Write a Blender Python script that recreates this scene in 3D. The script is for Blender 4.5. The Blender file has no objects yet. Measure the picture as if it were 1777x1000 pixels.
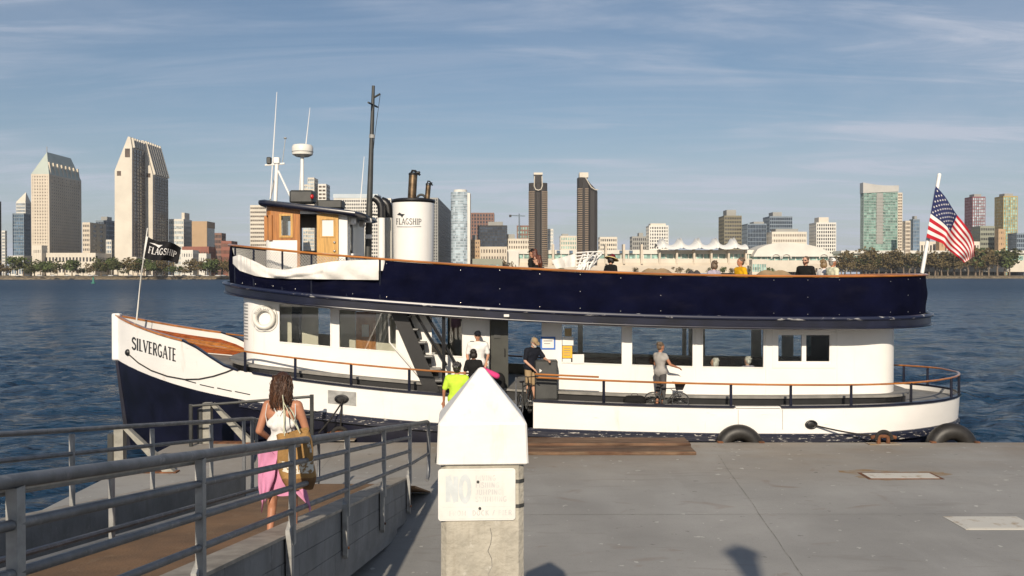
import bpy, math, random
import numpy as np
from mathutils import Vector, Matrix

random.seed(7)
PI = math.pi
SC = bpy.context.scene
COL = SC.collection

# ------------------------------------------------------------------ camera
F = 1700.0            # focal length in pixels of the 1777 px wide photograph
ZC = 5.0              # eye height above the water
PITCH = math.atan(24.0 / F)
CP, SP = math.cos(PITCH), math.sin(PITCH)
cam = bpy.data.cameras.new('camera')
cam.sensor_width = 36.0
cam.lens = 36.0 * F / 1777.0
cam.clip_start = 0.1
cam.clip_end = 20000
co = bpy.data.objects.new('camera', cam)
co.location = (0, 0, ZC)
co.rotation_euler = (PI / 2 - PITCH, 0, 0)
COL.objects.link(co)
SC.camera = co

# ------------------------------------------------------------------ sun and sky
SUN_EL = math.radians(24.6)
SUN_AZ = math.radians(5.5)          # comes from behind the camera, a little from the left
sdir = Vector((-math.sin(SUN_AZ) * math.cos(SUN_EL), -math.cos(SUN_AZ) * math.cos(SUN_EL), math.sin(SUN_EL)))
sl = bpy.data.lights.new('sun', 'SUN')
sl.energy = 5.0
sl.angle = math.radians(0.55)
sl.color = (1.0, 0.87, 0.70)
so = bpy.data.objects.new('sun', sl)
so.rotation_euler = sdir.to_track_quat('Z', 'Y').to_euler()
so.location = (-20, -60, 60)
COL.objects.link(so)

w = bpy.data.worlds.new('World')
SC.world = w
w.use_nodes = True
wn, wl = w.node_tree.nodes, w.node_tree.links
wn.clear()
out = wn.new('ShaderNodeOutputWorld')
bg = wn.new('ShaderNodeBackground')
bg.inputs['Strength'].default_value = 0.072
sky = wn.new('ShaderNodeTexSky')
sky.sky_type = 'NISHITA'
sky.sun_disc = False
sky.sun_elevation = SUN_EL
sky.sun_rotation = PI + SUN_AZ
sky.air_density = 1.0
sky.dust_density = 0.8
sky.ozone_density = 3.0
tc = wn.new('ShaderNodeTexCoord')
sep = wn.new('ShaderNodeSeparateXYZ')
wl.new(tc.outputs['Generated'], sep.inputs[0])
def wmath(op, a, b=None):
    n = wn.new('ShaderNodeMath'); n.operation = op
    for i, v in enumerate((a, b)):
        if v is None: continue
        if isinstance(v, (int, float)): n.inputs[i].default_value = v
        else: wl.new(v, n.inputs[i])
    return n.outputs[0]
zz = wmath('MAXIMUM', sep.outputs['Z'], 0.0)
den = wmath('ADD', zz, 0.10)
cmb = wn.new('ShaderNodeCombineXYZ')
wl.new(wmath('DIVIDE', sep.outputs['X'], den), cmb.inputs[0])
wl.new(wmath('DIVIDE', sep.outputs['Y'], den), cmb.inputs[1])
def wnoise(scale, rot, detail, rough, dist, loc=(0, 0, 0)):
    mp = wn.new('ShaderNodeMapping')
    mp.inputs['Scale'].default_value = scale
    mp.inputs['Rotation'].default_value = (0, 0, rot)
    mp.inputs['Location'].default_value = loc
    wl.new(cmb.outputs[0], mp.inputs[0])
    nz = wn.new('ShaderNodeTexNoise')
    nz.inputs['Scale'].default_value = 1.0
    nz.inputs['Detail'].default_value = detail
    nz.inputs['Roughness'].default_value = rough
    nz.inputs['Distortion'].default_value = dist
    wl.new(mp.outputs[0], nz.inputs['Vector'])
    return nz.outputs['Fac']
def wramp(v, lo, hi):
    m = wn.new('ShaderNodeMapRange'); m.interpolation_type = 'SMOOTHSTEP'
    m.inputs['From Min'].default_value = lo; m.inputs['From Max'].default_value = hi
    wl.new(v, m.inputs['Value'])
    return m.outputs[0]
broad = wramp(wnoise((0.50, 0.55, 1), 0.15, 5, 0.58, 0.5, (3.1, 1.7, 0)), 0.36, 0.68)
streak = wramp(wnoise((0.6, 2.6, 1), 0.14, 9, 0.68, 1.0, (0.4, 5.2, 0)), 0.42, 0.74)
haze_ = wmath('MULTIPLY', wmath('POWER', 2.718, wmath('MULTIPLY', zz, -11.0)), 0.62)
cirrus = wmath('ADD', wmath('MULTIPLY', broad, 0.30), wmath('MULTIPLY', wmath('MULTIPLY', streak, wmath('ADD', broad, 0.38)), 0.58))
cover = wmath('MINIMUM', wmath('ADD', haze_, cirrus), 0.85)
mix = wn.new('ShaderNodeMixRGB')
mix.inputs[2].default_value = (7.3, 7.9, 9.3, 1)
wl.new(cover, mix.inputs[0])
wl.new(sky.outputs[0], mix.inputs[1])
wl.new(mix.outputs[0], bg.inputs['Color'])
wl.new(bg.outputs[0], out.inputs[0])

SC.view_settings.view_transform = 'Standard'
SC.view_settings.look = 'None'
SC.view_settings.exposure = 0.0
SC.view_settings.gamma = 1.0
SC.view_settings.use_curve_mapping = False
SC.cycles.max_bounces = 8
SC.cycles.transparent_max_bounces = 12
SC.cycles.caustics_reflective = False
SC.cycles.caustics_refractive = False

# ------------------------------------------------------------------ helpers
def P(px, py, Y):
    """point at depth Y that the photograph shows at pixel px, py"""
    u = (px - 888.5) / F; v = (500 - py) / F
    dy = CP + v * SP
    t = Y / dy
    return Vector((u * t, Y, ZC + (-SP + v * CP) * t))

ORG = {}
BAKE = []

def tag(o, label=None, cat=None, group=None, kind=None):
    if label: o['label'] = label
    if cat: o['category'] = cat
    if group: o['group'] = group
    if kind: o['kind'] = kind
    return o

def thing(name, label, cat, loc=(0, 0, 0), group=None):
    o = bpy.data.objects.new(name, None)
    o.empty_display_size = 0.3
    o.location = loc
    COL.objects.link(o)
    ORG[o] = Vector(loc)
    return tag(o, label, cat, group)

def copy_tree(o, parent=None):
    c = o.copy(); COL.objects.link(c); c.parent = parent
    for ch in o.children: copy_tree(ch, c)
    return c

def lerp(a, b, t): return a + (b - a) * t

class MB:
    def __init__(self):
        self.v = []; self.f = []; self.m = []; self.s = []
    def add(self, vs, fs, mi=0, sm=False):
        b = len(self.v)
        self.v += [tuple(p) for p in vs]
        for f in fs:
            self.f.append(tuple(b + i for i in f)); self.m.append(mi); self.s.append(sm)
        return self
    def hexa(self, p, mi=0):
        """8 corners: bottom 4 counter-clockwise, top 4 likewise"""
        return self.add(p, [(3, 2, 1, 0), (4, 5, 6, 7), (0, 1, 5, 4), (1, 2, 6, 5), (2, 3, 7, 6), (3, 0, 4, 7)], mi)
    def box(self, x0, x1, y0, y1, z0, z1, mi=0):
        return self.hexa([(x0, y0, z0), (x1, y0, z0), (x1, y1, z0), (x0, y1, z0), (x0, y0, z1), (x1, y0, z1), (x1, y1, z1), (x0, y1, z1)], mi)
    def cbox(self, c, s, mi=0, rot=None, bev=0):
        hx, hy, hz = s[0] / 2, s[1] / 2, s[2] / 2
        c = Vector(c)
        if bev:
            pts = []; b = bev
            # chamfered box as stacked rings
            rings = [(hx - b, hy - b, -hz, 0), (hx, hy, -hz + b, b), (hx, hy, hz - b, b), (hx - b, hy - b, hz, 0)]
            vs = []
            for (rx, ry, z, cb) in rings:
                if cb: ring = [(-rx + b, -ry), (rx - b, -ry), (rx, -ry + b), (rx, ry - b), (rx - b, ry), (-rx + b, ry), (-rx, ry - b), (-rx, -ry + b)]
                else: ring = [(-rx, -ry), (rx, -ry), (rx, -ry), (rx, ry), (rx, ry), (-rx, ry), (-rx, ry), (-rx, -ry)]
                vs += [Vector((x, y, z)) for x, y in ring]
            fs = []
            for k in range(3):
                for i in range(8):
                    j = (i + 1) % 8
                    fs.append((k * 8 + i, k * 8 + j, (k + 1) * 8 + j, (k + 1) * 8 + i))
            fs.append(tuple(reversed(range(8)))); fs.append(tuple(range(24, 32)))
        else:
            vs = [Vector(q) for q in [(-hx, -hy, -hz), (hx, -hy, -hz), (hx, hy, -hz), (-hx, hy, -hz), (-hx, -hy, hz), (hx, -hy, hz), (hx, hy, hz), (-hx, hy, hz)]]
            fs = [(3, 2, 1, 0), (4, 5, 6, 7), (0, 1, 5, 4), (1, 2, 6, 5), (2, 3, 7, 6), (3, 0, 4, 7)]
        if rot is not None: vs = [rot @ q for q in vs]
        return self.add([c + q for q in vs], fs, mi)
    def loft(self, rings, closed=True, caps=True, mi=0, sm=True):
        n = len(rings[0]); vs = [p for r in rings for p in r]; fs = []
        for k in range(len(rings) - 1):
            for i in range(n if closed else n - 1):
                j = (i + 1) % n
                fs.append((k * n + i, k * n + j, (k + 1) * n + j, (k + 1) * n + i))
        self.add(vs, fs, mi, sm)
        if caps:
            self.add(rings[0], [tuple(reversed(range(n)))], mi, False)
            self.add(rings[-1], [tuple(range(n))], mi, False)
        return self
    def tube(self, pts, r, n=8, caps=True, mi=0, closed=False, flat=1.0):
        pts = [Vector(p) for p in pts]; m = len(pts)
        rr = r if isinstance(r, (list, tuple)) else [r] * m
        rings = []; prev = None
        for i, p in enumerate(pts):
            if closed: d = pts[(i + 1) % m] - pts[i - 1]
            elif i == 0: d = pts[1] - p
            elif i == m - 1: d = p - pts[i - 1]
            else: d = (pts[i + 1] - p).normalized() + (p - pts[i - 1]).normalized()
            if d.length < 1e-9: d = Vector((0, 0, 1))
            d.normalize()
            if prev is None:
                a = Vector((0, 0, 1)) if abs(d.z) < 0.9 else Vector((1, 0, 0))
                s = d.cross(a).normalized()
            else:
                s = (prev - d * prev.dot(d))
                if s.length < 1e-6: s = d.orthogonal()
                s.normalize()
            prev = s
            t = d.cross(s)
            rings.append([p + (s * math.cos(2 * PI * k / n) + t * math.sin(2 * PI * k / n) * flat) * rr[i] for k in range(n)])
        if closed: rings.append(rings[0]); caps = False
        return self.loft(rings, True, caps, mi, True)
    def cone(self, p, q, r1, r2, flat=1.0, n=12):
        """tapered capsule, section widest along x"""
        p, q = Vector(p), Vector(q)
        d = (q - p); L = d.length
        d = d / L if L > 1e-6 else Vector((0, 0, 1))
        a = Vector((1, 0, 0)) if abs(d.x) < 0.8 else Vector((0, 1, 0))
        s = (a - d * a.dot(d)).normalized(); t = d.cross(s)
        rings = []
        for k in range(1, 5):
            an = PI / 2 * k / 4.0
            rings.append((p - d * r1 * math.cos(an) * min(1, flat + .1), r1 * math.sin(an)))
        for k in range(0, 4):
            an = PI / 2 * k / 4.0
            rings.append((q + d * r2 * math.sin(an) * min(1, flat + .1), r2 * math.cos(an)))
        R = [[c + (s * math.cos(2 * PI * k / n) + t * math.sin(2 * PI * k / n) * flat) * r for k in range(n)] for c, r in rings]
        return self.loft(R, True, True, 0, True)
    def ell(self, c, r, n=12, m=8, mi=0):
        c = Vector(c)
        if isinstance(r, (int, float)): r = (r, r, r)
        rings = []
        for k in range(1, m):
            a = -PI / 2 + PI * k / m
            rings.append([c + Vector((r[0] * math.cos(a) * math.cos(2 * PI * i / n), r[1] * math.cos(a) * math.sin(2 * PI * i / n), r[2] * math.sin(a))) for i in range(n)])
        vs = [p for q in rings for p in q]; fs = []
        for k in range(m - 2):
            for i in range(n):
                j = (i + 1) % n
                fs.append((k * n + i, k * n + j, (k + 1) * n + j, (k + 1) * n + i))
        b = len(vs); vs += [c - Vector((0, 0, r[2])), c + Vector((0, 0, r[2]))]
        for i in range(n):
            j = (i + 1) % n
            fs.append((j, i, b)); fs.append(((m - 2) * n + i, (m - 2) * n + j, b + 1))
        return self.add(vs, fs, mi, True)
    def lathe(self, prof, c=(0, 0, 0), n=24, mi=0, caps=True, axis='z'):
        c = Vector(c); rings = []
        for r, z in prof:
            ring = []
            for i in range(n):
                a = 2 * PI * i / n
                q = (r * math.cos(a), r * math.sin(a), z)
                if axis == 'y': q = (q[0], z, q[1])
                elif axis == 'x': q = (z, q[0], q[1])
                ring.append(c + Vector(q))
            rings.append(ring)
        return self.loft(rings, True, caps, mi, True)
    def torus(self, c, R, r, axis='y', n=28, m=10, a0=0, a1=2 * PI, sc=1.0):
        c = Vector(c); pts = []
        full = abs(a1 - a0) > 6.2
        k = n if full else n + 1
        for i in range(k):
            a = a0 + (a1 - a0) * i / n
            q = (R * math.cos(a), R * math.sin(a))
            pts.append(c + Vector({'y': (q[0], 0, q[1]), 'x': (0, q[0], q[1]), 'z': (q[0], q[1], 0)}[axis]))
        return self.tube(pts, r, m, True, 0, full)
    def prism(self, poly, d, mi=0):
        """polygon of 3-D points pushed along d"""
        n = len(poly); d = Vector(d); poly = [Vector(p) for p in poly]
        vs = poly + [p + d for p in poly]
        fs = [tuple(reversed(range(n))), tuple(range(n, 2 * n))] + [(i, (i + 1) % n, n + (i + 1) % n, n + i) for i in range(n)]
        return self.add(vs, fs, mi)
    def grid(self, fn, nu, nv, mi=0, sm=True, mfn=None):
        vs = [fn(i / nu, j / nv) for j in range(nv + 1) for i in range(nu + 1)]
        b = len(self.v); self.v += [tuple(p) for p in vs]
        for j in range(nv):
            for i in range(nu):
                q = j * (nu + 1) + i
                self.f.append((b + q, b + q + 1, b + q + nu + 2, b + q + nu + 1))
                self.m.append(mfn((i + .5) / nu, (j + .5) / nv) if mfn else mi); self.s.append(sm)
        return self
    def build(self, name, mat, parent=None, sharp=40, fix=True):
        org = ORG.get(parent, Vector((0, 0, 0))) if parent is not None else Vector((0, 0, 0))
        me = bpy.data.meshes.new(name)
        v = [(p[0] - org.x, p[1] - org.y, p[2] - org.z) for p in self.v]
        me.from_pydata(v, [], self.f)
        for x in (mat if isinstance(mat, (list, tuple)) else [mat]): me.materials.append(x)
        me.polygons.foreach_set('material_index', self.m)
        me.polygons.foreach_set('use_smooth', self.s)
        me.update()
        if fix:
            import bmesh
            bm = bmesh.new(); bm.from_mesh(me)
            bmesh.ops.recalc_face_normals(bm, faces=bm.faces)
            bm.to_mesh(me); bm.free()
        if any(self.s):
            me.set_sharp_from_angle(angle=math.radians(sharp))
        o = bpy.data.objects.new(name, me)
        COL.objects.link(o)
        if parent is not None:
            o.parent = parent
            ORG[o] = org
        return o

def top(mb, name, mat, label, cat, group=None, kind=None, **k):
    return tag(mb.build(name, mat, None, **k), label, cat, group, kind)

def flesh(mb, name, mat, parent, vox=0.02, it=3):
    o = mb.build(name, mat, parent)
    m = o.modifiers.new('r', 'REMESH'); m.mode = 'VOXEL'; m.voxel_size = vox; m.use_smooth_shade = True
    if it:
        s = o.modifiers.new('s', 'SMOOTH'); s.iterations = it; s.factor = 0.5
    BAKE.append(o)
    return o

# ------------------------------------------------------------------ materials
def srgb(r, g, b):
    f = lambda c: (c / 255.0 / 12.92) if c / 255.0 <= 0.04045 else ((c / 255.0 + 0.055) / 1.055) ** 2.4
    return (f(r), f(g), f(b))

def mat(name, col, rough=0.55, metal=0.0, var=0.12, scale=3.0, bump=0.0, bscale=None, spec=0.5, stretch=(1, 1, 1), col2=None, thresh=None, coat=0.0, det=5, stains=()):
    m = bpy.data.materials.new(name); m.use_nodes = True
    n, l = m.node_tree.nodes, m.node_tree.links
    b = n['Principled BSDF']
    b.inputs['Roughness'].default_value = rough
    b.inputs['Metallic'].default_value = metal
    b.inputs['Specular IOR Level'].default_value = spec
    b.inputs['Coat Weight'].default_value = coat
    t = n.new('ShaderNodeTexCoord'); mp = n.new('ShaderNodeMapping')
    mp.inputs['Scale'].default_value = stretch
    l.new(t.outputs['Object'], mp.inputs[0])
    nz = n.new('ShaderNodeTexNoise'); nz.inputs['Scale'].default_value = scale; nz.inputs['Detail'].default_value = det
    nz.inputs['Roughness'].default_value = 0.6
    l.new(mp.outputs[0], nz.inputs['Vector'])
    mr = n.new('ShaderNodeMapRange')
    lo, hi = thresh if thresh else (0.3, 0.7)
    mr.inputs['From Min'].default_value = lo; mr.inputs['From Max'].default_value = hi
    l.new(nz.outputs['Fac'], mr.inputs['Value'])
    mx = n.new('ShaderNodeMixRGB')
    c2 = col2 if col2 else tuple(c * (1 - 2 * var) for c in col)
    mx.inputs[1].default_value = (*(col if col2 else tuple(min(1, c * (1 + var * .6)) for c in col)), 1)
    mx.inputs[2].default_value = (*c2, 1)
    l.new(mr.outputs[0], mx.inputs[0]); cur = mx.outputs[0]
    for (scol, ssc, sst, slo, shi, amt) in stains:
        m3 = n.new('ShaderNodeMapping'); m3.inputs['Scale'].default_value = sst; m3.inputs['Location'].default_value = (ssc, 2.3 * ssc, 1.1)
        l.new(t.outputs['Object'], m3.inputs[0])
        n3 = n.new('ShaderNodeTexNoise'); n3.inputs['Scale'].default_value = ssc; n3.inputs['Detail'].default_value = 8; n3.inputs['Roughness'].default_value = 0.65
        l.new(m3.outputs[0], n3.inputs['Vector'])
        r3 = n.new('ShaderNodeMapRange'); r3.inputs['From Min'].default_value = slo; r3.inputs['From Max'].default_value = shi; r3.inputs['To Max'].default_value = amt
        l.new(n3.outputs['Fac'], r3.inputs['Value'])
        x3 = n.new('ShaderNodeMixRGB'); l.new(r3.outputs[0], x3.inputs[0]); l.new(cur, x3.inputs[1]); x3.inputs[2].default_value = (*scol, 1); cur = x3.outputs[0]
    l.new(cur, b.inputs['Base Color'])
    if bump:
        n2 = n.new('ShaderNodeTexNoise'); n2.inputs['Scale'].default_value = bscale or scale * 4; n2.inputs['Detail'].default_value = 4
        l.new(mp.outputs[0], n2.inputs['Vector'])
        bp = n.new('ShaderNodeBump'); bp.inputs['Strength'].default_value = bump; bp.inputs['Distance'].default_value = 0.02
        l.new(n2.outputs['Fac'], bp.inputs['Height']); l.new(bp.outputs[0], b.inputs['Normal'])
    return m

def glass(name, tint=(0.95, 0.97, 0.96), refl=0.9, rough=0.02, base=0.05):
    m = bpy.data.materials.new(name); m.use_nodes = True
    n, l = m.node_tree.nodes, m.node_tree.links
    n.remove(n['Principled BSDF'])
    o = n['Material Output']
    tr = n.new('ShaderNodeBsdfTransparent'); tr.inputs[0].default_value = (*tint, 1)
    gl = n.new('ShaderNodeBsdfGlossy'); gl.inputs['Roughness'].default_value = rough; gl.inputs[0].default_value = (refl, refl, refl, 1)
    fr = n.new('ShaderNodeFresnel'); fr.inputs[0].default_value = 1.45
    ad = n.new('ShaderNodeMath'); ad.operation = 'ADD'; ad.inputs[1].default_value = base
    mx = n.new('ShaderNodeMixShader')
    l.new(fr.outputs[0], ad.inputs[0]); l.new(ad.outputs[0], mx.inputs[0]); l.new(tr.outputs[0], mx.inputs[1]); l.new(gl.outputs[0], mx.inputs[2]); l.new(mx.outputs[0], o.inputs[0])
    return m

M = {}
M['white'] = mat('white_paint', (0.80, 0.785, 0.75), 0.35, var=0.03, scale=1.2, bump=0.06, bscale=4, stains=[((.55, .47, .36), 1.4, (3, 3, .25), .60, .82, .4)])
M['hullwhite'] = mat('white_hull_paint', (0.80, 0.785, 0.755), 0.32, var=0.035, scale=0.9, bump=0.10, bscale=2.2, stretch=(1, 1, 2.5), stains=[((.42, .30, .18), 1.6, (2.2, 2.2, .35), .60, .80, .45), ((.50, .49, .46), 5.0, (.5, 1, 1.6), .64, .72, .5)])
M['cream'] = mat('cream_plastic', (0.72, 0.70, 0.64), 0.4, var=0.05)
M['navy'] = mat('navy_paint', (0.008, 0.010, 0.026), 0.30, var=0.3, scale=2, bump=0.08, bscale=5)
M['strake'] = mat('chipped_navy_strake', (0.009, 0.011, 0.024), 0.45, scale=11, col2=(0.36, 0.34, 0.31), thresh=(0.585, 0.63), bump=0.3, bscale=9, stretch=(0.5, 1, 2.2), det=8)
M['hullnavy'] = mat('navy_hull_paint', (0.006, 0.007, 0.020), 0.38, var=0.35, scale=1.6, bump=0.12, bscale=4)
M['canvas'] = mat('navy_canvas', (0.0034, 0.0044, 0.018), 0.9, var=0.25, scale=1.3, bump=0.8, bscale=3.5, spec=0.05, stains=[((.010, .010, .021), 2.0, (.5, .5, 1.6), .52, .75, .6)])
M['teak'] = mat('varnished_wood', (0.46, 0.17, 0.035), 0.28, var=0.25, scale=2.5, stretch=(0.3, 6, 6), coat=0.4, bump=0.05)
M['mahog'] = mat('red_brown_planks', (0.36, 0.085, 0.014), 0.3, var=0.3, scale=2.2, stretch=(0.25, 5, 9), coat=0.3, bump=0.06)
M['oak'] = mat('golden_oak', (0.58, 0.32, 0.075), 0.4, var=0.2, scale=3, stretch=(7, 7, 0.6), bump=0.05)
M['oakred'] = mat('reddish_oak', (0.42, 0.16, 0.03), 0.35, var=0.22, scale=3, stretch=(7, 7, 0.6), bump=0.05)
M['intwood'] = mat('dark_cabin_wood', (0.10, 0.05, 0.025), 0.5, var=0.25, scale=3)
M['intdark'] = mat('cabin_lining', (0.44, 0.41, 0.34), 0.6, var=0.2, scale=2)
M['intfloor'] = mat('cabin_floor', (0.14, 0.12, 0.10), 0.5, var=0.2)
M['deckgrey'] = mat('deck_paint', (0.24, 0.23, 0.21), 0.6, var=0.18, scale=3, bump=0.1)
M['blk'] = mat('black_paint', (0.012, 0.012, 0.013), 0.4, var=0.2)
M['dgrey'] = mat('dark_grey_paint', (0.045, 0.047, 0.045), 0.5, var=0.2)
M['olive'] = mat('dark_olive_door', (0.04, 0.042, 0.035), 0.45, var=0.15)
M['rubber'] = mat('tyre_rubber', (0.022, 0.020, 0.018), 0.5, var=0.3, scale=4, bump=0.15)
M['steel'] = mat('exhaust_steel', (0.20, 0.14, 0.085), 0.42, metal=0.85, var=0.35, scale=6)
M['galv'] = mat('galvanised_pipe', (0.20, 0.205, 0.212), 0.5, metal=0.3, var=0.2, scale=5, bump=0.15, stains=[((.34, .34, .33), 9, (1, 1, 1), .58, .68, .6), ((.13, .10, .08), 6, (1, .3, 1), .62, .75, .5)])
M['galvl'] = mat('galvanised_post', (0.37, 0.37, 0.355), 0.55, metal=0.15, var=0.18, scale=7, bump=0.12, stains=[((.16, .11, .07), 7, (1, 1, .3), .62, .74, .6)])
M['chrome'] = mat('stainless', (0.55, 0.55, 0.53), 0.3, metal=0.9, var=0.1)
M['rust'] = mat('rusted_iron', (0.19, 0.075, 0.030), 0.85, var=0.4, scale=5, bump=0.5)
M['rope'] = mat('dark_rope', (0.025, 0.022, 0.02), 0.9, var=0.3, scale=30)
M['paper'] = mat('paper', (0.75, 0.74, 0.70), 0.7, var=0.03)
M['yellow'] = mat('yellow_notice', (0.75, 0.42, 0.02), 0.6, var=0.05)
M['bluep'] = mat('blue_frame', (0.05, 0.16, 0.50), 0.5, var=0.05)
M['beigep'] = mat('beige_notice', (0.40, 0.30, 0.15), 0.6, var=0.2)
M['redl'] = mat('red_lens', (0.45, 0.01, 0.01), 0.2, var=0.1)
M['flagred'] = mat('flag_red', (0.42, 0.018, 0.03), 0.75, var=0.06, spec=0.2)
M['flagwhite'] = mat('flag_white', (0.70, 0.68, 0.66), 0.75, var=0.03, spec=0.2)
M['flagblue'] = mat('flag_blue', (0.022, 0.03, 0.10), 0.75, var=0.06, spec=0.2)
M['flagblack'] = mat('flag_black', (0.012, 0.012, 0.014), 0.7, var=0.1, spec=0.2)
M['tarp'] = mat('white_tarpaulin', (0.74, 0.72, 0.68), 0.7, var=0.07, scale=2, bump=0.8, bscale=7, stains=[((.45, .40, .32), 2.5, (1, 1, .6), .58, .75, .35)])
M['net'] = mat('net_wire', (0.50, 0.49, 0.46), 0.5, var=0.05)
M['ink'] = mat('black_lettering', (0.035, 0.037, 0.04), 0.5, var=0.1)
M['inkgrey'] = mat('grey_lettering', (0.22, 0.22, 0.22), 0.5, var=0.1)
M['pane'] = glass('window_pane')
M['paneg'] = glass('screened_pane', (0.30, 0.33, 0.31), 0.7, 0.05)
M['panew'] = mat('white_blind', (0.74, 0.73, 0.70), 0.3, var=0.03)

# ------------------------------------------------------------------ stroke lettering
def arc(cx, cy, rx, ry, a0, a1, n=10):
    return [(cx + rx * math.cos(math.radians(a0 + (a1 - a0) * i / n)), cy + ry * math.sin(math.radians(a0 + (a1 - a0) * i / n))) for i in range(n + 1)]
T_, H_ = 1.0, 0.5     # thick and thin strokes
SER = lambda x, y: ([(x - .12, y), (x + .12, y)], .45)
GL = {
 'S': (.56, [(arc(.29, .74, .24, .24, 20, 200, 8) + arc(.27, .26, .25, .25, 70, -160, 10), .9)], []),
 'I': (.24, [([(.12, 0), (.12, 1)], T_)], [(.12, 0), (.12, 1)]),
 'L': (.52, [([(.12, 0), (.12, 1)], T_), ([(.12, .04), (.5, .04)], H_)], [(.12, 1), (.12, 0)]),
 'V': (.66, [([(.04, 1), (.33, 0)], T_), ([(.33, 0), (.62, 1)], H_)], [(.06, 1), (.6, 1)]),
 'E': (.54, [([(.12, 0), (.12, 1)], T_), ([(.12, .96), (.5, .96)], H_), ([(.12, .52), (.44, .52)], H_), ([(.12, .04), (.52, .04)], H_)], [(.1, 0), (.1, 1)]),
 'R': (.62, [([(.12, 0), (.12, 1)], T_), ([(.12, .96)] + arc(.32, .73, .22, .23, 90, -90, 8) + [(.12, .5)], .7), ([(.3, .5), (.6, 0)], .9)], [(.12, 0), (.12, 1)]),
 'G': (.68, [(arc(.36, .5, .3, .48, 50, 310, 14), .8), ([(.58, .1), (.58, .42), (.4, .42)], .8)], []),
 'A': (.68, [([(.03, 0), (.34, 1)], H_), ([(.34, 1), (.64, 0)], T_), ([(.14, .34), (.54, .34)], H_)], [(.05, 0), (.63, 0)]),
 'T': (.60, [([(.3, 0), (.3, 1)], T_), ([(.02, .96), (.58, .96)], H_)], [(.3, 0)]),
 'F': (.52, [([(.12, 0), (.12, 1)], T_), ([(.12, .96), (.5, .96)], H_), ([(.12, .52), (.42, .52)], H_)], [(.12, 0), (.12, 1)]),
 'H': (.68, [([(.12, 0), (.12, 1)], T_), ([(.56, 0), (.56, 1)], T_), ([(.12, .5), (.56, .5)], H_)], [(.12, 0), (.12, 1), (.56, 0), (.56, 1)]),
 'P': (.58, [([(.12, 0), (.12, 1)], T_), ([(.12, .96)] + arc(.32, .73, .22, .23, 90, -90, 8) + [(.12, .5)], .7)], [(.12, 0), (.12, 1)]),
 'N': (.68, [([(.1, 0), (.1, 1)], T_), ([(.1, 1), (.58, 0)], T_), ([(.58, 0), (.58, 1)], T_)], [(.1, 1), (.58, 1)]),
 'O': (.68, [(arc(.34, .5, .28, .46, 0, 360, 18), .85)], []),
 'D': (.64, [([(.12, 0), (.12, 1)], T_), ([(.12, .96)] + arc(.26, .5, .32, .46, 90, -90, 10) + [(.12, .04)], .8)], []),
 'J': (.46, [([(.36, 1), (.36, .22)] + arc(.2, .22, .16, .2, 0, -170, 6), .9)], []),
 'U': (.66, [([(.1, 1), (.1, .28)] + arc(.33, .28, .23, .26, 180, 360, 8) + [(.56, 1)], .9)], []),
 'M': (.82, [([(.1, 0), (.1, 1), (.41, .2), (.72, 1), (.72, 0)], .9)], []),
 'W': (.92, [([(.04, 1), (.25, 0), (.46, .85), (.67, 0), (.88, 1)], .9)], []),
 'C': (.62, [(arc(.35, .5, .28, .46, 50, 310, 14), .85)], []),
 'K': (.62, [([(.12, 0), (.12, 1)], T_), ([(.58, 1), (.12, .42)], .7), ([(.26, .58), (.6, 0)], .9)], []),
 '/': (.44, [([(.05, 0), (.39, 1)], .8)], []),
 ' ': (.34, [], []),
}
def text_width(s, gap=.12):
    return sum(GL[c][0] + gap for c in s) - gap

def letters(mb, s, fn, weight=.17, gap=.12, serif=True, mi=0):
    """ribbon letters; fn(u, v, lift) maps text units (height 1) to a point"""
    x = 0.0; k = 0
    for c in s:
        wd, strokes, sers = GL[c]
        allst = list(strokes) + ([SER(a, b + (.02 if b == 0 else -.02)) for a, b in sers] if serif else [])
        for pts, wt in allst:
            k += 1; lift = 0.35 + (k % 7) * .12
            h = weight * wt / 2
            q = []
            for i, (a, b) in enumerate(pts):
                a0, b0 = pts[max(0, i - 1)]; a1, b1 = pts[min(len(pts) - 1, i + 1)]
                dx, dy = a1 - a0, b1 - b0; L = math.hypot(dx, dy) or 1
                nx, ny = -dy / L * h, dx / L * h
                q.append((fn(x + a + nx, b + ny, lift), fn(x + a - nx, b - ny, lift)))
            vs = [p for pr in q for p in pr]
            mb.add(vs, [(2 * i, 2 * i + 1, 2 * i + 3, 2 * i + 2) for i in range(len(q) - 1)], mi)
        x += wd + gap

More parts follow.
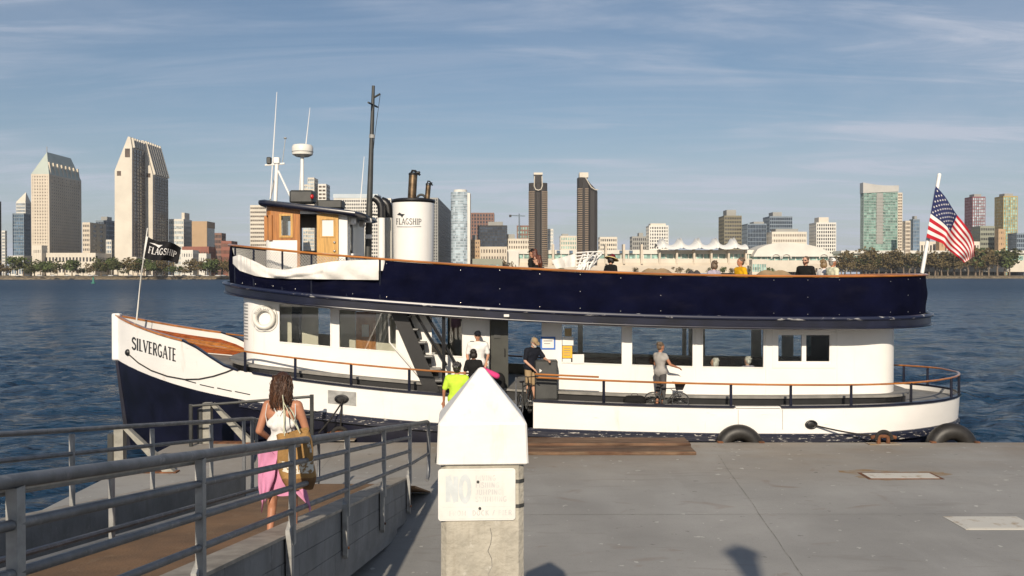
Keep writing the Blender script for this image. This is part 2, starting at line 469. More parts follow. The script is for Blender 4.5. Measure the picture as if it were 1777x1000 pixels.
# ================================================================== SETTING
# ---- water
def water():
    rng = np.random.RandomState(3)
    Ys = np.concatenate([np.linspace(-60, 13, 30), np.geomspace(13.4, 1500, 470)])
    nc = 620
    t = np.linspace(-1, 1, nc)
    W = 0.75 * np.maximum(Ys, 15) + 25
    X = W[:, None] * t[None, :]
    Y = np.repeat(Ys[:, None], nc, 1)
    dx = 2 * W / nc
    dy = np.gradient(Ys)
    Z = np.zeros_like(X)
    for i in range(70):
        lam = 0.35 * (4.6 / 0.35) ** rng.rand()
        ang = math.radians(118) + rng.randn() * 0.55
        kx, ky = math.cos(ang) * 2 * PI / lam, math.sin(ang) * 2 * PI / lam
        amp = 0.0098 * lam ** 0.78
        spac = np.maximum(dx * abs(math.cos(ang)), dy * abs(math.sin(ang)))
        att = np.clip((lam / spac - 2.2) / 2.5, 0, 1)[:, None]
        ph = rng.rand() * 2 * PI
        th = kx * X + ky * Y + ph + 0.6 * np.sin(0.13 * X + 0.21 * Y + ph * 3)
        Z += amp * att * (np.sin(th) + 0.25 * np.sin(2 * th + 0.8))
    mod = 0.75 + 0.35 * np.sin(0.05 * X + 0.09 * Y) * np.sin(0.031 * X - 0.06 * Y + 1)
    Z *= mod
    nr = len(Ys)
    V = np.stack([X, Y, Z], -1).reshape(-1, 3)
    a = (np.arange(nr - 1)[:, None] * nc + np.arange(nc - 1)[None, :]).reshape(-1)
    Q = np.stack([a, a + 1, a + nc + 1, a + nc], 1)
    me = bpy.data.meshes.new('water')
    me.vertices.add(len(V)); me.vertices.foreach_set('co', V.ravel())
    me.loops.add(Q.size); me.loops.foreach_set('vertex_index', Q.ravel().astype(np.int32))
    me.polygons.add(len(Q)); me.polygons.foreach_set('loop_start', np.arange(0, Q.size, 4, dtype=np.int32))
    me.polygons.foreach_set('use_smooth', np.ones(len(Q), dtype=bool))
    me.update(); me.validate()
    m = bpy.data.materials.new('bay_water'); m.use_nodes = True
    n, l = m.node_tree.nodes, m.node_tree.links
    b = n['Principled BSDF']
    b.inputs['Base Color'].default_value = (0.009, 0.042, 0.092, 1)
    b.inputs['Roughness'].default_value = 0.12
    b.inputs['IOR'].default_value = 1.33
    # open water further out is ruffled by the wind, the lee of the dock is smoother
    gp = n.new('ShaderNodeNewGeometry'); gs = n.new('ShaderNodeSeparateXYZ'); l.new(gp.outputs['Position'], gs.inputs[0])
    gr = n.new('ShaderNodeMapRange'); gr.inputs['From Min'].default_value = 35; gr.inputs['From Max'].default_value = 330; gr.inputs['To Min'].default_value = .13; gr.inputs['To Max'].default_value = .40
    l.new(gs.outputs['Y'], gr.inputs['Value']); l.new(gr.outputs[0], b.inputs['Roughness'])
    b.inputs['Specular IOR Level'].default_value = 0.42
    t = n.new('ShaderNodeTexCoord')
    def nz(scale, st, det):
        mp = n.new('ShaderNodeMapping'); mp.inputs['Scale'].default_value = st; mp.inputs['Rotation'].default_value = (0, 0, 0.45)
        l.new(t.outputs['Object'], mp.inputs[0])
        q = n.new('ShaderNodeTexNoise'); q.inputs['Scale'].default_value = scale; q.inputs['Detail'].default_value = det; q.inputs['Roughness'].default_value = 0.6
        l.new(mp.outputs[0], q.inputs['Vector']); return q.outputs['Fac']
    b1 = n.new('ShaderNodeBump'); b1.inputs['Strength'].default_value = 0.9; b1.inputs['Distance'].default_value = 0.34
    l.new(nz(2.2, (1, 1.7, 1), 7), b1.inputs['Height'])
    b2 = n.new('ShaderNodeBump'); b2.inputs['Strength'].default_value = 0.8; b2.inputs['Distance'].default_value = 3.2
    l.new(nz(0.22, (1, 1.6, 1), 4), b2.inputs['Height'])
    b3 = n.new('ShaderNodeBump'); b3.inputs['Strength'].default_value = 0.7; b3.inputs['Distance'].default_value = 9.0
    l.new(nz(0.055, (1, 2.2, 1), 6), b3.inputs['Height'])
    l.new(b3.outputs[0], b2.inputs['Normal'])
    l.new(b2.outputs[0], b1.inputs['Normal'])
    l.new(b1.outputs[0], b.inputs['Normal'])
    me.materials.append(m)
    o = bpy.data.objects.new('water', me); COL.objects.link(o)
    tag(o, 'dark blue rippled bay water behind the ferry', 'water', kind='structure')
water()

# ---- far land
M['land'] = mat('far_ground', (0.20, 0.17, 0.11), 0.9, var=0.3, scale=0.03)
M['riprap'] = mat('riprap', (0.25, 0.20, 0.13), 0.9, var=0.45, scale=0.5, bump=1.0, bscale=0.6)
M['lawn'] = mat('shore_grass', (0.10, 0.12, 0.04), 0.9, var=0.35, scale=0.1)
def shoreY(x):   # left shore nearer than the right
    return 880 + max(0.0, min(1.0, (x + 480) / 900)) * 250
mb = MB()
xs = [-3200, -2000, -1200] + list(range(-700, 1001, 50)) + [1600, 2400, 3200]
rows = []
for x in xs:
    y = shoreY(x)
    rows.append([(x, y, -1.0), (x, y + 4, 1.6), (x, y + 9, 3.0)])
mb.loft(rows, closed=False, caps=False, sm=False)
tag(mb.build('sea_wall', M['riprap']), 'tan stone riprap bank at the far waterline', 'sea wall', kind='structure')
mb = MB()
mb.loft([[(x, shoreY(x) + 9, 3.0), (x, shoreY(x) + 30, 3.4), (x, 4000, 4.0)] for x in xs], closed=False, caps=False, sm=False)
tag(mb.build('far_shore', M['land']), 'flat ground of the far shore under the city', 'ground', kind='structure')

# ---- floating concrete dock
def dock_mat():
    m = mat('dock_concrete', (0.328, 0.322, 0.303), 0.82, var=0.11, scale=0.45, bump=0.12, bscale=14, det=8)
    n, l = m.node_tree.nodes, m.node_tree.links
    b = n['Principled BSDF']
    src = b.inputs['Base Color'].links[0].from_socket
    g = n.new('ShaderNodeNewGeometry')
    sp = n.new('ShaderNodeSeparateXYZ'); l.new(g.outputs['Position'], sp.inputs[0])
    def noise(sc, det=6, stretch=(1, 1, 1), dist=0):
        mp = n.new('ShaderNodeMapping'); mp.inputs['Scale'].default_value = stretch
        l.new(g.outputs['Position'], mp.inputs[0])
        q = n.new('ShaderNodeTexNoise'); q.inputs['Scale'].default_value = sc; q.inputs['Detail'].default_value = det; q.inputs['Distortion'].default_value = dist
        l.new(mp.outputs[0], q.inputs['Vector']); return q.outputs['Fac']
    def ramp(v, lo, hi, a=0, c=1):
        r = n.new('ShaderNodeMapRange'); r.inputs['From Min'].default_value = lo; r.inputs['From Max'].default_value = hi
        r.inputs['To Min'].default_value = a; r.inputs['To Max'].default_value = c
        l.new(v, r.inputs['Value']); return r.outputs[0]
    def mul(a, c):
        q = n.new('ShaderNodeMath'); q.operation = 'MULTIPLY'
        for i, v in enumerate((a, c)):
            if isinstance(v, float): q.inputs[i].default_value = v
            else: l.new(v, q.inputs[i])
        return q.outputs[0]
    def mixc(fac, c1, col):
        q = n.new('ShaderNodeMixRGB'); l.new(fac, q.inputs[0]); l.new(c1, q.inputs[1]); q.inputs[2].default_value = (*col, 1)
        return q.outputs[0]
    c = src
    # brownish wear toward the boat edge, rust blots and pale spatter
    edge = mul(ramp(sp.outputs['Y'], 19.5, 25.0), ramp(noise(0.7, 6, (0.5, 1, 1)), 0.25, 0.75))
    c = mixc(mul(edge, 0.95), c, (0.225, 0.158, 0.09))
    c = mixc(mul(ramp(noise(1.1, 7, (0.6, 1, 1), 1.5), 0.63, 0.76), 0.45), c, (0.17, 0.085, 0.04))
    c = mixc(mul(ramp(noise(4.6, 3), 0.70, 0.715), 0.8), c, (0.55, 0.54, 0.50))
    c = mixc(mul(ramp(noise(4.3, 4, (1, 1.4, 1)), 0.70, 0.73), 0.6), c, (0.06, 0.05, 0.045))
    c = mixc(mul(ramp(noise(0.9, 8, (1.4, 0.3, 1), 0.6), 0.52, 0.75), 0.22), c, (0.42, 0.42, 0.41))
    c = mixc(mul(ramp(noise(38, 4), 0.55, 0.75), 0.30), c, (0.17, 0.165, 0.155))
    c = mixc(mul(ramp(noise(70, 3), 0.60, 0.75), 0.30), c, (0.45, 0.44, 0.42))
    c = mixc(mul(ramp(noise(0.33, 9, (1, 1, 1), 0.8), 0.50, 0.68), 0.35), c, (0.22, 0.215, 0.205))
    c = mixc(mul(ramp(noise(1.9, 9, (0.25, 1.0, 1), 2.2), 0.60, 0.66), 0.22), c, (0.19, 0.17, 0.15))
    l.new(c, b.inputs['Base Color'])
    return m
M['dock'] = dock_mat()
DZ = 0.70
mb = MB()
mb.cbox((15.7, 16.2, DZ - 0.55), (48.6, 17.6, 1.1), bev=0.03)
dock = tag(mb.build('dock', M['dock']), 'weathered grey concrete floating dock', 'dock', kind='structure')
# joints in the slab: thin dark strips, slightly wandering
M['joint'] = mat('dock_joint', (0.275, 0.265, 0.245), 0.9, var=0.3, scale=6)
def strip(pts, wd, z, name, m_, parent=None):
    q = MB(); ring = []
    for i, (x, y) in enumerate(pts):
        a = pts[max(0, i - 1)]; c = pts[min(len(pts) - 1, i + 1)]
        dx, dy = c[0] - a[0], c[1] - a[1]; L = math.hypot(dx, dy)
        w_ = wd * random.uniform(.5, 1.3)
        ring.append([(x - dy / L * w_, y + dx / L * w_, z), (x + dy / L * w_, y - dx / L * w_, z)])
    q.loft(ring, closed=False, caps=False, sm=False)
    return q.build(name, m_, parent)
for (xa, ya, xb, yb) in [(4.9, 23.2, 3.9, 11.0), (-6.2, 17.4, 20, 17.6), (12.5, 24.6, 12.3, 9), (-4.3, 24.6, -4.1, 17.5)]:
    k = 26
    strip([(lerp(xa, xb, i / k) + random.uniform(-.012, .012), lerp(ya, yb, i / k) + random.uniform(-.012, .012)) for i in range(k + 1)], 0.006, DZ + 0.004, 'joint', M['joint'], dock)

# white inlaid cover plates with rusty frames
M['plate'] = mat('worn_white_plate', (0.58, 0.56, 0.50), 0.7, scale=4, col2=(0.36, 0.27, 0.17), thresh=(0.55, 0.72))
M['rustst'] = mat('rust_stain', (0.255, 0.155, 0.062), 0.9, scale=2.2, col2=(0.29, 0.262, 0.22), thresh=(0.36, 0.58), var=0.2, det=9)
def cover_plate(px0, px1, py0, py1, label, skew):
    ya = P(0, py1, 10); 
    def gnd(px, py):
        u = P(px, py, 1.0); t = (DZ - ZC) / (u.z - ZC)
        return Vector((u.x * t, t, DZ))
    a, b_, c, d = gnd(px0 + skew, py1), gnd(px1 + skew * .6, py1), gnd(px1, py0), gnd(px0, py0)
    a.x = b_.x - (c.x - d.x); 
    root = thing('cover_plate', label, 'cover plate', ((a.x + c.x) / 2, (a.y + c.y) / 2, DZ))
    m = MB(); x0, x1, y0, y1 = min(d.x, a.x), c.x, a.y, c.y
    m.box(x0, x1, y0, y1, DZ + .004, DZ + .014); m.build('lid', M['plate'], root)
    m = MB(); f = .07
    m.box(x0 - f, x1 + f, y0 - f, y0, DZ + .002, DZ + .010); m.box(x0 - f, x1 + f, y1, y1 + f, DZ + .002, DZ + .010)
    m.box(x0 - f, x0, y0, y1, DZ + .002, DZ + .0105); m.box(x1, x1 + f, y0, y1, DZ + .002, DZ + .0105)
    m.build('frame', M['rust'] if py0 < 850 else M['plate'], root)
    if py0 < 850:
        m = MB(); pts = []
        for i in range(44):
            an = 2 * PI * i / 44; r = 1 + .22 * math.sin(3 * an + 1) + random.uniform(-.10, .10)
            pts.append(((x0 + x1) / 2 - .1 + math.cos(an) * (x1 - x0) * .74 * r, (y0 + y1) / 2 + .16 + math.sin(an) * (y1 - y0) * .95 * r, DZ + .0012))
        m.add(pts, [tuple(range(44))]); m.build('rust_stain', M['rustst'], root)
cover_plate(1508, 1612, 822, 831, 'rust-ringed white cover plate set in the dock near the boat', 10)
cover_plate(1672, 1760, 899, 918, 'larger pale cover plate in the dock at the right edge', 20)

# rusty boarding plate along the dock edge
x0, x1 = 0.30, 4.38
root = thing('edge_plate', 'long rust-brown timber plate lying along the dock edge beside the ferry', 'edge plate', ((x0 + x1) / 2, 24.0, DZ))
M['rustwood'] = mat('rust_brown_timber', (0.165, 0.088, 0.05), 0.9, var=0.4, scale=2.0, bump=0.8, bscale=8, stretch=(0.5, 4, 4), stains=[((.26, .19, .12), 1.6, (.5, 2, 1), .48, .72, .7), ((.07, .04, .03), 3, (.3, 3, 1), .56, .70, .7)])
for k, (ya, yb, zt) in enumerate([(23.2, 24.05, .085), (24.07, 24.95, .135)]):
    mb = MB(); mb.cbox(((x0 + x1) / 2 + .03 * k, (ya + yb) / 2, DZ + zt / 2), (x1 - x0, yb - ya, zt), bev=.015); mb.build('plank', M['rustwood'], root)

# ---- upper pier behind the camera, with the lamp post whose shadow falls on the dock
mb = MB(); mb.cbox((0, -16.5, 3.1), (40, 37, 0.4), bev=.03)
tag(mb.build('pier', M['dock']), 'upper concrete pier where the gangway starts', 'pier', kind='structure')
lx, ly = 1.80, -3.0
root = thing('lamp_post', 'tall lamp post standing on the upper pier', 'lamp post', (lx, ly, 3.3))
mb = MB(); mb.lathe([(.17, 3.3), (.17, 3.5), (.11, 3.62), (.10, 8.3), (.14, 8.36), (.14, 8.5)], (lx, ly, 0), 16); mb.build('pole', M['dgrey'], root)
mb = MB(); mb.lathe([(.11, 8.5), (.15, 8.52), (.22, 8.95), (.29, 8.98), (.20, 9.08), (.05, 9.17), (.02, 9.22)], (lx, ly, 0), 12); mb.build('lantern', M['dgrey'], root)

# ---- gangway
GX = 0.055
def railz(Y): return 4.615 - 0.1315 * Y
def gx(off, Y): return off + GX * Y
R_OFF, M_OFF, L_OFF = -2.71, -4.63, -6.36
def sm(a, b, off, dz):      # straight run along the gangway between two depths
    return [(gx(off, a), a, railz(a) + dz), (gx(off, b), b, railz(b) + dz)]
gw = thing('gangway', 'galvanised gangway with pipe rails sloping down to the dock', 'gangway', (gx(-3.6, 17), 17.2, DZ))
M['girder'] = mat('grey_girder_panel', (0.22, 0.225, 0.225), 0.8, var=0.16, scale=1.8, bump=0.3, bscale=16, det=8, stains=[((.12, .11, .10), 3, (1, 1, .25), .52, .75, .6), ((.33, .33, .32), 6, (1, 1, 1), .60, .72, .5)])
M['girdertop'] = mat('girder_cap', (0.38, 0.34, 0.28), 0.7, var=0.2, scale=4)
M['tanfloor'] = mat('tan_gangway_floor', (0.25, 0.14, 0.062), 0.8, var=0.2, scale=1.2, bump=0.5, bscale=40, det=8, stains=[((.12, .075, .04), 1.2, (1, .35, 1), .48, .72, .6), ((.33, .24, .14), 5, (1, .4, 1), .58, .72, .45)])
def beam(off0, off1, dz0, dz1, ya, yb, cut=0.0):
    q = MB()
    q.hexa([(gx(off0, ya), ya, railz(ya) + dz0), (gx(off1, ya), ya, railz(ya) + dz0), (gx(off1, yb), yb, railz(yb) + dz0 + cut), (gx(off0, yb), yb, railz(yb) + dz0 + cut),
            (gx(off0, ya), ya, railz(ya) + dz1), (gx(off1, ya), ya, railz(ya) + dz1), (gx(off1, yb), yb, railz(yb) + dz1), (gx(off0, yb), yb, railz(yb) + dz1)])
    return q
YA, YB = 1.6, 17.05
g_r = beam(R_OFF - .33, R_OFF - .075, -1.70, -.955, YA, YB, .0).build('side_girder', M['girder'], gw)
beam(R_OFF - .35, R_OFF - .045, -.952, -.92, YA, YB + .02).build('girder_cap', M['girdertop'], gw)
# panels on the outer face of the girder
for j, (za, zb) in enumerate([(-1.695, -1.449), (-1.443, -1.202), (-1.196, -.962)]):
    y = YA + (0.32 if j % 2 else 0); first = None
    while y < YB - .1:
        ye = min(y + .635, YB)
        o = beam(R_OFF - .075, R_OFF - .066 + random.uniform(-.0012, .0012), za, zb, y, ye - .007).build('panel', M['girder'], g_r)
        y = ye
beam(R_OFF - .30, R_OFF - .08, -1.86, -1.70, YA, YB - .9).build('lower_chord', M['girder'], gw)
beam(L_OFF + .02, L_OFF + .28, -1.84, -.94, YA, 18.5).build('far_girder', M['girder'], gw)
beam(L_OFF, L_OFF + .30, -.938, -.92, YA, 18.52).build('girder_cap', M['girdertop'], gw)
beam(M_OFF, R_OFF - .33, -1.12, -1.045, YA, 17.2).build('walkway_floor', M['tanfloor'], gw)
beam(L_OFF + .28, M_OFF - .02, -1.84, -1.78, YA, 17.4).build('service_tray', M['girder'], gw)
beam(M_OFF - .09, M_OFF + .04, -1.12, -1.0, YA, 17.2).build('kerb', M['girder'], gw)
for k, (o_, z_) in enumerate([(-.40, -1.0), (-.47, -1.02), (-.54, -1.03)]):
    q = MB(); q.tube(sm(YA, 16.6, R_OFF + o_, z_), .016, 6); q.build('toe_rail', M['galvl'], gw)
# transition flap
q = MB()
q.hexa([(gx(M_OFF, 17.25), 17.25, railz(17.2) - 1.13), (gx(R_OFF + .05, 17.25), 17.25, railz(17.2) - 1.13), (gx(R_OFF + .05, 19.2), 19.2, DZ + .005), (gx(M_OFF, 19.2), 19.2, DZ + .005),
        (gx(M_OFF, 17.25), 17.25, railz(17.2) - 1.09), (gx(R_OFF + .05, 17.25), 17.25, railz(17.2) - 1.09), (gx(R_OFF + .05, 19.2), 19.2, DZ + .03), (gx(M_OFF, 19.2), 19.2, DZ + .03)])
q.build('landing_flap', M['tanfloor'], gw)

def loop_end(off, y0, y1, zt0, zb, drop=.25):
    """top rail that runs on past the last post and bends down"""
    z = railz(y0) + zt0; x = lambda Y: gx(off, Y)
    pts = [(x(y0), y0, z)]
    ye = y1; zt = railz(y1) + zt0 + .03
    pts += [(x(ye - .22), ye - .22, zt + .012), (x(ye - .08), ye - .08, zt - .02), (x(ye), ye, zt - .10)]
    pts += [(x(ye + .02), ye + .02, lerp(zt, zb, .5)), (x(ye), ye, zb + .14), (x(ye - .1), ye - .1, zb + .03), (x(ye - .24), ye - .24, zb)]
    return pts
# right-hand railing
rr = gw
q = MB(); q.tube(sm(YA, 17.0, R_OFF, 0)[:1] + loop_end(R_OFF, 17.0, 19.3, 0, 0.98), .037, 12); q.build('top_rail', M['galv'], rr)
q = MB(); q.tube(sm(YA, 18.6, R_OFF - .07, -.055), .024, 8); q.build('grab_rail', M['galvl'], rr)
for dz in (-.215, -.455, -.69):
    q = MB(); q.tube(sm(YA, 17.05, R_OFF, dz), .028, 10); q.build('rail', M['galv'], rr)
q = MB(); q.tube([(gx(R_OFF, 17.05), 17.05, railz(17.05) - .69), (gx(R_OFF, 19.2), 19.2, railz(19.2) - .62)], .028, 8); q.build('rail', M['galv'], rr)
for Y in (17.0, 14.57, 12.12, 9.68, 7.25, 4.81, 2.4):
    z = railz(Y)
    q = MB(); q.loft([[(gx(R_OFF, Y) - a, Y - b, z + c) for a, b in ((.028, .042), (-.028, .042), (-.028, -.042), (.028, -.042))] for c in (-1.02, -.03)], sm=False)
    o = q.build('post', M['galvl'], rr)
    q = MB()
    prof = [(-.085, -.86), (.03, -.80), (.05, -1.02), (.045, -1.50), (.0, -1.56), (-.05, -1.50)]
    q.prism([(gx(R_OFF, Y) - .05, Y + a, z + b) for a, b in prof], (.055, 0, 0))
    q.build('bracket', M['galvl'], o)
    q = MB()
    for b in (-1.0, -1.42): q.lathe([(.0, 0), (.018, 0), (.018, .02), (0, .02)], (gx(R_OFF, Y) + .005, Y, z + b), 8, axis='x')
    q.build('bolt', M['rust'], o)
# low middle railing
q = MB(); q.tube(sm(YA, 17.2, M_OFF, -.34)[:1] + loop_end(M_OFF, 17.2, 18.3, -.34, 1.0), .030, 10); q.build('top_rail', M['galv'], gw)
q = MB(); q.tube(sm(YA, 17.3, M_OFF + .03, -.90), .028, 8); q.build('rail', M['galv'], gw)
for Y in (17.3, 14.9, 12.4, 9.96, 7.5, 5.1):
    q = MB(); q.tube([(gx(M_OFF, Y), Y, railz(Y) - 1.1), (gx(M_OFF, Y), Y, railz(Y) - .34)], .034, 8); q.build('post', M['galvl'], gw)
# left railing on the far girder
q = MB(); q.tube(sm(YA, 17.2, L_OFF + .12, 0)[:1] + loop_end(L_OFF + .12, 17.2, 19.7, .06, 1.25), .034, 10); q.build('top_rail', M['galv'], gw)
for dz in (-.26, -.49):
    q = MB(); q.tube(sm(YA, 17.25, L_OFF + .12, dz), .030, 8); q.build('rail', M['galv'], gw)
for Y in (17.2, 14.75, 12.35, 9.9, 7.5):
    q = MB(); q.tube([(gx(L_OFF + .12, Y), Y, railz(Y) - .94), (gx(L_OFF + .12, Y), Y, railz(Y) - .01)], .038, 8); q.build('post', M['galvl'], gw)
for Y in (18.95, 19.45):
    q = MB(); q.tube([(gx(L_OFF + .12, Y), Y, DZ), (gx(L_OFF + .12, Y), Y, railz(Y) + .07)], .036, 8); q.build('post', M['galv'], gw)

# ---- concrete pile with white pyramid cap and sign
M['pile'] = mat('pile_concrete', (0.45, 0.42, 0.35), 0.85, var=0.16, scale=5, bump=0.6, bscale=26, det=9, stains=[((.24, .21, .16), 4, (1.6, 1.6, .25), .55, .75, .6), ((.60, .58, .52), 11, (1, 1, 1), .62, .70, .5), ((.16, .14, .11), 30, (1, 1, 1), .68, .74, .8)])
M['cap'] = mat('white_fibreglass_cap', (0.78, 0.765, 0.73), 0.5, var=0.05, scale=3, bump=0.2, bscale=10, stains=[((.52, .48, .41), 5, (2.2, 2.2, .4), .56, .78, .55), ((.25, .22, .18), 16, (1, 1, 1), .70, .73, .8)])
M['sign'] = mat('faded_white_sign', (0.73, 0.72, 0.68), 0.5, var=0.06, scale=6, stains=[((.50, .47, .41), 8, (2, 2, .5), .58, .78, .5), ((.30, .24, .18), 24, (1, 1, 1), .70, .75, .6)])
PX, PY = -0.205, 6.575
pile = thing('mooring_pile', 'square concrete pile with white pyramid cap in the foreground', 'mooring pile', (0, 0, 0))
q = MB()
h, c = .268, .035
ring = lambda z, h, c: [(-h + c, -h, z), (h - c, -h, z), (h, -h + c, z), (h, h - c, z), (h - c, h, z), (-h + c, h, z), (-h, h - c, z), (-h, -h + c, z)]
q.loft([ring(-2, h, c), ring(3.92, h, c)], sm=False); q.build('shaft', M['pile'], pile)
q = MB()
h2 = .292
q.loft([ring(3.772, h2 - .006, .010), ring(3.78, h2 + .004, .012), ring(4.03, h2 - .006, .012)], sm=False, caps=False)
q.loft([ring(4.03, h2 - .006, .012), ring(4.045, h2 - .012, .012), [(x * .022, y * .022, 4.366) for x, y, z in ring(0, 1, .2)], [(x * .008, y * .008, 4.374) for x, y, z in ring(0, 1, .2)]], sm=False, caps=True)
q.build('cap', M['cap'], pile)
q = MB()
for z in (3.66, 3.50):
    r = [ring(z - .012, h + .004, c), ring(z + .012, h + .004, c)]
    q.loft(r, sm=False, caps=False)
q.build('strap', M['dgrey'], pile)
sg = MB()
sx0, sx1, sz0, sz1, sy = -.286, .212, 3.412, 3.748, -.275
cr = .02
poly = []
for (cx, cz, a0) in ((sx1 - cr, sz1 - cr, 0), (sx0 + cr, sz1 - cr, 90), (sx0 + cr, sz0 + cr, 180), (sx1 - cr, sz0 + cr, 270)):
    for k in range(5):
        a = math.radians(a0 + 22.5 * k); poly.append((cx + cr * math.cos(a), sy, cz + cr * math.sin(a)))
sg.prism(poly, (0, -.006, 0))
sign = sg.build('sign', M['sign'], pile)
M['fade1'] = mat('faded_blue_grey_print', (0.58, 0.62, 0.63), 0.5, var=0.06, scale=20)
M['fade2'] = mat('faded_grey_print', (0.54, 0.54, 0.53), 0.5, scale=14, col2=(0.68, 0.67, 0.64), thresh=(0.48, 0.66))
yf = sy - .006
def sgn(x, z, hgt, sx=1.0): return lambda u, v, l: Vector((x + u * hgt * sx, yf - .0006 - l * .0006, z + v * hgt))
q = MB(); letters(q, 'NO', sgn(-.232, 3.535, .165, .62), .30, .14, False); q.build('lettering', M['fade1'], sign)
q = MB()
for i, wd in enumerate(('DIVING', 'FISHING', 'JUMPING', 'SWIMMING')):
    letters(q, wd, sgn(-.045, 3.670 - i * .0455, .033, .95), .24, .2, False)
letters(q, 'FROM  DOCK / PIER', sgn(-.215, 3.445, .033, 1.0), .22, .2, False)
for (a, b_, c_, d) in ((sx0 + .012, sx1 - .012, sz0 + .012, sz0 + .0135), (sx0 + .012, sx1 - .012, sz1 - .0135, sz1 - .012), (sx0 + .03, sx1 - .03, 3.500, 3.5015)):
    q.add([(a, yf - .0008, c_), (b_, yf - .0008, c_), (b_, yf - .0008, d), (a, yf - .0008, d)], [(0, 1, 2, 3)])
q.build('lettering', M['fade2'], sign)
q = MB()
for (x, z) in ((-.030, 3.662), (-.018, 3.490)): q.lathe([(0, 0), (.010, 0), (.008, -.008), (0, -.009)], (x, yf, z), 10, axis='y')
q.build('screw', M['dgrey'], sign)
q = MB(); ck = [(.05 + .012 * math.sin(i * 1.7) + random.uniform(-.006, .006), -h - .0012, 3.36 - i * .05) for i in range(22)]
for a, b_ in zip(ck[:-1], ck[1:]):
    q.add([(a[0] - .0022, a[1], a[2]), (a[0] + .0022, a[1], a[2]), (b_[0] + .0022, b_[1], b_[2]), (b_[0] - .0022, b_[1], b_[2])], [(0, 1, 2, 3)])
q.build('crack', M['joint'], pile)
pile.location = (PX, PY, 0); pile.rotation_euler = (0, 0, math.radians(3.2))

# ---- steel fender brackets on the left corner of the dock
M['beige'] = mat('beige_painted_steel', (0.30, 0.29, 0.25), 0.6, var=0.2, scale=5)
def fender_bracket(x, y, zt, yaw, label):
    t = thing('fender_bracket', label, 'dock bracket', (0, 0, 0), 'fender brackets on the dock edge')
    q = MB(); q.box(-.10, .10, -.10, .10, -.6, zt); q.build('upright', M['beige'], t)
    q = MB(); q.hexa([(.95, -.09, .02), (1.2, -.09, .02), (1.2, .09, .02), (.95, .09, .02), (.10, -.09, zt - .05), (.16, -.09, zt - .0), (.16, .09, zt - .0), (.10, .09, zt - .05)]); q.build('brace', M['beige'], t)
    q = MB(); q.box(.10, 1.25, -.12, .12, .002, .03); q.build('foot', M['rust'], t)
    q = MB(); q.box(-.22, -.105, -.14, .14, -.8, zt - .15); q.build('rubbing_strip', M['dgrey'], t)
    t.location = (x, y, DZ); t.rotation_euler = (0, 0, yaw)
fender_bracket(-8.50, 21.2, 1.0, 0.0, 'beige steel bracket with diagonal brace on the left dock edge, left of the navy bow')
fender_bracket(-7.75, 24.9, 1.03, 0.0, 'beige steel bracket with diagonal brace in front of the navy hull')

# dark safety rail at the dock corner
t = thing('safety_rail', 'dark metal safety rail at the dock edge in front of the bow', 'railing', (-6.6, 24.8, DZ))
a, b_ = P(331, 702, 24.4), P(541, 685, 24.4)
for p in (a, b_):
    q = MB(); q.tube([(p.x, p.y, DZ), (p.x, p.y, p.z)], .05, 8); q.build('post', M['dgrey'], t)
q = MB(); q.tube([(a.x, a.y, a.z - .04), (b_.x, b_.y, b_.z - .05)], .035, 8); q.build('rail', M['dgrey'], t)
q = MB(); q.tube([(a.x, a.y, a.z - .5), (b_.x, b_.y, b_.z - .5)], .025, 8); q.build('rail', M['dgrey'], t)

# ================================================================== FERRY
YC = 28.5
BOAT = thing('ferry_boat', 'white and navy passenger ferry with tall white funnel moored at the dock', 'ferry', (0.6, YC, 0))
def R(x): return 5.17 - .055 * x + .0034 * x * x
def Bt(x): return 1.745 - .060 * x + .0045 * x * x - (0.004 * max(0, x - 8) ** 2)
def Hr(x): return 2.36 - .057 * x + .0035 * x * x + .025 * max(0, -8 - x) ** 2
def WB(x): return 1.04 - .045 * x + (.0055 if x < 0 else .003) * x * x + .02 * max(0, -8 - x) ** 2
def bt(x):
    if x < -2:
        s = max(0, min(1, (x + 11.5) / 9.5)); return 3.2 * (1 - (1 - s) ** 2.2) ** .8
    if x > 8:
        s = max(0, min(1, (12.8 - x) / 4.8)); return 3.2 * (1 - (1 - s) ** 2.6) ** .5
    return 3.2
def sstep(a, b, x):
    t = max(0, min(1, (x - a) / (b - a))); return t * t * (3 - 2 * t)
def T(x): return lerp(Hr(x), Bt(x), sstep(-9.05, -7.35, x))
def bb(x, z):
    fl = .5 * math.exp(-(x + 11.5) / 3.2)
    tk = .30 * sstep(8.5, 12.8, x)
    return bt(x) * (1 - (fl + tk) * max(0, min(1, (Hr(x) - z) / Hr(x))) ** 1.3)
STX = sorted(set([-11.5, -11.47, -11.4, -11.25, -11.0] + [-11.5 + i * .42 for i in range(2, 56)] + [12.1, 12.35, 12.55, 12.68, 12.76, 12.8]))
STX = [x for x in STX if x <= 12.8]
GAP = (-.95, .55)

def rake(x, z): return .34 * math.exp(-(x + 11.5) / 1.6) * max(0, (2.5 - z) / 2.5)
def side_loft(mb, sg, xs, levels, off=0.0, smo=True, mi=0):
    rings = []
    for x in xs:
        rings.append([(x + rake(x, z), YC - sg * (bb(x, z) + off), z) for z in levels(x)])
    mb.loft(rings, closed=False, caps=False, sm=smo, mi=mi)

# navy underbody
mb = MB()
for sg in (1, -1): side_loft(mb, sg, STX, lambda x: [-.8, -.3, 0, .3, lerp(.3, WB(x), .5), WB(x)])
mb.build('hull', M['hullnavy'], BOAT)
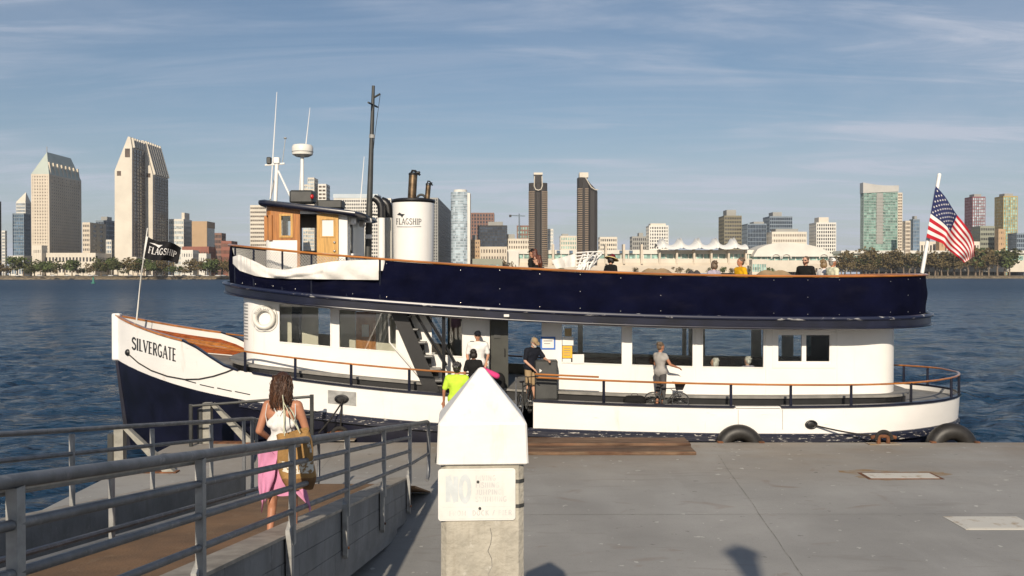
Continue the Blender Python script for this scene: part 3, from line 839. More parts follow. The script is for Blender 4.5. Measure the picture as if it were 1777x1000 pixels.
# white topsides
mb = MB()
n = 5
def lv(top_):
    return lambda x: [lerp(WB(x) - .005, top_(x), i / n) for i in range(n + 1)]
xl = [x for x in STX if x < GAP[0]] + [GAP[0]]
xr = [GAP[1]] + [x for x in STX if x > GAP[1]]
side_loft(mb, 1, xl, lv(T)); side_loft(mb, 1, xr, lv(T)); side_loft(mb, -1, STX, lv(T))
tops = mb.build('topsides', M['hullwhite'], BOAT)
# bulwark inner faces
mb = MB()
lvi = lambda x: [Bt(x) - .14, lerp(Bt(x) - .14, T(x), .5), T(x)]
side_loft(mb, 1, xl, lvi, -.11); side_loft(mb, 1, xr, lvi, -.11); side_loft(mb, -1, STX, lvi, -.11)
for xg in GAP:
    mb.add([(xg, YC - bb(xg, 1.5), WB(xg)), (xg, YC - bb(xg, 1.5) + .11, WB(xg)), (xg, YC - bb(xg, 1.5) + .11, T(xg)), (xg, YC - bb(xg, 1.5), T(xg))], [(0, 1, 2, 3)])
mb.build('bulwark_lining', M['hullwhite'], BOAT)
# bow planking inside the bulwark
for sg in (1, -1):
    xs_ = [x for x in STX if -11.2 < x < -7.3]
    for k in range(4):
        q = MB()
        def lvp(x, k=k):
            lo, hi = Bt(x) - .1, T(x) - .17
            return [lerp(lo, hi, k / 4), lerp(lo, hi, (k + .93) / 4)]
        side_loft(q, sg, xs_, lvp, -.125 - .006 * (k % 2), True); q.build('plank', M['mahog'] if k != 2 else M['teak'], BOAT)
# caps
def cap(xs, sg, wd, th, m_, zf, name='bulwark_cap', dz=0):
    q = MB(); rings = []
    for x in xs:
        z = zf(x) + dz; b = bb(x, z); 
        rings.append([(x, YC - sg * (b + wd * .35), z), (x, YC - sg * (b - wd * .65), z), (x, YC - sg * (b - wd * .65), z + th), (x, YC - sg * (b + wd * .35), z + th)])
    q.loft(rings, sm=True); return q.build(name, m_, BOAT)
for sg in (1, -1):
    cap([x for x in STX if x < -8.75], sg, .2, .05, M['teak'], Hr)
    cap([x for x in STX if -9.0 < x < -7.2], sg, .16, .045, M['navy'], T)
cap([x for x in xl if x > -7.3], 1, .2, .055, M['navy'], T)
cap([x for x in xr if x < 5.72] + [5.75], 1, .2, .055, M['navy'], T)
cap([5.78, 6.4, 6.93], 1, .17, .03, M['hullwhite'], T)
cap([6.96] + [x for x in xr if x > 6.96], 1, .2, .055, M['navy'], T)
cap([x for x in STX if x > -7.3], -1, .2, .055, M['navy'], T)
# rub strake
for sg in (1, -1):
    q = MB(); rings = []
    for x in [x for x in STX if x > -7.5]:
        k = .02 + .11 * sstep(-7.5, -4, x); z = WB(x); b = bb(x, z)
        rings.append([(x, YC - sg * (b - .05), z - .24), (x, YC - sg * (b + k), z - .20), (x, YC - sg * (b + k), z - .06), (x, YC - sg * (b + k * .6), z), (x, YC - sg * (b - .05), z + .004)])
    q.loft(rings, sm=False); q.build('rub_strake', M['strake'], BOAT)
# stem head
q = MB(); q.cbox((-11.50, YC, 3.18), (.24, .22, 1.36), bev=.03); q.build('stem_post', M['hullwhite'], BOAT)
q = MB(); q.hexa([(-11.14, YC - .07, -.8), (-10.9, YC - .07, -.8), (-10.9, YC + .07, -.8), (-11.14, YC + .07, -.8), (-11.53, YC - .07, 2.5), (-11.3, YC - .07, 2.5), (-11.3, YC + .07, 2.5), (-11.53, YC + .07, 2.5)]); q.build('stem', M['hullnavy'], BOAT)

def hullpt(px, py, off=.0, far=False):
    Y = 26.5
    for _ in range(12):
        p = P(px, py, Y); x = max(-11.49, min(12.79, p.x)); Y = YC - bb(x, p.z)
    return P(px, py, Y - off)
# name on the bow
q = MB()
s = 'SILVERGATE'; W_ = text_width(s)
def nm(u, v, l):
    t = u / W_
    px = 229 + 78 * (t + .06 * t * (1 - t)); by = 605.5 + 23 * t; hgt = 20 + 2.5 * t
    return hullpt(px, by - v * hgt, .006 + l * .003)
letters(q, s, nm, .205, .10, True); q.build('lettering', M['ink'], tops)
# freeing slots, hawse plate, bow eye, seams, stern hawse
for (a, b_) in (((322, 660), (340, 665)), ((347, 667.5), (371, 673)), ((377, 673.5), (402, 679)), ((408, 679.5), (434, 685))):
    q = MB(); p0, p1 = hullpt(*a, .004), hullpt(*b_, .004)
    q.tube([p0, p1], .013, 6); q.build('freeing_slot', M['blk'], tops)
q = MB(); c = [hullpt(569, 677, .012), hullpt(618, 681, .012), hullpt(618, 705, .012), hullpt(569, 700, .012)]
q.prism(c, (0, .03, 0)); hp = q.build('hawse_plate', M['galvl'], tops)
q = MB(); p0 = hullpt(593, 692.5, .03)
q.lathe([(.0, 0), (.17, 0), (.19, -.02), (.13, -.04), (.12, -.012), (0, -.012)], (0, 0, 0), 20, axis='y')
q.v = [(x * 1.0 + p0.x, y + p0.y, z * .62 + p0.z) for x, y, z in q.v]
q.build('hawse_hole', M['blk'], hp)
p1 = hullpt(1408, 737, .03)
q = MB(); q.torus((0, 0, 0), .13, .035, 'y', 20, 8); q.ell((0, .01, 0), (.12, .02, .12)); q.v = [(x + p1.x, y + p1.y, z * .72 + p1.z) for x, y, z in q.v]; q.build('hawse_hole', M['blk'], tops)
q = MB(); p2 = hullpt(222, 612, .02); q.ell(p2, (.09, .06, .1)); q.build('bow_eye', M['blk'], tops)
for px in (1281, 1358):
    q = MB(); q.tube([hullpt(px, 711, .002), hullpt(px, 746, .002)], .006, 5); q.build('seam', M['inkgrey'], tops)

# decks
mb = MB()
rings = []
for x in STX: rings.append([(x, YC - (bb(x, Bt(x)) - .05), Bt(x) - .13), (x, YC, Bt(x) - .10), (x, YC + (bb(x, Bt(x)) - .05), Bt(x) - .13)])
mb.loft(rings, closed=False, caps=False, sm=False); mb.build('main_deck', M['deckgrey'], BOAT)

# handrails and stanchions
def hr_pt(x, sg, dz=0): z = Hr(x) + dz; return Vector((x, YC - sg * (bb(x, Bt(x)) - .05), z))
def run(xs, sg, r=.034, dz=0, m_='teak'):
    q = MB(); q.tube([hr_pt(x, sg, dz) for x in xs], r, 8, flat=.75); return q.build('handrail', M[m_], BOAT)
run([-8.85 + i * .35 for i in range(23)] + [-.98], 1)
run([.60 + i * .4 for i in range(3)] + [2.25], 1, dz=.085)
xs_ = [.60 + i * .4 for i in range(28)] + [11.9, 12.2, 12.42, 12.58, 12.68, 12.74]
q = MB(); q.tube([hr_pt(x, 1) for x in xs_] + [hr_pt(x, -1) for x in reversed(xs_)], .036, 8, flat=.75); q.build('handrail', M['teak'], BOAT)
run([-8.85 + i * .4 for i in range(24)], -1)
def stx(px): 
    x = (px - 888.5) / F * 25.4
    for _ in range(8): x = (px - 888.5) / F * (YC - bb(x, Bt(x)) + .05)
    return x
for px in (425, 512, 609, 710, 1048, 1269, 1373, 1478, 1582, 1652):
    x = stx(px); p = hr_pt(x, 1)
    q = MB(); q.tube([(p.x, p.y, Bt(x)), p], .038, 8); q.build('stanchion', M['navy'], BOAT)
for x in (12.55, 12.1, 11.2, 10.2, 9.2, 7.0, 4.5, 2.0, -1, -4, -6.5):
    p = hr_pt(x, -1); q = MB(); q.tube([(p.x, p.y, Bt(x)), p], .038, 8); q.build('stanchion', M['navy'], BOAT)
p = hr_pt(12.5, 1); q = MB(); q.tube([(p.x, p.y, Bt(12.5)), p], .038, 8); q.build('stanchion', M['navy'], BOAT)

# ---- main cabin
YN, YF = 26.5, 30.5
XF0, XA0 = -6.5, 9.75
def blocks(mb, x0, x1, y0, y1, zb, zt, ops, mi=0):
    """wall with rectangular openings; ops = (xa, xb, low(x), high(x))"""
    br = sorted(set([x0, x1] + [v for o in ops for v in o[:2]]))
    for a, b_ in zip(br[:-1], br[1:]):
        mid = (a + b_) / 2
        op = [o for o in ops if o[0] < mid < o[1]]
        segs = [(zb, op[0][2]), (op[0][3], zt)] if op else [(zb, zt)]
        for lo, hi in segs:
            if hi(mid) - lo(mid) < .01: continue
            mb.hexa([(a, y0, lo(a)), (b_, y0, lo(b_)), (b_, y1, lo(b_)), (a, y1, lo(a)), (a, y0, hi(a)), (b_, y0, hi(b_)), (b_, y1, hi(b_)), (a, y1, hi(a))], mi)
wx = lambda px: (px - 888.5) / F * YN
wt, wb = (lambda x: R(x) - 1.46), (lambda x: R(x) - 2.475)
cz0, cz1 = (lambda x: Bt(x) - .15), (lambda x: R(x) - 1.2)
NEAR = [(485, 573), (589, 687), (749, 802), (975, 1079), (1097, 1202), (1220, 1325)]
ops = [(wx(a), wx(b_), wb, wt) for a, b_ in NEAR]
door = (wx(850), wx(940), lambda x: Bt(x) - .1, lambda x: R(x) - 1.40)
sw_t, sw_b = (lambda x: R(x) - 1.60), (lambda x: R(x) - 2.31)
slide = (wx(1351), wx(1440), sw_b, sw_t)
mb = MB(); blocks(mb, XF0, XA0, YN, YN + .07, cz0, cz1, ops + [door, slide]); wall = mb.build('cabin_wall', M['white'], BOAT)
fops = [(-6.1, -4.25, wb, wt), (-3.95, -2.0, wb, wt), (-.35, 1.08, lambda x: R(x) - 2.95, wt)]
fhi = lambda x: R(x) - 2.50
for a, b_ in ((1.35, 2.05), (2.2, 3.45), (3.7, 5.3), (5.42, 5.5), (6.0, 7.45), (7.75, 8.4), (8.75, 9.3)): fops.append((a, b_, fhi, wt))
mb = MB(); blocks(mb, XF0, XA0, YF - .07, YF, cz0, cz1, fops); mb.build('cabin_wall', M['intdark'], BOAT)
def arc_wall(xc, sgn_, L, e=2.6, n=26):
    pts = []
    for i in range(n + 1):
        a = -PI / 2 + PI * i / n
        ca, sa = math.cos(a), math.sin(a)
        pts.append((xc + sgn_ * L * abs(ca) ** (2 / e), (YN + YF) / 2 + (YF - YN) / 2 * math.copysign(abs(sa) ** (2 / e), sa)))
    return pts
for xc, sg, L in ((XF0, -1, 1.1), (XA0, 1, 1.0)):
    q = MB(); pts = arc_wall(xc, sg, L)
    q.loft([[(x, y, cz0(x)), (x, y, cz1(x))] for x, y in pts], closed=False, caps=False)
    q.build('cabin_end', M['white'], BOAT)
# louvre on the forward curve
lv_ = arc_wall(XF0, -1, 1.1)
q = MB()
for k in range(12):
    z = R(-7.4) - 1.62 - k * .085
    for i in range(5, 8):
        (xa, ya), (xb, yb) = lv_[i], lv_[i + 1]
        q.add([(xa - .012, ya - .006, z), (xb - .012, yb - .006, z), (xb - .012, yb - .006, z + .03), (xa - .012, ya - .006, z + .03)], [(0, 1, 2, 3)])
q.build('louvre', M['inkgrey'], BOAT)
# interior
q = MB(); q.box(XF0, XA0, YN + .08, YF - .08, 1.60, 1.66); q.build('cabin_floor', M['intfloor'], BOAT)
q = MB()
blocks(q, XF0, XA0, YN + .075, YN + .10, cz0, cz1, [(o[0] - .02, o[1] + .02, (lambda x, f=o[2]: f(x) - .02), (lambda x, f=o[3]: f(x) + .02)) for o in ops + [door, slide]])
q.build('inner_lining', M['intdark'], BOAT)
for a, b_ in ((1.4, 3.5), (3.8, 5.9), (6.2, 9.0), (-6.0, -4.3)):
    q = MB()
    q.cbox(((a + b_) / 2, 29.9, 2.02), (b_ - a, .55, .08), bev=.02); q.cbox(((a + b_) / 2, 30.2, 2.22), (b_ - a, .07, .44), bev=.02); q.cbox(((a + b_) / 2, 29.95, 1.83), (b_ - a - .2, .4, .3))
    q.build('cabin_bench', M['intwood'], BOAT)
# glazing and frames
def frame(x0, x1, lo, hi, y, wd, m_, parent):
    q = MB()
    for (a, b_, f0, f1) in ((x0, x1, lambda x: lo(x) - wd, lo), (x0, x1, hi, lambda x: hi(x) + wd), (x0 - wd, x0, lambda x: lo(x) - wd, lambda x: hi(x) + wd), (x1, x1 + wd, lambda x: lo(x) - wd, lambda x: hi(x) + wd)):
        q.hexa([(a, y - .018, f0(a)), (b_, y - .018, f0(b_)), (b_, y + .01, f0(b_)), (a, y + .01, f0(a)), (a, y - .018, f1(a)), (b_, y - .018, f1(b_)), (b_, y + .01, f1(b_)), (a, y + .01, f1(a))])
    return q.build('window_frame', m_, parent)
def pane(x0, x1, lo, hi, y, m_, parent, name='pane'):
    q = MB(); q.hexa([(x0, y, lo(x0)), (x1, y, lo(x1)), (x1, y + .006, lo(x1)), (x0, y + .006, lo(x0)), (x0, y, hi(x0)), (x1, y, hi(x1)), (x1, y + .006, hi(x1)), (x0, y + .006, hi(x0))])
    return q.build(name, m_, parent)
for o in ops:
    f = frame(o[0], o[1], o[2], o[3], YN, .03, M['white'], BOAT)
    pane(o[0], o[1], o[2], o[3], YN + .03, M['pane'], f)
f = frame(slide[0] - .04, slide[1] + .04, lambda x: sw_b(x) - .06, lambda x: sw_t(x) + .06, YN, .12, M['white'], BOAT)
xm = (slide[0] + slide[1]) / 2
q = MB(); q.hexa([(xm - .06, YN - .012, sw_b(xm)), (xm + .06, YN - .012, sw_b(xm)), (xm + .06, YN + .05, sw_b(xm)), (xm - .06, YN + .05, sw_b(xm)), (xm - .06, YN - .012, sw_t(xm)), (xm + .06, YN - .012, sw_t(xm)), (xm + .06, YN + .05, sw_t(xm)), (xm - .06, YN + .05, sw_t(xm))]); q.build('mullion', M['white'], f)
pane(slide[0], xm - .06, sw_b, sw_t, YN + .04, M['pane'], f); pane(xm + .06, slide[1], sw_b, sw_t, YN + .04, M['paneg'], f)
# inner doors / dark furniture seen through the forward windows
q = MB(); q.box(P(618, 570, 27.45).x, P(652, 570, 27.45).x, 27.45, 27.5, 1.7, R(-4) - 1.5); d_ = q.build('inner_door', M['oakred'], BOAT)
q = MB(); pa = P(634, 574, 27.44); q.box(pa.x - .10, pa.x + .10, 27.44, 27.447, pa.z - .17, pa.z + .17); q.build('notice', M['paper'], d_)
for px, w_ in ((514, .22),):
    p = P(px, 560, 28.2); q = MB(); q.cbox((p.x, 28.2, 2.7), (w_, .3, 2.4), bev=.03); q.build('cabin_locker', M['dgrey'], BOAT)
M['panel'] = mat('cream_cabin_panel', (.62, .57, .46), .5, var=.06, scale=2)
for pa_, pb_, Y_ in ((478, 506, 27.15), (524, 552, 27.7), (586, 617, 27.5), (653, 690, 27.5)):
    a, b_ = P(pa_, 560, Y_), P(pb_, 560, Y_)
    q = MB(); q.box(a.x, b_.x, Y_, Y_ + .05, 1.7, R(a.x) - 1.45); q.build('cabin_partition', M['panel'], BOAT)
# vertical wall battens and pipe bracket
for px in (1082, 1208, 1330, 1454, 843):
    q = MB(); x = wx(px); q.box(x - .02, x + .02, YN - .02, YN + .002, cz0(x) + .3, cz1(x)); q.build('batten', M['white'], BOAT)
# ledge round the cabin
def ledge(off, z0, z1, m_, name):
    pts = [(x, y) for x, y in arc_wall(XF0, -1, 1.1 + off)]
    pts = [(x, 28.5 + (y - 28.5) * (2 + off) / 2) for x, y in pts]
    pa = [(x, 28.5 + (y - 28.5) * (2 + off) / 2) for x, y in arc_wall(XA0, 1, 1.0 + off)]
    mids_n = [(lerp(XF0, XA0, i / 12), 28.5 - (2 + off)) for i in range(1, 12)]
    mids_f = [(lerp(XF0, XA0, i / 12), 28.5 + (2 + off)) for i in range(1, 12)]
    loop = list(reversed(pts)) + mids_n + pa + list(reversed(mids_f))
    q = MB()
    q.loft([[(x, y, Bt(x) + z0) for x, y in loop], [(x, y, Bt(x) + z1) for x, y in loop]], sm=False, caps=False)
    inner = [(28.5 - 0, 0)]
    c_ = [(min(max(x, XF0), XA0), 28.5) for x, y in loop]
    k = len(loop)
    q.loft([[(x, y, Bt(x) + z1) for x, y in loop], [(x, y, Bt(x) + z1) for x, y in c_]], sm=False, caps=False)
    return q.build(name, m_, BOAT)
ledge(.38, .13, .185, [M['deckgrey']], 'side_ledge')
ledge(.30, -.13, .128, [M['blk']], 'ledge_gap_shade')  # black band painted in for the shade in the gap under the ledge

# door leaf, doorway notice, handles
dz0, dz1 = (lambda x: Bt(x) - .1), (lambda x: R(x) - 1.42)
xa, xb = wx(852), wx(882)
q = MB(); q.hexa([(xa, 26.42, dz0(xa)), (xb, 26.36, dz0(xb)), (xb, 26.41, dz0(xb)), (xa, 26.47, dz0(xa)), (xa, 26.42, dz1(xa)), (xb, 26.36, dz1(xb)), (xb, 26.41, dz1(xb)), (xa, 26.47, dz1(xa))]); dl = q.build('door', M['olive'], BOAT)
q = MB(); p = P(876, 612, 26.35); q.tube([(p.x, 26.34, p.z + .1), (p.x, 26.31, p.z + .08), (p.x, 26.31, p.z - .08), (p.x, 26.34, p.z - .1)], .014, 6); q.build('handle', M['blk'], dl)
q = MB(); p = P(863, 578, 26.37); q.box(p.x - .09, p.x + .09, 26.365, 26.372, p.z - .14, p.z + .14); q.build('notice', M['dgrey'], dl)
# paper notices
def paper(px0, px1, py0, py1, Y, m_, parent=None):
    a, b_ = P(px0, py1, Y), P(px1, py0, Y)
    q = MB(); q.box(a.x, b_.x, Y, Y + .005, a.z, b_.z); return q.build('notice', m_, parent or BOAT)
paper(938, 964, 584.5, 607, 26.485, M['bluep']); paper(941, 961, 587.5, 604, 26.478, M['paper'])
paper(980, 992, 570, 584, 26.47, M['beigep']); paper(976, 995, 585, 599.5, 26.47, M['paper']); paper(976, 993, 600.5, 621.5, 26.47, M['yellow']); paper(976, 991, 622.5, 630, 26.47, M['paper']); paper(993.5, 1013.5, 615, 631.5, 26.47, M['paper'])
for (a, b_, c, d) in ((943, 959, 591, 592.5), (944, 955, 596, 597)): paper(a, b_, c, d, 26.470, M['inkgrey'])
for k in range(4): paper(978, 990, 604 + k * 4, 605 + k * 4, 26.462, M['inkgrey'])

# ---- stair to the upper deck
st = MB()
a, b_ = P(676, 538, 25.9), P(737, 680, 25.9)
wst = .40
st.hexa([(b_.x, 25.88, b_.z), (b_.x + wst, 25.88, b_.z), (b_.x + wst, 25.93, b_.z), (b_.x, 25.93, b_.z), (a.x, 25.88, a.z), (a.x + wst, 25.88, a.z), (a.x + wst, 25.93, a.z), (a.x, 25.93, a.z)])
st.hexa([(b_.x, 26.38, b_.z), (b_.x + wst, 26.38, b_.z), (b_.x + wst, 26.43, b_.z), (b_.x, 26.43, b_.z), (a.x, 26.38, a.z), (a.x + wst, 26.38, a.z), (a.x + wst, 26.43, a.z), (a.x, 26.43, a.z)])
stair = st.build('stair', M['blk'], BOAT)
for (px, py) in ((701, 550), (715, 572), (728, 595), (740, 619), (753, 641), (763, 661)):
    p = P(px, py, 26.0)
    q = MB(); q.box(p.x - .14, p.x + .16, 25.90, 26.40, p.z - .035, p.z); t_ = q.build('tread', M['blk'], stair)
    q = MB(); q.box(p.x - .14, p.x + .165, 25.89, 26.40, p.z + .001, p.z + .018); q.build('nosing', M['galvl'], t_)
    q = MB(); q.box(p.x - .16, p.x + .1, 26.3, 26.36, p.z - .30, p.z - .04); q.build('riser', M['blk'], stair)
for pts, r in ((((719, 541), (775, 634)), .035), (((738, 543), (791, 632)), .04)):
    q = MB(); q.tube([P(*pts[0], 25.85), P(*pts[1], 25.85)], r, 8); q.build('stair_rail', M['blk'], stair)
q = MB(); q.tube([P(770, 540, 25.6), P(770, 690, 25.6)], .045, 8); q.build('deck_post', M['blk'], BOAT)
q = MB(); q.tube([P(675, 552, 26.3), P(676, 594, 26.3), P(737, 664, 26.3)], .022, 8); q.build('stair_rail', M['white'], stair)
# dark locker by the gate with triangle mark
a, b_ = P(928, 694, 25.75), P(968, 626, 25.75)
q = MB(); q.cbox(((a.x + b_.x) / 2, 25.98, (a.z + b_.z) / 2), (b_.x - a.x, .42, b_.z - a.z), bev=.03); lk = q.build('locker', M['dgrey'], BOAT)
q = MB(); c = P(938.5, 643.5, 25.76); q.add([(c.x - .035, 25.764, c.z - .05), (c.x + .035, 25.764, c.z), (c.x - .035, 25.764, c.z + .05)], [(0, 1, 2)]); q.build('triangle_mark', M['paper'], lk)

# ---- upper deck
def uout(off=0.0, n=150):
    """outline of the upper deck, clockwise seen from above, starting at the bow on the near side"""
    pts = []
    XA, XB, a1, a2, B = -4.1, 8.4, 4.2, 3.45, 3.1
    def f(x):
        if x < XA: s = (XA - x) / a1; return B * max(0, 1 - s ** 2.3) ** .62
        if x > XB: s = (x - XB) / a2; return B * max(0, 1 - s ** 3.0) ** .5
        return B
    xs = []
    for i in range(n + 1):
        t = (1 - math.cos(PI * i / n)) / 2
        xs.append(lerp(XA - a1, XB + a2, t))
    near = [Vector((x, YC - f(x), 0)) for x in xs]; farp = [Vector((x, YC + f(x), 0)) for x in reversed(xs)][1:-1]
    loop = near + farp
    m = len(loop); outp = []
    for i, p in enumerate(loop):
        d = loop[(i + 1) % m] - loop[i - 1]; d.normalize()
        nrm = Vector((d.y, -d.x, 0))
        outp.append(p + nrm * off)
    return outp
def band(loop, z0, z1, m_, name, cap=True, sm=True):
    q = MB(); q.loft([[(p.x, p.y, R(p.x) + z0) for p in loop], [(p.x, p.y, R(p.x) + z1) for p in loop]], caps=cap, sm=sm)
    return q.build(name, m_, BOAT)
O0 = uout(0)
band(O0, -1.37, -1.10, M['navy'], 'upper_deck_fascia', cap=False)
q = MB(); near = uout(0); mid = [Vector((p.x, YC, 0)) for p in near]
q.loft([[(p.x, p.y, R(p.x) - 1.12) for p in near], [(p.x, p.y, R(p.x) - 1.12) for p in mid]], caps=False, sm=False)
q.loft([[(p.x, p.y, R(p.x) - 1.365) for p in near], [(p.x, p.y, R(p.x) - 1.365) for p in mid]], caps=False, sm=False)
q.build('upper_deck', M['deckgrey'], BOAT)
def lip(off, z, r, m_, name):
    q = MB(); q.tube([(p.x, p.y, R(p.x) + z) for p in uout(off)], r, 8, closed=True); return q.build(name, m_, BOAT)
M['moulding_glint'] = mat('navy_moulding_glints', (0.012, 0.016, 0.04), 0.28, scale=7, col2=(0.40, 0.40, 0.40), thresh=(0.60, 0.66), stretch=(.35, 1, 1), det=8)  # pale flecks paint the speckled glints along the moulding
lip(.02, -1.10, .055, M['moulding_glint'], 'fascia_moulding'); lip(.01, -1.355, .03, M['navy'], 'fascia_moulding')
# canvas dodger
def ctop(x, y):
    if y < YC - .9 and -8.05 < x < -3.42: return -.47 + .10 * math.sin(x * 2.2)
    return -.035
CAN = uout(-.14, 220)
q = MB(); nl = 12; rings = []
rs = np.random.RandomState(5); ph = rs.rand(12) * 6.28
for k in range(nl + 1):
    ring = []
    for i, p in enumerate(CAN):
        t = k / nl
        lo, hi = -1.06, ctop(p.x, p.y)
        d = p - Vector((max(-4, min(8, p.x)), YC, 0)); d.normalize()
        s_ = p.x + .25 * math.sin(t * 5 + p.x)
        wv = .012 * math.sin(s_ * 3.1 + ph[0] + t * 2) + .010 * math.sin(s_ * 7.3 + ph[1] - t * 4) + .008 * math.sin(s_ * 1.3 + t * 9)
        ring.append(p + d * (wv * math.sin(PI * min(1, t * 1.1 + .02)) + .025 * math.sin(PI * t)) + Vector((0, 0, R(p.x) + lerp(lo, hi, t))))
    rings.append(ring)
q.loft(rings, caps=False); canvas = q.build('canvas_dodger', M['canvas'], BOAT, sharp=70)
q = MB(); near = [p for p in uout(-.095, 90) if p.y < YC - .2]
for i, p in enumerate(near):
    if i % 3 == 0:
        if random.random() < .25: continue
        for z in ((-.98, -.55, -.10) if i % 6 == 0 else (-.98, -.12)):
            if p.x < -3.4 and z > -.6: continue
            q.ell((p.x, p.y - .012, R(p.x) + z + random.uniform(-.03, .03)), (.0115, .010, .0115), 6, 4)
tag(q.build('grommets', M['chrome'], canvas), kind='stuff')
q = MB(); lp = uout(-.12)
q.tube([(p.x, p.y, R(p.x)) for p in lp], .045, 8, closed=True, flat=.7); q.build('upper_rail', M['teak'], BOAT)
# rail posts in the open part and the wire net
for x in (-7.7, -7.0, -6.1, -5.2, -4.3, -3.45):
    p = min([p for p in lp if p.y < YC], key=lambda p: abs(p.x - x))
    q = MB(); q.tube([(p.x, p.y + .03, R(p.x) - 1.05), (p.x, p.y + .03, R(p.x))], .028, 8); q.build('rail_post', M['navy'], BOAT)
q = MB(); npt = [p for p in uout(-.16, 260) if p.y < YC - .3 and -7.9 < p.x < -3.45]
cum = [0]
for a, b_ in zip(npt[:-1], npt[1:]): cum.append(cum[-1] + (b_ - a).length)
def npoint(s):
    s = max(0, min(cum[-1], s)); i = max(0, min(len(cum) - 2, np.searchsorted(cum, s) - 1)); t = (s - cum[i]) / (cum[i + 1] - cum[i]); return npt[i].lerp(npt[i + 1], t)
s = -.5; hN = .5
while s < cum[-1]:
    for d in (1, -1):
        a, b_ = (s, s + hN) if d > 0 else (s + hN, s)
        if min(a, b_) >= 0 and max(a, b_) <= cum[-1]:
            pa, pb = npoint(a), npoint(b_)
            q.tube([(pa.x, pa.y, R(pa.x) - .06 - hN), (pb.x, pb.y, R(pb.x) - .06)], .0075, 4, caps=False)
    s += .085
tag(q.build('safety_net', M['net'], BOAT), kind='stuff')
# slumped white tarpaulin hung on the outside of the dodger
tp_t = [(404, 446), (415, 442), (443, 454), (464, 465), (495, 468.5), (544, 459), (576, 454), (618, 451.5), (657, 451)]
tp_b = [(404, 458), (416, 470), (443, 479), (464, 482), (495, 484), (544, 484.5), (576, 485), (618, 485.5), (657, 486)]
def interp(tb, px):
    for (a, b_), (c, d) in zip(tb[:-1], tb[1:]):
        if a <= px <= c: return lerp(b_, d, (px - a) / (c - a))
    return tb[-1][1]
outn = [p for p in uout(-.07, 300) if p.y < YC - .02]
def outY(px):
    best = min(outn, key=lambda p: abs((p.x) * F / p.y - (px - 888.5)) + (10 if p.x > -2 else 0)); return best.y
def tarp(u, v):
    px = lerp(404, 657, u); py = lerp(interp(tp_t, px), interp(tp_b, px), v)
    dy = .05 * math.sin(v * PI) + .03 * math.sin(u * 19 + v * 3) + .03 * math.sin(u * 33 - v * 6 + 1) * v + .009 * math.sin(u * 61 + v * 5 + 3 * math.sin(u * 9) + 2 * math.sin(v * 4)) * math.sin(u * 7 + 1)
    if .28 < u < .62: dy += .05 * max(0, math.sin((v - .5 + (u - .3) * 1.2) * 6))
    return P(px, py, outY(px) - .06 - dy)
q = MB(); q.grid(tarp, 180, 16); q.build('tarpaulin', M['tarp'], BOAT, sharp=80)

# ---- pilothouse
PH = BOAT
yn, yf = 27.0, 30.1
ph0, ph1 = (470 - 888.5) / F * yn, (603 - 888.5) / F * yn
zt_ = lambda x: lerp(6.86, 6.60, (x - ph0) / (ph1 - ph0))
zb_ = lambda x: R(x) - 1.1
pp = lambda px: (px - 888.5) / F * yn
pz = lambda py: ZC + (476 - py) / F * yn
# near wall: white base, wooden upper panel with window, doorway
q = MB(); blocks(q, ph0, pp(516), yn, yn + .06, zb_, lambda x: pz(417) - .0 * x, []); ph_wall = q.build('pilothouse_wall', M['white'], PH)
q = MB(); blocks(q, ph0, pp(516), yn - .01, yn + .05, lambda x: pz(417), zt_, [(pp(488), pp(506), lambda x: pz(410), lambda x: pz(374))]); wp = q.build('window_panel', M['oakred'], ph_wall)
frame(pp(489), pp(505), lambda x: pz(409), lambda x: pz(375), yn - .02, .06, M['oak'], wp)
pane(pp(488), pp(506), lambda x: pz(410), lambda x: pz(374), yn + .02, M['pane'], wp)
q = MB(); blocks(q, pp(516), pp(521), yn - .015, yn + .06, zb_, zt_, []); q.build('door_jamb', M['oakred'], ph_wall)
q = MB(); blocks(q, pp(516), pp(588), yn, yn + .06, lambda x: pz(371.5), zt_, []); q.build('lintel', M['white'], ph_wall)
q = MB(); blocks(q, pp(586), pp(603), yn, yn + .06, zb_, zt_, []); q.build('pilothouse_wall', M['white'], PH)
dt = lambda x: lerp(pz(372), pz(369), (x - pp(551)) / (pp(588) - pp(551)))
q = MB(); blocks(q, pp(551), pp(588), yn - .07, yn - .025, zb_, dt, [(pp(559), pp(580.5), lambda x: pz(411), lambda x: pz(381))]); dr = q.build('door', M['oak'], PH)
pane(pp(559), pp(580.5), lambda x: pz(411), lambda x: pz(381), yn - .05, M['panew'], dr)
frame(pp(559.8), pp(579.7), lambda x: pz(410.2), lambda x: pz(381.8), yn - .07, .03, M['oak'], dr)
q = MB()
for py in (421, 436): q.ell((pp(581.5), yn - .09, pz(py)), (.035, .03, .035), 8, 6)
q.build('door_knob', M['chrome'], dr)
# far wall with big windows, curved front, aft wall
q = MB(); blocks(q, ph0, ph1, yf - .06, yf, zb_, zt_, [(ph0 + .2, ph0 + .95, lambda x: 5.72, lambda x: 6.42), (ph0 + 1.05, ph0 + 1.95, lambda x: 5.72, lambda x: 6.42)]); q.build('pilothouse_wall', M['intdark'], PH)
q = MB(); fr_ = []
for i in range(13):
    a = -PI / 2 + PI * i / 12
    fr_.append((ph0 - .30 * math.cos(a) ** .8 if abs(math.cos(a)) > 1e-6 else ph0, (yn + yf) / 2 + (yf - yn) / 2 * math.sin(a)))
def ph_arc(z0, z1, m_, nm):
    q = MB(); q.loft([[(x, y, z0(x)), (x, y, z1(x))] for x, y in fr_], closed=False, caps=False); return q.build(nm, m_, PH)
ph_arc(zb_, lambda x: pz(417), M['white'], 'pilothouse_front'); ph_arc(lambda x: pz(374), zt_, M['oakred'], 'pilothouse_front')
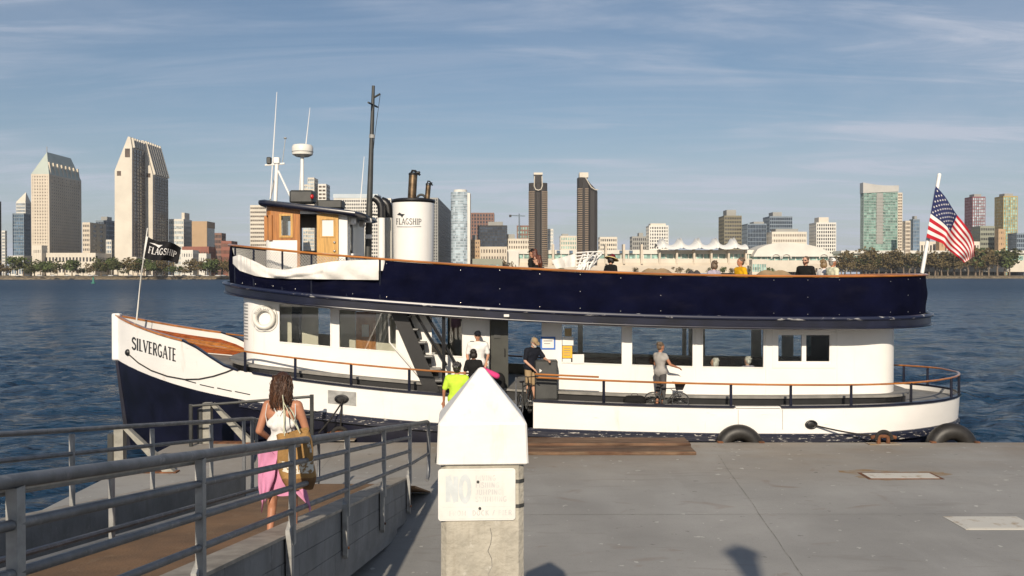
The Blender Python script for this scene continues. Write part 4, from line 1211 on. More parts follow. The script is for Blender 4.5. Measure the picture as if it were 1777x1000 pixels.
for i in (0, 3, 6, 9, 12):
    x, y = fr_[i]; q = MB(); q.cbox((x, y, (pz(417) + pz(374)) / 2), (.1, .14, pz(374) - pz(417) + .02)); q.build('window_post', M['oakred'], PH)
xa = ph1
q = MB(); 
ya, yb = yn + .45, yn + 1.0
for (y0, y1, z0, z1) in ((yn + .06, ya, zb_(xa), 6.62), (yb, yf, zb_(xa), 6.60), (ya, yb, zb_(xa), 5.45), (ya, yb, 6.40, 6.60)):
    q.box(xa - .06, xa, y0, y1, z0, z1)
aw = q.build('aft_wall', M['white'], PH)
q = MB(); q.box(xa - .035, xa - .03, ya, yb, 5.45, 6.40); q.build('pane', M['paneg'], aw)
q = MB(); q.cbox((xa + .05, 28.4, 5.55), (.10, 2.0, .06), bev=.01); q.build('shelf', M['white'], aw)
for yy in (27.25, 28.9):
    q = MB(); q.cbox((xa + .12, yy, 6.48), (.16, .14, .2), bev=.03); q.build('lamp_bracket', M['white'], aw)
q = MB(); q.cbox((ph1 - .9, 29.2, 5.0), (.7, .5, 1.1), bev=.04); q.build('helm_console', M['blk'], PH)
# roof
q = MB(); rings = []
rp = []
for i in range(13):
    a = -PI / 2 + PI * i / 12
    rp.append((ph0 - .05 - .40 * max(0, math.cos(a)) ** .6, 28.55 + 1.85 * math.sin(a)))
rp += [(ph1 + .25, 28.55 + 1.85), (ph1 + .42, 28.55 + 1.2), (ph1 + .42, 28.55 - 1.2), (ph1 + .25, 28.55 - 1.85)]
zr = lambda x: lerp(6.88, 6.62, (x - ph0) / (ph1 - ph0))
def rr_(k, dz): return [(lerp(-5.6, x, k), lerp(28.55, y, k), zr(lerp(-5.6, x, k)) + dz) for x, y in rp]
q.loft([rr_(.97, -.03), rr_(1.0, 0), rr_(1.01, .05), rr_(1.0, .11), rr_(.95, .14), rr_(.5, .19), rr_(.02, .2)], sm=True); roof = q.build('pilothouse_roof', M['navy'], PH, sharp=50)
def onroof(px, py, Y=28.0): return P(px, py, Y)
a, b_ = onroof(505, 352), onroof(546, 333)
q = MB(); q.cbox(((a.x + b_.x) / 2, 28.0, (a.z + b_.z) / 2), (b_.x - a.x, .5, b_.z - a.z + .06), bev=.05); lb = q.build('equipment_box', M['dgrey'], roof)
q = MB(); c = onroof(541.5, 341.5, 27.72); q.ell(c, (.055, .05, .07), 10, 6); q.build('red_lamp', M['redl'], lb)
a, b_ = onroof(553, 359), onroof(595, 345)
q = MB(); q.cbox(((a.x + b_.x) / 2, 28.1, (a.z + b_.z) / 2 - .05), (b_.x - a.x, .6, b_.z - a.z), bev=.03); q.build('equipment_box', M['dgrey'], roof)
# masthead light tripod
ym = 28.4
m_t = P(480.5, 282, ym)
q = MB(); q.tube([P(478, 350, ym), P(481, 275, ym)], .055, 10); q.tube([P(483, 297, ym), P(504, 342, ym - .5)], .028, 6); q.tube([P(479, 300, ym), P(469, 345, ym + .6)], .026, 6)
q.tube([P(460, 287, ym), P(494, 284, ym)], .03, 6)
trip = q.build('light_tripod', M['white'], roof)
q = MB(); a = P(467, 279, ym); q.cbox(a, (.13, .14, .2), bev=.02); q.build('mast_lamp', M['dgrey'], trip)
q = MB(); a = P(480.5, 279, ym); q.cbox(a, (.17, .17, .18), bev=.02); q.build('lamp_housing', M['white'], trip)
q = MB(); q.tube([P(469, 348, ym), P(475, 250, ym), P(480.5, 160, ym)], [.018, .016, .008], 6); q.build('whip_antenna', M['white'], roof)
q = MB(); q.tube([P(490, 282, ym), P(495, 242, ym)], .011, 5); q.ell(P(495, 240, ym), (.05, .05, .03), 8, 5); q.build('wind_sensor', M['galvl'], trip)
q = MB(); q.tube([P(470, 345, ym), P(464, 356, ym)], .02, 5); q.ell(P(459, 350, ym), (.1, .06, .06), 8, 5); q.build('horn', M['dgrey'], roof)
# radar
q = MB(); q.tube([P(524.5, 348, ym), P(524.5, 270, ym)], .05, 10); q.tube([P(519.5, 340, ym + .3), P(523, 290, ym)], .025, 6); q.build('radar_post', M['white'], roof)
c = P(525, 261, ym)
q = MB(); q.lathe([(.0, -.19), (.18, -.19), (.29, -.13), (.305, -.05), (.305, .09), (.27, .15), (.12, .18), (0, .185)], c, 28); rd = q.build('radar_dome', M['cream'], roof)
q = MB(); q.lathe([(.307, -.06), (.308, -.05), (.307, -.04)], c, 28, caps=False); q.build('seam', M['inkgrey'], rd)
q = MB(); q.tube([P(531, 250, ym), P(538, 187, ym)], [.016, .007], 6); q.build('whip_antenna', M['white'], roof)
q = MB(); q.tube([P(625, 358, ym), P(632, 272, ym)], [.018, .008], 6); q.build('whip_antenna', M['white'], roof)
# dark mast
ymm = 28.5
q = MB(); q.tube([P(638, 470, ymm), P(641, 360, ymm), P(648, 149, ymm)], [.105, .09, .045], 12); mast = q.build('mast', M['dgrey'], BOAT)
q = MB(); q.tube([P(648, 170, ymm), P(660, 163, ymm)], .03, 6); q.tube([P(639, 178, ymm - .4), P(655, 186, ymm + .4)], .026, 6); q.tube([P(637, 371, ymm), P(662, 374, ymm)], .03, 6); q.build('crosstree', M['dgrey'], mast)
q = MB(); q.tube([P(660, 163, ymm), P(651, 230, ymm), P(646, 280, ymm)], .008, 5); q.build('stay', M['rope'], mast)
q = MB(); p = P(645.5, 240, ymm); q.tube([p, p + Vector((.005, 0, .1))], .085, 12); q.build('collar', M['galvl'], mast)
for py in (383, 411):
    p = P(640, py, ymm - .1); q = MB(); q.cbox(p, (.17, .17, .13), bev=.02); q.build('clamp', M['white'], mast)
# ventilators
def vent(px, ytop, Y, r, m_):
    b0, b1 = P(px, 470, Y), P(px, 378, Y); t = P(px, ytop, Y)
    q = MB(); q.tube([b0, b1], r, 16); v_ = q.build('ventilator', m_, BOAT)
    q = MB(); R0 = r * 1.12
    h_ = t.z - b1.z
    q.tube([b1, b1 + Vector((.0, 0, h_ * .45)), b1 + Vector((-.03, 0, h_ * .68)), b1 + Vector((-.11, 0, h_ * .86)), b1 + Vector((-.22, 0, h_ * .97))], [R0, R0, R0 * 1.02, R0 * 1.05, R0 * .9], 16); q.build('cowl', M['blk'], v_)
vent(662, 342, 28.1, .10, M['white']); vent(674.5, 347, 28.9, .115, M['cream'])
# funnel
fc = Vector(((717.5 - 888.5) / F * 28.5, 28.5, 0)); fz = lambda py: ZC + (476 - py) / F * 28.5
q = MB(); q.lathe([(.575, fz(470)), (.605, fz(352))], (fc.x, fc.y, 0), 40); fun = q.build('funnel', M['white'], BOAT)
q = MB(); q.lathe([(.61, fz(353)), (.63, fz(351.5)), (.64, fz(350)), (.62, fz(347)), (.50, fz(345.5)), (0, fz(345))], (fc.x, fc.y, 0), 40); q.build('funnel_cap', M['blk'], fun)
def stack(px0, y0, px1, y1, r):
    q = MB(); q.tube([P(px0, y0, 28.4), P(px1, y1, 28.4)], r, 16); s_ = q.build('exhaust_pipe', M['steel'], fun)
    q = MB(); c = P(px1, y1, 28.4); q.lathe([(r * 1.06, -.02), (r * 1.08, .03), (r * .9, .05), (0, .05)], c, 14); q.cbox(c + Vector((r * 1.0, 0, .05)), (r * 1.3, r * .9, r * .5), bev=.02, rot=Matrix.Rotation(-.25, 3, 'Y')); q.tube([c + Vector((-r * .5, 0, .02)), c + Vector((-r * .2, 0, .11)), c + Vector((r * .5, 0, .10)), c + Vector((r * 1.6, 0, -.02))], r * .3, 6); q.build('rain_flap', M['blk'], s_)
stack(714.5, 350, 717, 303, .125); stack(741, 350, 743.5, 321, .075)
q = MB(); q.torus(P(731, 345, 28.4), .115, .035, 'y', 16, 8, -.1, PI + .1); q.build('pipe_bend', M['dgrey'], fun)
def onf(px, py, l=0):
    dx = (px - 717.5) / F * 28.1; r = .603
    a = math.asin(max(-.99, min(.99, dx / r)))
    return Vector((fc.x + (r + .006 + l * .004) * math.sin(a), 28.5 - (r + .006 + l * .004) * math.cos(a), fz(py)))
q = MB(); W_ = text_width('FLAGSHIP')
letters(q, 'FLAGSHIP', lambda u, v, l: onf(690.5 + 45 * u / W_, 391 + .8 * u / W_ - v * 10.0, l), .13, .10, True)
q.add([onf(*p, 1.2) for p in ((692.5, 374.5), (697, 371), (701, 373.5), (706.5, 374), (703, 377), (701.5, 380), (699, 376.2))], [(0, 1, 6), (1, 2, 6), (2, 3, 4, 6), (4, 5, 6)])
n_ = 12
q.add([onf(692 + 42 * i / n_, 394.5 + 1.6 * math.sin(PI * i / n_) * 0 + .8 * (1 - (2 * i / n_ - 1) ** 2), 1) for i in range(n_ + 1)] + [onf(692 + 42 * i / n_, 395.1 + .8 * (1 - (2 * i / n_ - 1) ** 2), 1) for i in range(n_ + 1)], [(i, i + 1, n_ + 2 + i, n_ + 1 + i) for i in range(n_)])
q.build('lettering', M['ink'], fun)
# little white lamp under the fascia
p = P(879, 548, 25.3); q = MB(); q.cbox(p, (.14, .1, .07), bev=.01); q.build('fascia_lamp', M['paper'], BOAT)

# ---- lifebuoy
c = P(458, 552, 26.42)
lb = thing('lifebuoy', 'white lifebuoy ring hanging on the forward cabin wall', 'lifebuoy', c)
q = MB(); q.torus((c.x, c.y, c.z), .25, .068, 'y', 36, 12); ri = q.build('ring', M['cream'], lb)
q = MB(); pts = []
for i in range(33):
    a = 2 * PI * i / 32; r = .335 + .03 * abs(math.sin(2 * a)); pts.append((c.x + r * math.cos(a), c.y - .0, c.z + r * math.sin(a)))
q.tube(pts[:-1], .009, 5, closed=True); q.build('grab_line', M['cream'], lb)
q = MB()
def onring(u, v, l):
    a = math.radians(155) - u * .062 / .25; r = .225 + v * .055
    return Vector((c.x + r * math.cos(a), c.y - .068 - .004 - l * .002, c.z + r * math.sin(a)))
letters(q, 'SILVER GATE', onring, .2, .14, False); q.build('lettering', M['inkgrey'], ri)

# ---- flags
us = thing('national_flag', 'striped and starred flag on a white pole at the stern', 'flag', P(1601, 470, 28.5))
q = MB(); q.tube([P(1600, 474, 28.5), P(1630, 304, 28.5)], .055, 10); q.ell(P(1630, 304, 28.5), .06, 8, 6); q.build('flagpole', M['white'], us)
te = [(1624, 323), (1640, 342), (1656, 362), (1671, 384), (1682, 405), (1690, 425), (1694, 445)]
be = [(1607.5, 412), (1620, 417), (1635, 423), (1645, 432), (1655, 440), (1664, 449), (1672, 456)]
def crv(tb, u):
    t = u * (len(tb) - 1); i = min(len(tb) - 2, int(t)); k = t - i
    return lerp(tb[i][0], tb[i + 1][0], k), lerp(tb[i][1], tb[i + 1][1], k)
def usf(u, v, l=0):
    a, b_ = crv(te, u), crv(be, u)
    px, py = lerp(a[0], b_[0], v), lerp(a[1], b_[1], v)
    fold = .20 * math.sin(u * 9.5 - v * 2.0) * (.25 + u) + .09 * math.sin(u * 19 + v * 3) * u
    px += 3.0 * math.sin(u * 9.5 - v * 2.0 + 1.2) * min(1, u * 3) * (1 - v * .4)
    return P(px, py, 28.4 - .25 * u + fold - l)
def usm(u, v):
    if u < .42 and v < 7 / 13: return 2
    return 0 if int(v * 13) % 2 == 0 else 1
q = MB(); q.grid(usf, 50, 52, mfn=usm); cl = q.build('flag_cloth', [M['flagred'], M['flagwhite'], M['flagblue']], us, sharp=80, fix=False)
q = MB()
for r_ in range(9):
    for k in range(6 if r_ % 2 == 0 else 5):
        u0 = .42 * ((k * 2 + 1 + (r_ % 2)) / 12); v0 = 7 / 13 * (r_ + 1) / 10
        vs = []
        for i in range(10):
            a = PI / 2 + i * PI / 5; rad = 1.0 if i % 2 == 0 else .42
            vs.append(usf(u0 + .0165 * rad * math.cos(a), v0 - .022 * rad * math.sin(a), .012))
        q.add(vs + [usf(u0, v0, .012)], [(i, (i + 1) % 10, 10) for i in range(10)])
tag(q.build('stars', M['flagwhite'], cl), kind='stuff')

fl = thing('house_flag', 'black pennant flag with white lettering on a thin staff at the bow', 'flag', P(237, 553, 28.5))
q = MB(); q.tube([P(237, 556, 28.5), P(246, 470, 28.5), P(256, 396, 28.5)], [.022, .02, .016], 6); q.build('staff', M['cream'], fl)
q = MB(); q.tube([P(250, 450, 28.48), P(257, 411, 28.48)], .045, 8); q.build('sleeve', M['paper'], fl)
q = MB(); q.tube([P(239, 553, 28.3), P(249, 430, 28.4)], .006, 4); q.build('halyard', M['rope'], fl)
def bfl(u, v, l=0):
    px = lerp(lerp(257, 250, v), lerp(315, 309, v), u); py = lerp(lerp(410, 447, v), lerp(430, 458, v), u) + 3.0 * math.sin(u * 6.0 + .4) * (1 - v * .3)
    px -= 5 * (abs(v - .6) ** 1.5) * max(0, u - .7)
    return P(px, py, 28.4 + .16 * math.sin(u * 7.5 + v * 1.5) * min(1, u * 2.5) - l)
q = MB(); q.grid(bfl, 28, 14); bc = q.build('flag_cloth', M['flagblack'], fl, sharp=80, fix=False)
q = MB(); W_ = text_width('FLAGSHIP')
letters(q, 'FLAGSHIP', lambda u, v, l: bfl(.08 + .84 * u / W_, .70 - .33 * v, .012 + l * .004), .16, .10, True)
q.add([bfl(*p, .015) for p in ((.06, .22), (.2, .16), (.34, .20), (.46, .19), (.40, .27), (.36, .36), (.27, .25))], [(0, 1, 6), (1, 2, 6), (2, 3, 4, 6), (4, 5, 6)])
q.build('lettering', M['flagwhite'], bc)

# ---- tyres, ropes, cleats
def tyre(px, Rr, r, label):
    p = P(px, 768, 25.08)
    t = thing('tyre_fender', label, 'tyre', (p.x, 25.13, DZ), 'tyre fenders between dock and hull')
    z = DZ - .20
    q = MB(); q.torus((p.x, 25.13, z), Rr - r, r, 'y', 40, 14)
    o = q.build('tyre', M['rubber'], t)
    q = MB()
    for k in (-.45, .45): q.torus((p.x, 25.13 + k * r, z), Rr - r * .25, r * .09, 'y', 40, 6)
    q.build('rib', M['rubber'], o)
    for s_ in (-1, 1):
        q = MB(); q.cbox((p.x + s_ * Rr * .82, 24.93, DZ + .02), (.14, .16, .04), bev=.01); q.build('anchor_lug', M['rust'], t)
tyre(1283, .64, .20, 'black tyre fender against the middle of the white hull')
tyre(1652, .68, .22, 'black tyre fender under the stern of the ferry')
def cleat(px, py, label):
    u = P(px, py, 1.0); t_ = (DZ - ZC) / (u.z - ZC); x, y = u.x * t_, t_
    t = thing('mooring_cleat', label, 'cleat', (x, y, DZ))
    q = MB(); q.tube([(x - .32, y, DZ + .16), (x - .2, y, DZ + .20), (x + .2, y, DZ + .20), (x + .32, y, DZ + .16)], .045, 8); q.tube([(x - .12, y, DZ), (x - .12, y, DZ + .2)], .05, 8); q.tube([(x + .12, y, DZ), (x + .12, y, DZ + .2)], .05, 8); q.build('horn', M['rust'], t)
    q = MB(); q.box(x - .4, x + .4, y - .16, y + .16, DZ + .003, DZ + .02); q.build('base_plate', M['rustst'], t)
    q = MB(); q.torus((x, y - .02, DZ + .12), .2, .05, 'y', 20, 8, 0, PI); q.build('rope_turn', M['rope'], t)
    return Vector((x, y, DZ + .18))
c1 = cleat(1533, 771, 'rusty cleat with rope turns at the dock edge near the stern')
c2 = cleat(590, 764, 'rusty cleat at the dock edge below the hawse plate')
def sag(a, b_, s, n=14): return [Vector(a).lerp(Vector(b_), i / n) - Vector((0, 0, s * math.sin(PI * i / n))) for i in range(n + 1)]
q = MB(); q.tube(sag(p1, c1, .04), .022, 6); top(q, 'mooring_line', M['rope'], 'dark mooring line from the stern hawse hole to the dock cleat', 'rope')
q = MB(); q.tube(sag(p0, c2, .12), .024, 6); top(q, 'mooring_line', M['rope'], 'dark mooring line hanging from the grey hawse plate', 'rope')
q = MB(); q.tube(sag(p0 + Vector((.06, 0, 0)), P(553, 752, 24.7), .05), .022, 6); top(q, 'mooring_line', M['rope'], 'dark mooring line running left from the grey hawse plate to the dock', 'rope')
pts = [hullpt(px, py, .03) for px, py in ((223, 615), (240, 630), (262, 643), (290, 653), (320, 658.5), (345, 658), (370, 653), (392, 646), (404, 641))]
q = MB(); q.tube(pts, .018, 6); top(q, 'bow_line', M['rope'], 'thin dark line draped along the white bow below the name', 'rope')
# boarding ramp hidden mostly behind the pile
t = thing('boarding_ramp', 'short metal boarding ramp at the ferry gate behind the white pile cap', 'ramp', (-.6, 23.8, DZ))
q = MB(); q.hexa([(-1.75, 22.2, DZ + .02), (.12, 22.2, DZ + .02), (.12, 25.5, 1.46), (-1.75, 25.5, 1.46), (-1.75, 22.2, DZ + .06), (.12, 22.2, DZ + .06), (.12, 25.5, 1.52), (-1.75, 25.5, 1.52)]); q.build('ramp_plate', M['dgrey'], t)
q = MB(); q.tube([(.10, 22.6, DZ + .1), (.10, 22.7, DZ + .85), (.10, 25.0, 2.35), (.10, 25.1, 1.5)], .022, 6); q.build('side_rail', M['galv'], t)

# ================================================================== FAR SHORE CITY
def fac(name, c, r=.7, var=.08): 
    M[name] = mat(name, c, r, var=var, scale=.05)
fac('cream_stone', (.58, .51, .41)); fac('pale_stone', (.62, .57, .48)); fac('white_stone', (.66, .64, .58)); fac('tan_stone', (.42, .29, .17)); fac('brown_stone', (.22, .12, .09))
fac('grey_stone', (.30, .30, .28)); fac('dark_stone', (.024, .020, .018)); fac('red_frame', (.22, .07, .08)); fac('yellow_frame', (.42, .30, .10)); fac('green_grey', (.26, .27, .21))
fac('hotel_green', (.34, .42, .38)); fac('flank_shade', (.19, .165, .14)); fac('buff_band', (.24, .18, .125)); fac('blue_grey', (.20, .25, .30)); fac('red_tile', (.25, .09, .06)); fac('olive_stone', (.20, .18, .12))
def glassm(name, c, c2, r=.18, sc=.35):
    m = mat(name, c, r, var=.2, scale=sc, col2=c2, thresh=(.35, .65), spec=.6); M[name] = m
    n, l = m.node_tree.nodes, m.node_tree.links
    # every pane a slightly different tone
    b = n['Principled BSDF']; src = b.inputs['Base Color'].links[0].from_socket
    g = n.new('ShaderNodeTexCoord'); sn = n.new('ShaderNodeVectorMath'); sn.operation = 'SNAP'; sn.inputs[1].default_value = (3.0, 3.0, 3.3)
    l.new(g.outputs['Object'], sn.inputs[0])
    wn_ = n.new('ShaderNodeTexWhiteNoise'); l.new(sn.outputs[0], wn_.inputs['Vector'])
    mr = n.new('ShaderNodeMapRange'); mr.inputs['To Min'].default_value = .55; mr.inputs['To Max'].default_value = 1.5; l.new(wn_.outputs['Value'], mr.inputs['Value'])
    mx = n.new('ShaderNodeVectorMath'); mx.operation = 'SCALE'; l.new(src, mx.inputs[0]); l.new(mr.outputs[0], mx.inputs['Scale']); l.new(mx.outputs[0], b.inputs['Base Color'])
glassm('glass_dark', (.035, .035, .04), (.06, .06, .065)); glassm('glass_blue', (.07, .12, .19), (.12, .19, .27)); glassm('glass_green', (.12, .21, .18), (.20, .30, .26))
glassm('glass_pale', (.30, .37, .41), (.37, .44, .48)); glassm('glass_brown', (.07, .05, .04), (.10, .075, .055)); glassm('glass_navy', (.022, .032, .05), (.035, .05, .075)); glassm('glass_teal', (.20, .34, .31), (.28, .42, .38))

GZ = 3.3
def xz(px, py, Y):
    p = P(px, py, Y); return p.x, p.z

def facade(mb, x0, x1, y0, y1, z0, z1, floors, bays, band, pier, sidebays=None, proud=.35, mi=0):
    """floor bands and piers standing proud of a glass core"""
    fh = (z1 - z0) / floors
    if band > 0:
        for k in range(floors + 1):
            zb = z0 + k * fh; 
            mb.box(x0, x1, y0, y1, zb - (0 if k == 0 else fh * band / 2), min(z1 + .3, zb + fh * band / 2), mi)
    if pier > 0 and bays:
        bw = (x1 - x0) / bays; pw = bw * pier; e = .12
        for k in range(bays + 1):
            xc = min(max(x0 + k * bw, x0 + pw / 2 - e), x1 - pw / 2 + e)
            mb.box(xc - pw / 2, xc + pw / 2, y0 - e, y0 + .4, z0, z1 + .2, mi)
        sb = sidebays or max(1, int(round((y1 - y0) / bw)))
        bd = (y1 - y0) / sb; pd = bd * pier
        for k in range(sb + 1):
            yc = min(max(y0 + k * bd, y0 + pd / 2), y1 - pd / 2)
            for xe in ((x0 - .03, x0 + .4), (x1 - .4, x1 + .03)): mb.box(xe[0], xe[1], yc - pd / 2, yc + pd / 2, z0, z1 + .2, mi)

def block(root, px0, px1, pyt, Y, depth, wallm, glassm_, floors, bays, band=.4, pier=.35, pyb=None, sidebays=None, dx=0):
    x0, z1 = xz(px0, pyt, Y); x1, _ = xz(px1, pyt, Y)
    z0 = GZ if pyb is None else xz(px0, pyb, Y)[1]
    q = MB(); q.box(x0 + .35, x1 - .35, Y + .35, Y + depth - .35, z0, z1 - .1); q.build('wall', M[glassm_], root)
    q = MB(); facade(q, x0, x1, Y, Y + depth, z0, z1, floors, bays, band, pier, sidebays)
    q.box(x0 - .05, x1 + .05, Y - .05, Y + depth + .05, z1, z1 + 1.2)
    tag(q.build('facade_frame', M[wallm], root), kind='stuff')
    return x0, x1, z0, z1

def bld(name, label, px0, px1, pyt, Y, depth, wallm, glassm_, floors, bays, band=.4, pier=.35, side=None, sidebays=None, pent=None, cat='building'):
    """side: pixel column where the far corner of the visible side wall ends"""
    if side is not None:
        edge = px1 if px1 < 888 else px0
        depth = Y * (edge - 888.5) / (side - 888.5) - Y
    elif px0 > 900:      # the near side wall takes its share of the width seen
        depth = min(depth, .38 * (px1 - px0) * Y / (px0 - 888.5)); px0 = px0 + (px0 - 888.5) * depth / Y
    elif px1 < 880:
        depth = min(depth, .38 * (px1 - px0) * Y / (888.5 - px1)); px1 = px1 - (888.5 - px1) * depth / Y
    p = P((px0 + px1) / 2, 470, Y)
    root = thing(name, label, cat, (p.x, Y, GZ), 'far shore city buildings')
    x0, x1, z0, z1 = block(root, px0, px1, pyt, Y, depth, wallm, glassm_, floors, bays, band, pier, None, sidebays)
    if pent:
        a, b_, h_ = pent
        q = MB(); w_ = x1 - x0
        q.box(x0 + w_ * a, x0 + w_ * b_, Y + depth * .2, Y + depth * .8, z1 + .5, z1 + h_); q.build('roof_plant', M['grey_stone' if wallm != 'white_stone' else 'pale_stone'], root)
    return root, x0, x1, Y, Y + depth, z1

# --- left: cream twin slabs and neighbours
r_, x0, x1, y0, y1, z1 = bld('hotel_tower', 'cream hotel tower with green hipped roof at far left', 54, 85, 304, 1080, 0, 'cream_stone', 'glass_brown', 32, 7, .62, .6, side=141, sidebays=16, cat='tower')
zp = xz(76, 266, 1100)[1]; xr = (x0 + x1) / 2 + 3; zr2 = zp - 2
fac('copper_roof', (.40, .45, .40), .5)
q = MB()
ym0, ym1 = y0 + 10, y1 - 12
q.add([(x0, y0, z1 + 1.2), (x1, y0, z1 + 1.2), (x1, y1, z1 + 1.2), (x0, y1, z1 + 1.2), (xr, ym0, zp), (xr, ym1, zp)], [(0, 1, 4), (1, 2, 5, 4), (2, 3, 5), (3, 0, 4, 5)])
rf = q.build('roof', M['copper_roof'], r_)
for k in range(8):
    y = lerp(y0 + 6, y1 - 4, k / 7)
    q = MB(); q.hexa([(x1 - 5, y - 1, z1 + 1), (x1 + .8, y - 1, z1 - 6), (x1 + .8, y + 1, z1 - 6), (x1 - 5, y + 1, z1 + 1), (xr + 3.5, y - 1, z1 + 15), (xr + 5, y - 1, z1 + 15), (xr + 5, y + 1, z1 + 15), (xr + 3.5, y + 1, z1 + 15)]); q.build('roof_fin', M['cream_stone'], rf)
q = MB(); q.tube([(xr, ym0, zp), (xr, ym0, zp + 6)], .4, 5); q.build('finial', M['grey_stone'], rf)

root = thing('hotel_tower', 'tallest cream slab hotel tower with sloping ribbed top', 'tower', (P(245, 470, 1060).x, 1060, GZ), 'far shore city buildings')
def slab(Y, D, front, floors, nb, win, slope):
    """front: outline of the end wall in pixels, last point first on the ground; slope: eave -> ridge points of the ribbed flank"""
    pts = []
    for px, py in front:
        x, z = xz(px, py, Y); pts.append((x, Y, max(GZ, z) if py < 470 else GZ))
    q = MB(); q.prism(pts, (0, D, 0)); q.build('end_wall', M['pale_stone'], root)
    xr_ = max(p[0] for p in pts); zs = min(p[2] for p in pts if abs(p[0] - xr_) < .5 and p[2] > GZ + 1) - 1
    q = MB(); q.box(xr_, xr_ + .25, Y + 4, Y + D - 1, GZ, zs); q.build('side_glazing', M['glass_brown'], root)
    q = MB()
    for k in range(floors):
        z = GZ + 3 + (zs - GZ - 4) * k / floors; q.box(xr_ + .1, xr_ + .4, Y + 4, Y + D, z, z + 1.1)
    for k in range(nb + 1):
        y = Y + 4 + (D - 5.5) * k / nb; q.box(xr_ + .1, xr_ + .55, y, y + 1.2, GZ, zs)
    tag(q.build('facade_frame', M['flank_shade'], root), kind='stuff')  # darker than the end wall: the flank's shade is put into its colour
    for (a, b_, c, d) in win:
        xa_, za_ = xz(a, d, Y); xb_, zb2 = xz(b_, c, Y)
        q = MB(); q.box(xa_, xb_, Y - .3, Y + .5, za_, zb2); q.build('window', M['glass_brown'], root)
    (ex, ez), (tx, tz) = xz(*slope[0], Y), xz(*slope[1], Y)
    nx, nz_ = (ez - tz), (tx - ex); L_ = math.hypot(nx, nz_); nx, nz_ = nx / L_, nz_ / L_
    if nz_ < 0: nx, nz_ = -nx, -nz_
    q = MB(); o = .3
    q.add([(ex + nx * o, Y + 4, ez + nz_ * o), (tx + nx * o, Y + 4, tz + nz_ * o), (tx + nx * o, Y + D, tz + nz_ * o), (ex + nx * o, Y + D, ez + nz_ * o)], [(0, 1, 2, 3)]); q.build('roof_slope', M['glass_brown'], root)
    for k in range(7):
        y = Y + 3 + (D - 5) * k / 6
        q = MB(); q.prism([(ex, y, ez), (tx, y, tz), (tx + nx * 2.2, y, tz + nz_ * 2.2), (ex + nx * 2.2, y, ez + nz_ * 2.2)], (0, 2.0, 0)); q.build('roof_rib', M['pale_stone'], root)
slab(1060, 44, [(199, 480), (229, 480), (229, 256), (226, 238), (222, 237), (199, 296)], 34, 5, [(217, 225.5, 258, 273), (203, 210, 297, 305)], [(229, 256), (226, 239)])
slab(1097, 48, [(250, 480), (265, 480), (265, 303), (249, 244), (240, 244), (240, 480)], 34, 8, [(254, 261, 301, 308)], [(265, 303), (249, 245)])

bld('office_tower', 'blue glass office tower left of the green-roofed hotel', 22, 53, 372, 1180, 30, 'blue_grey', 'glass_blue', 18, 6, .25, .2, cat='tower')
r_, x0, x1, y0, y1, z1 = bld('office_tower', 'pale pyramid-topped tower behind the green-roofed hotel', 28, 54, 352, 1240, 30, 'white_stone', 'glass_blue', 22, 8, .3, .3, cat='tower')
q = MB(); xm = (x0 + x1) / 2 + 3; q.add([(x0, y0, z1 + 1), (x1, y0, z1 + 1), (x1, y1, z1 + 1), (x0, y1, z1 + 1), (xm, (y0 + y1) / 2, z1 + 14)], [(0, 1, 4), (1, 2, 4), (2, 3, 4), (3, 0, 4)]); q.build('roof', M['pale_stone'], r_)
bld('office_tower', 'dark glass tower cut off by the left edge', -14, 2, 351, 1150, 25, 'dark_stone', 'glass_navy', 22, 5, .2, .2, cat='tower')
bld('apartment_block', 'thin grey-white block at the far left edge', 3, 12, 402, 1220, 20, 'white_stone', 'glass_blue', 14, 3)
bld('office_block', 'cream office block with dark striped flank between the hotel towers', 143, 156, 388, 1090, 0, 'cream_stone', 'glass_dark', 11, 4, .5, .4, side=184, sidebays=2)
bld('office_block', 'grey-blue block behind the striped office between hotel towers', 166, 201, 384, 1250, 30, 'blue_grey', 'glass_navy', 12, 8, .3, .3, pent=(.3, .8, 6))
bld('apartment_block', 'small white balconied block left of the tallest tower', 184, 199, 418, 1120, 20, 'white_stone', 'glass_blue', 8, 3)
bld('hotel_podium', 'long cream podium under the green-roofed hotel', 60, 193, 441, 1020, 40, 'pale_stone', 'glass_dark', 2, 18, .6, .45)
bld('hotel_podium', 'cream block with three small windows at the hotel foot', 56, 82, 428, 1012, 30, 'pale_stone', 'glass_brown', 3, 5, .7, .6)
bld('low_building', 'white low building at far left shore', 16, 56, 446, 1010, 20, 'white_stone', 'glass_blue', 2, 6)
bld('hotel_podium', 'cream base block under the tallest hotel tower', 198, 252, 448, 1030, 25, 'pale_stone', 'glass_dark', 1, 6, .7, .7)
bld('apartment_block', 'white curved-front block right of the tallest tower', 293, 333, 382, 1150, 30, 'white_stone', 'glass_pale', 11, 8, .45, .25, pent=(.75, .95, 9))
r_, x0, x1, y0, y1, z1 = bld('office_block', 'plain tan block right of the white curved-front block', 333, 373, 386, 1140, 30, 'tan_stone', 'glass_brown', 1, 1, .2, .0)
q = MB(); q.box(x0 + .1, x1 - .1, y0 - .6, y0 + .5, GZ, z1 + .8); q.build('blank_wall', M['tan_stone'], r_)
bld('office_block', 'dark brown block left of the ferry bow rail', 372, 392, 406, 1250, 25, 'brown_stone', 'glass_dark', 8, 5)
bld('low_building', 'low building with red tiled roof behind the black flag', 316, 374, 430, 1090, 25, 'red_tile', 'glass_brown', 2, 10, .6, .4)
bld('low_building', 'white stepped house behind the black flag', 314, 345, 436, 1040, 20, 'white_stone', 'glass_dark', 3, 5, .6, .6)
bld('low_building', 'white house right of the stepped house on the left shore', 345, 366, 442, 1035, 20, 'white_stone', 'glass_dark', 2, 4, .6, .6)
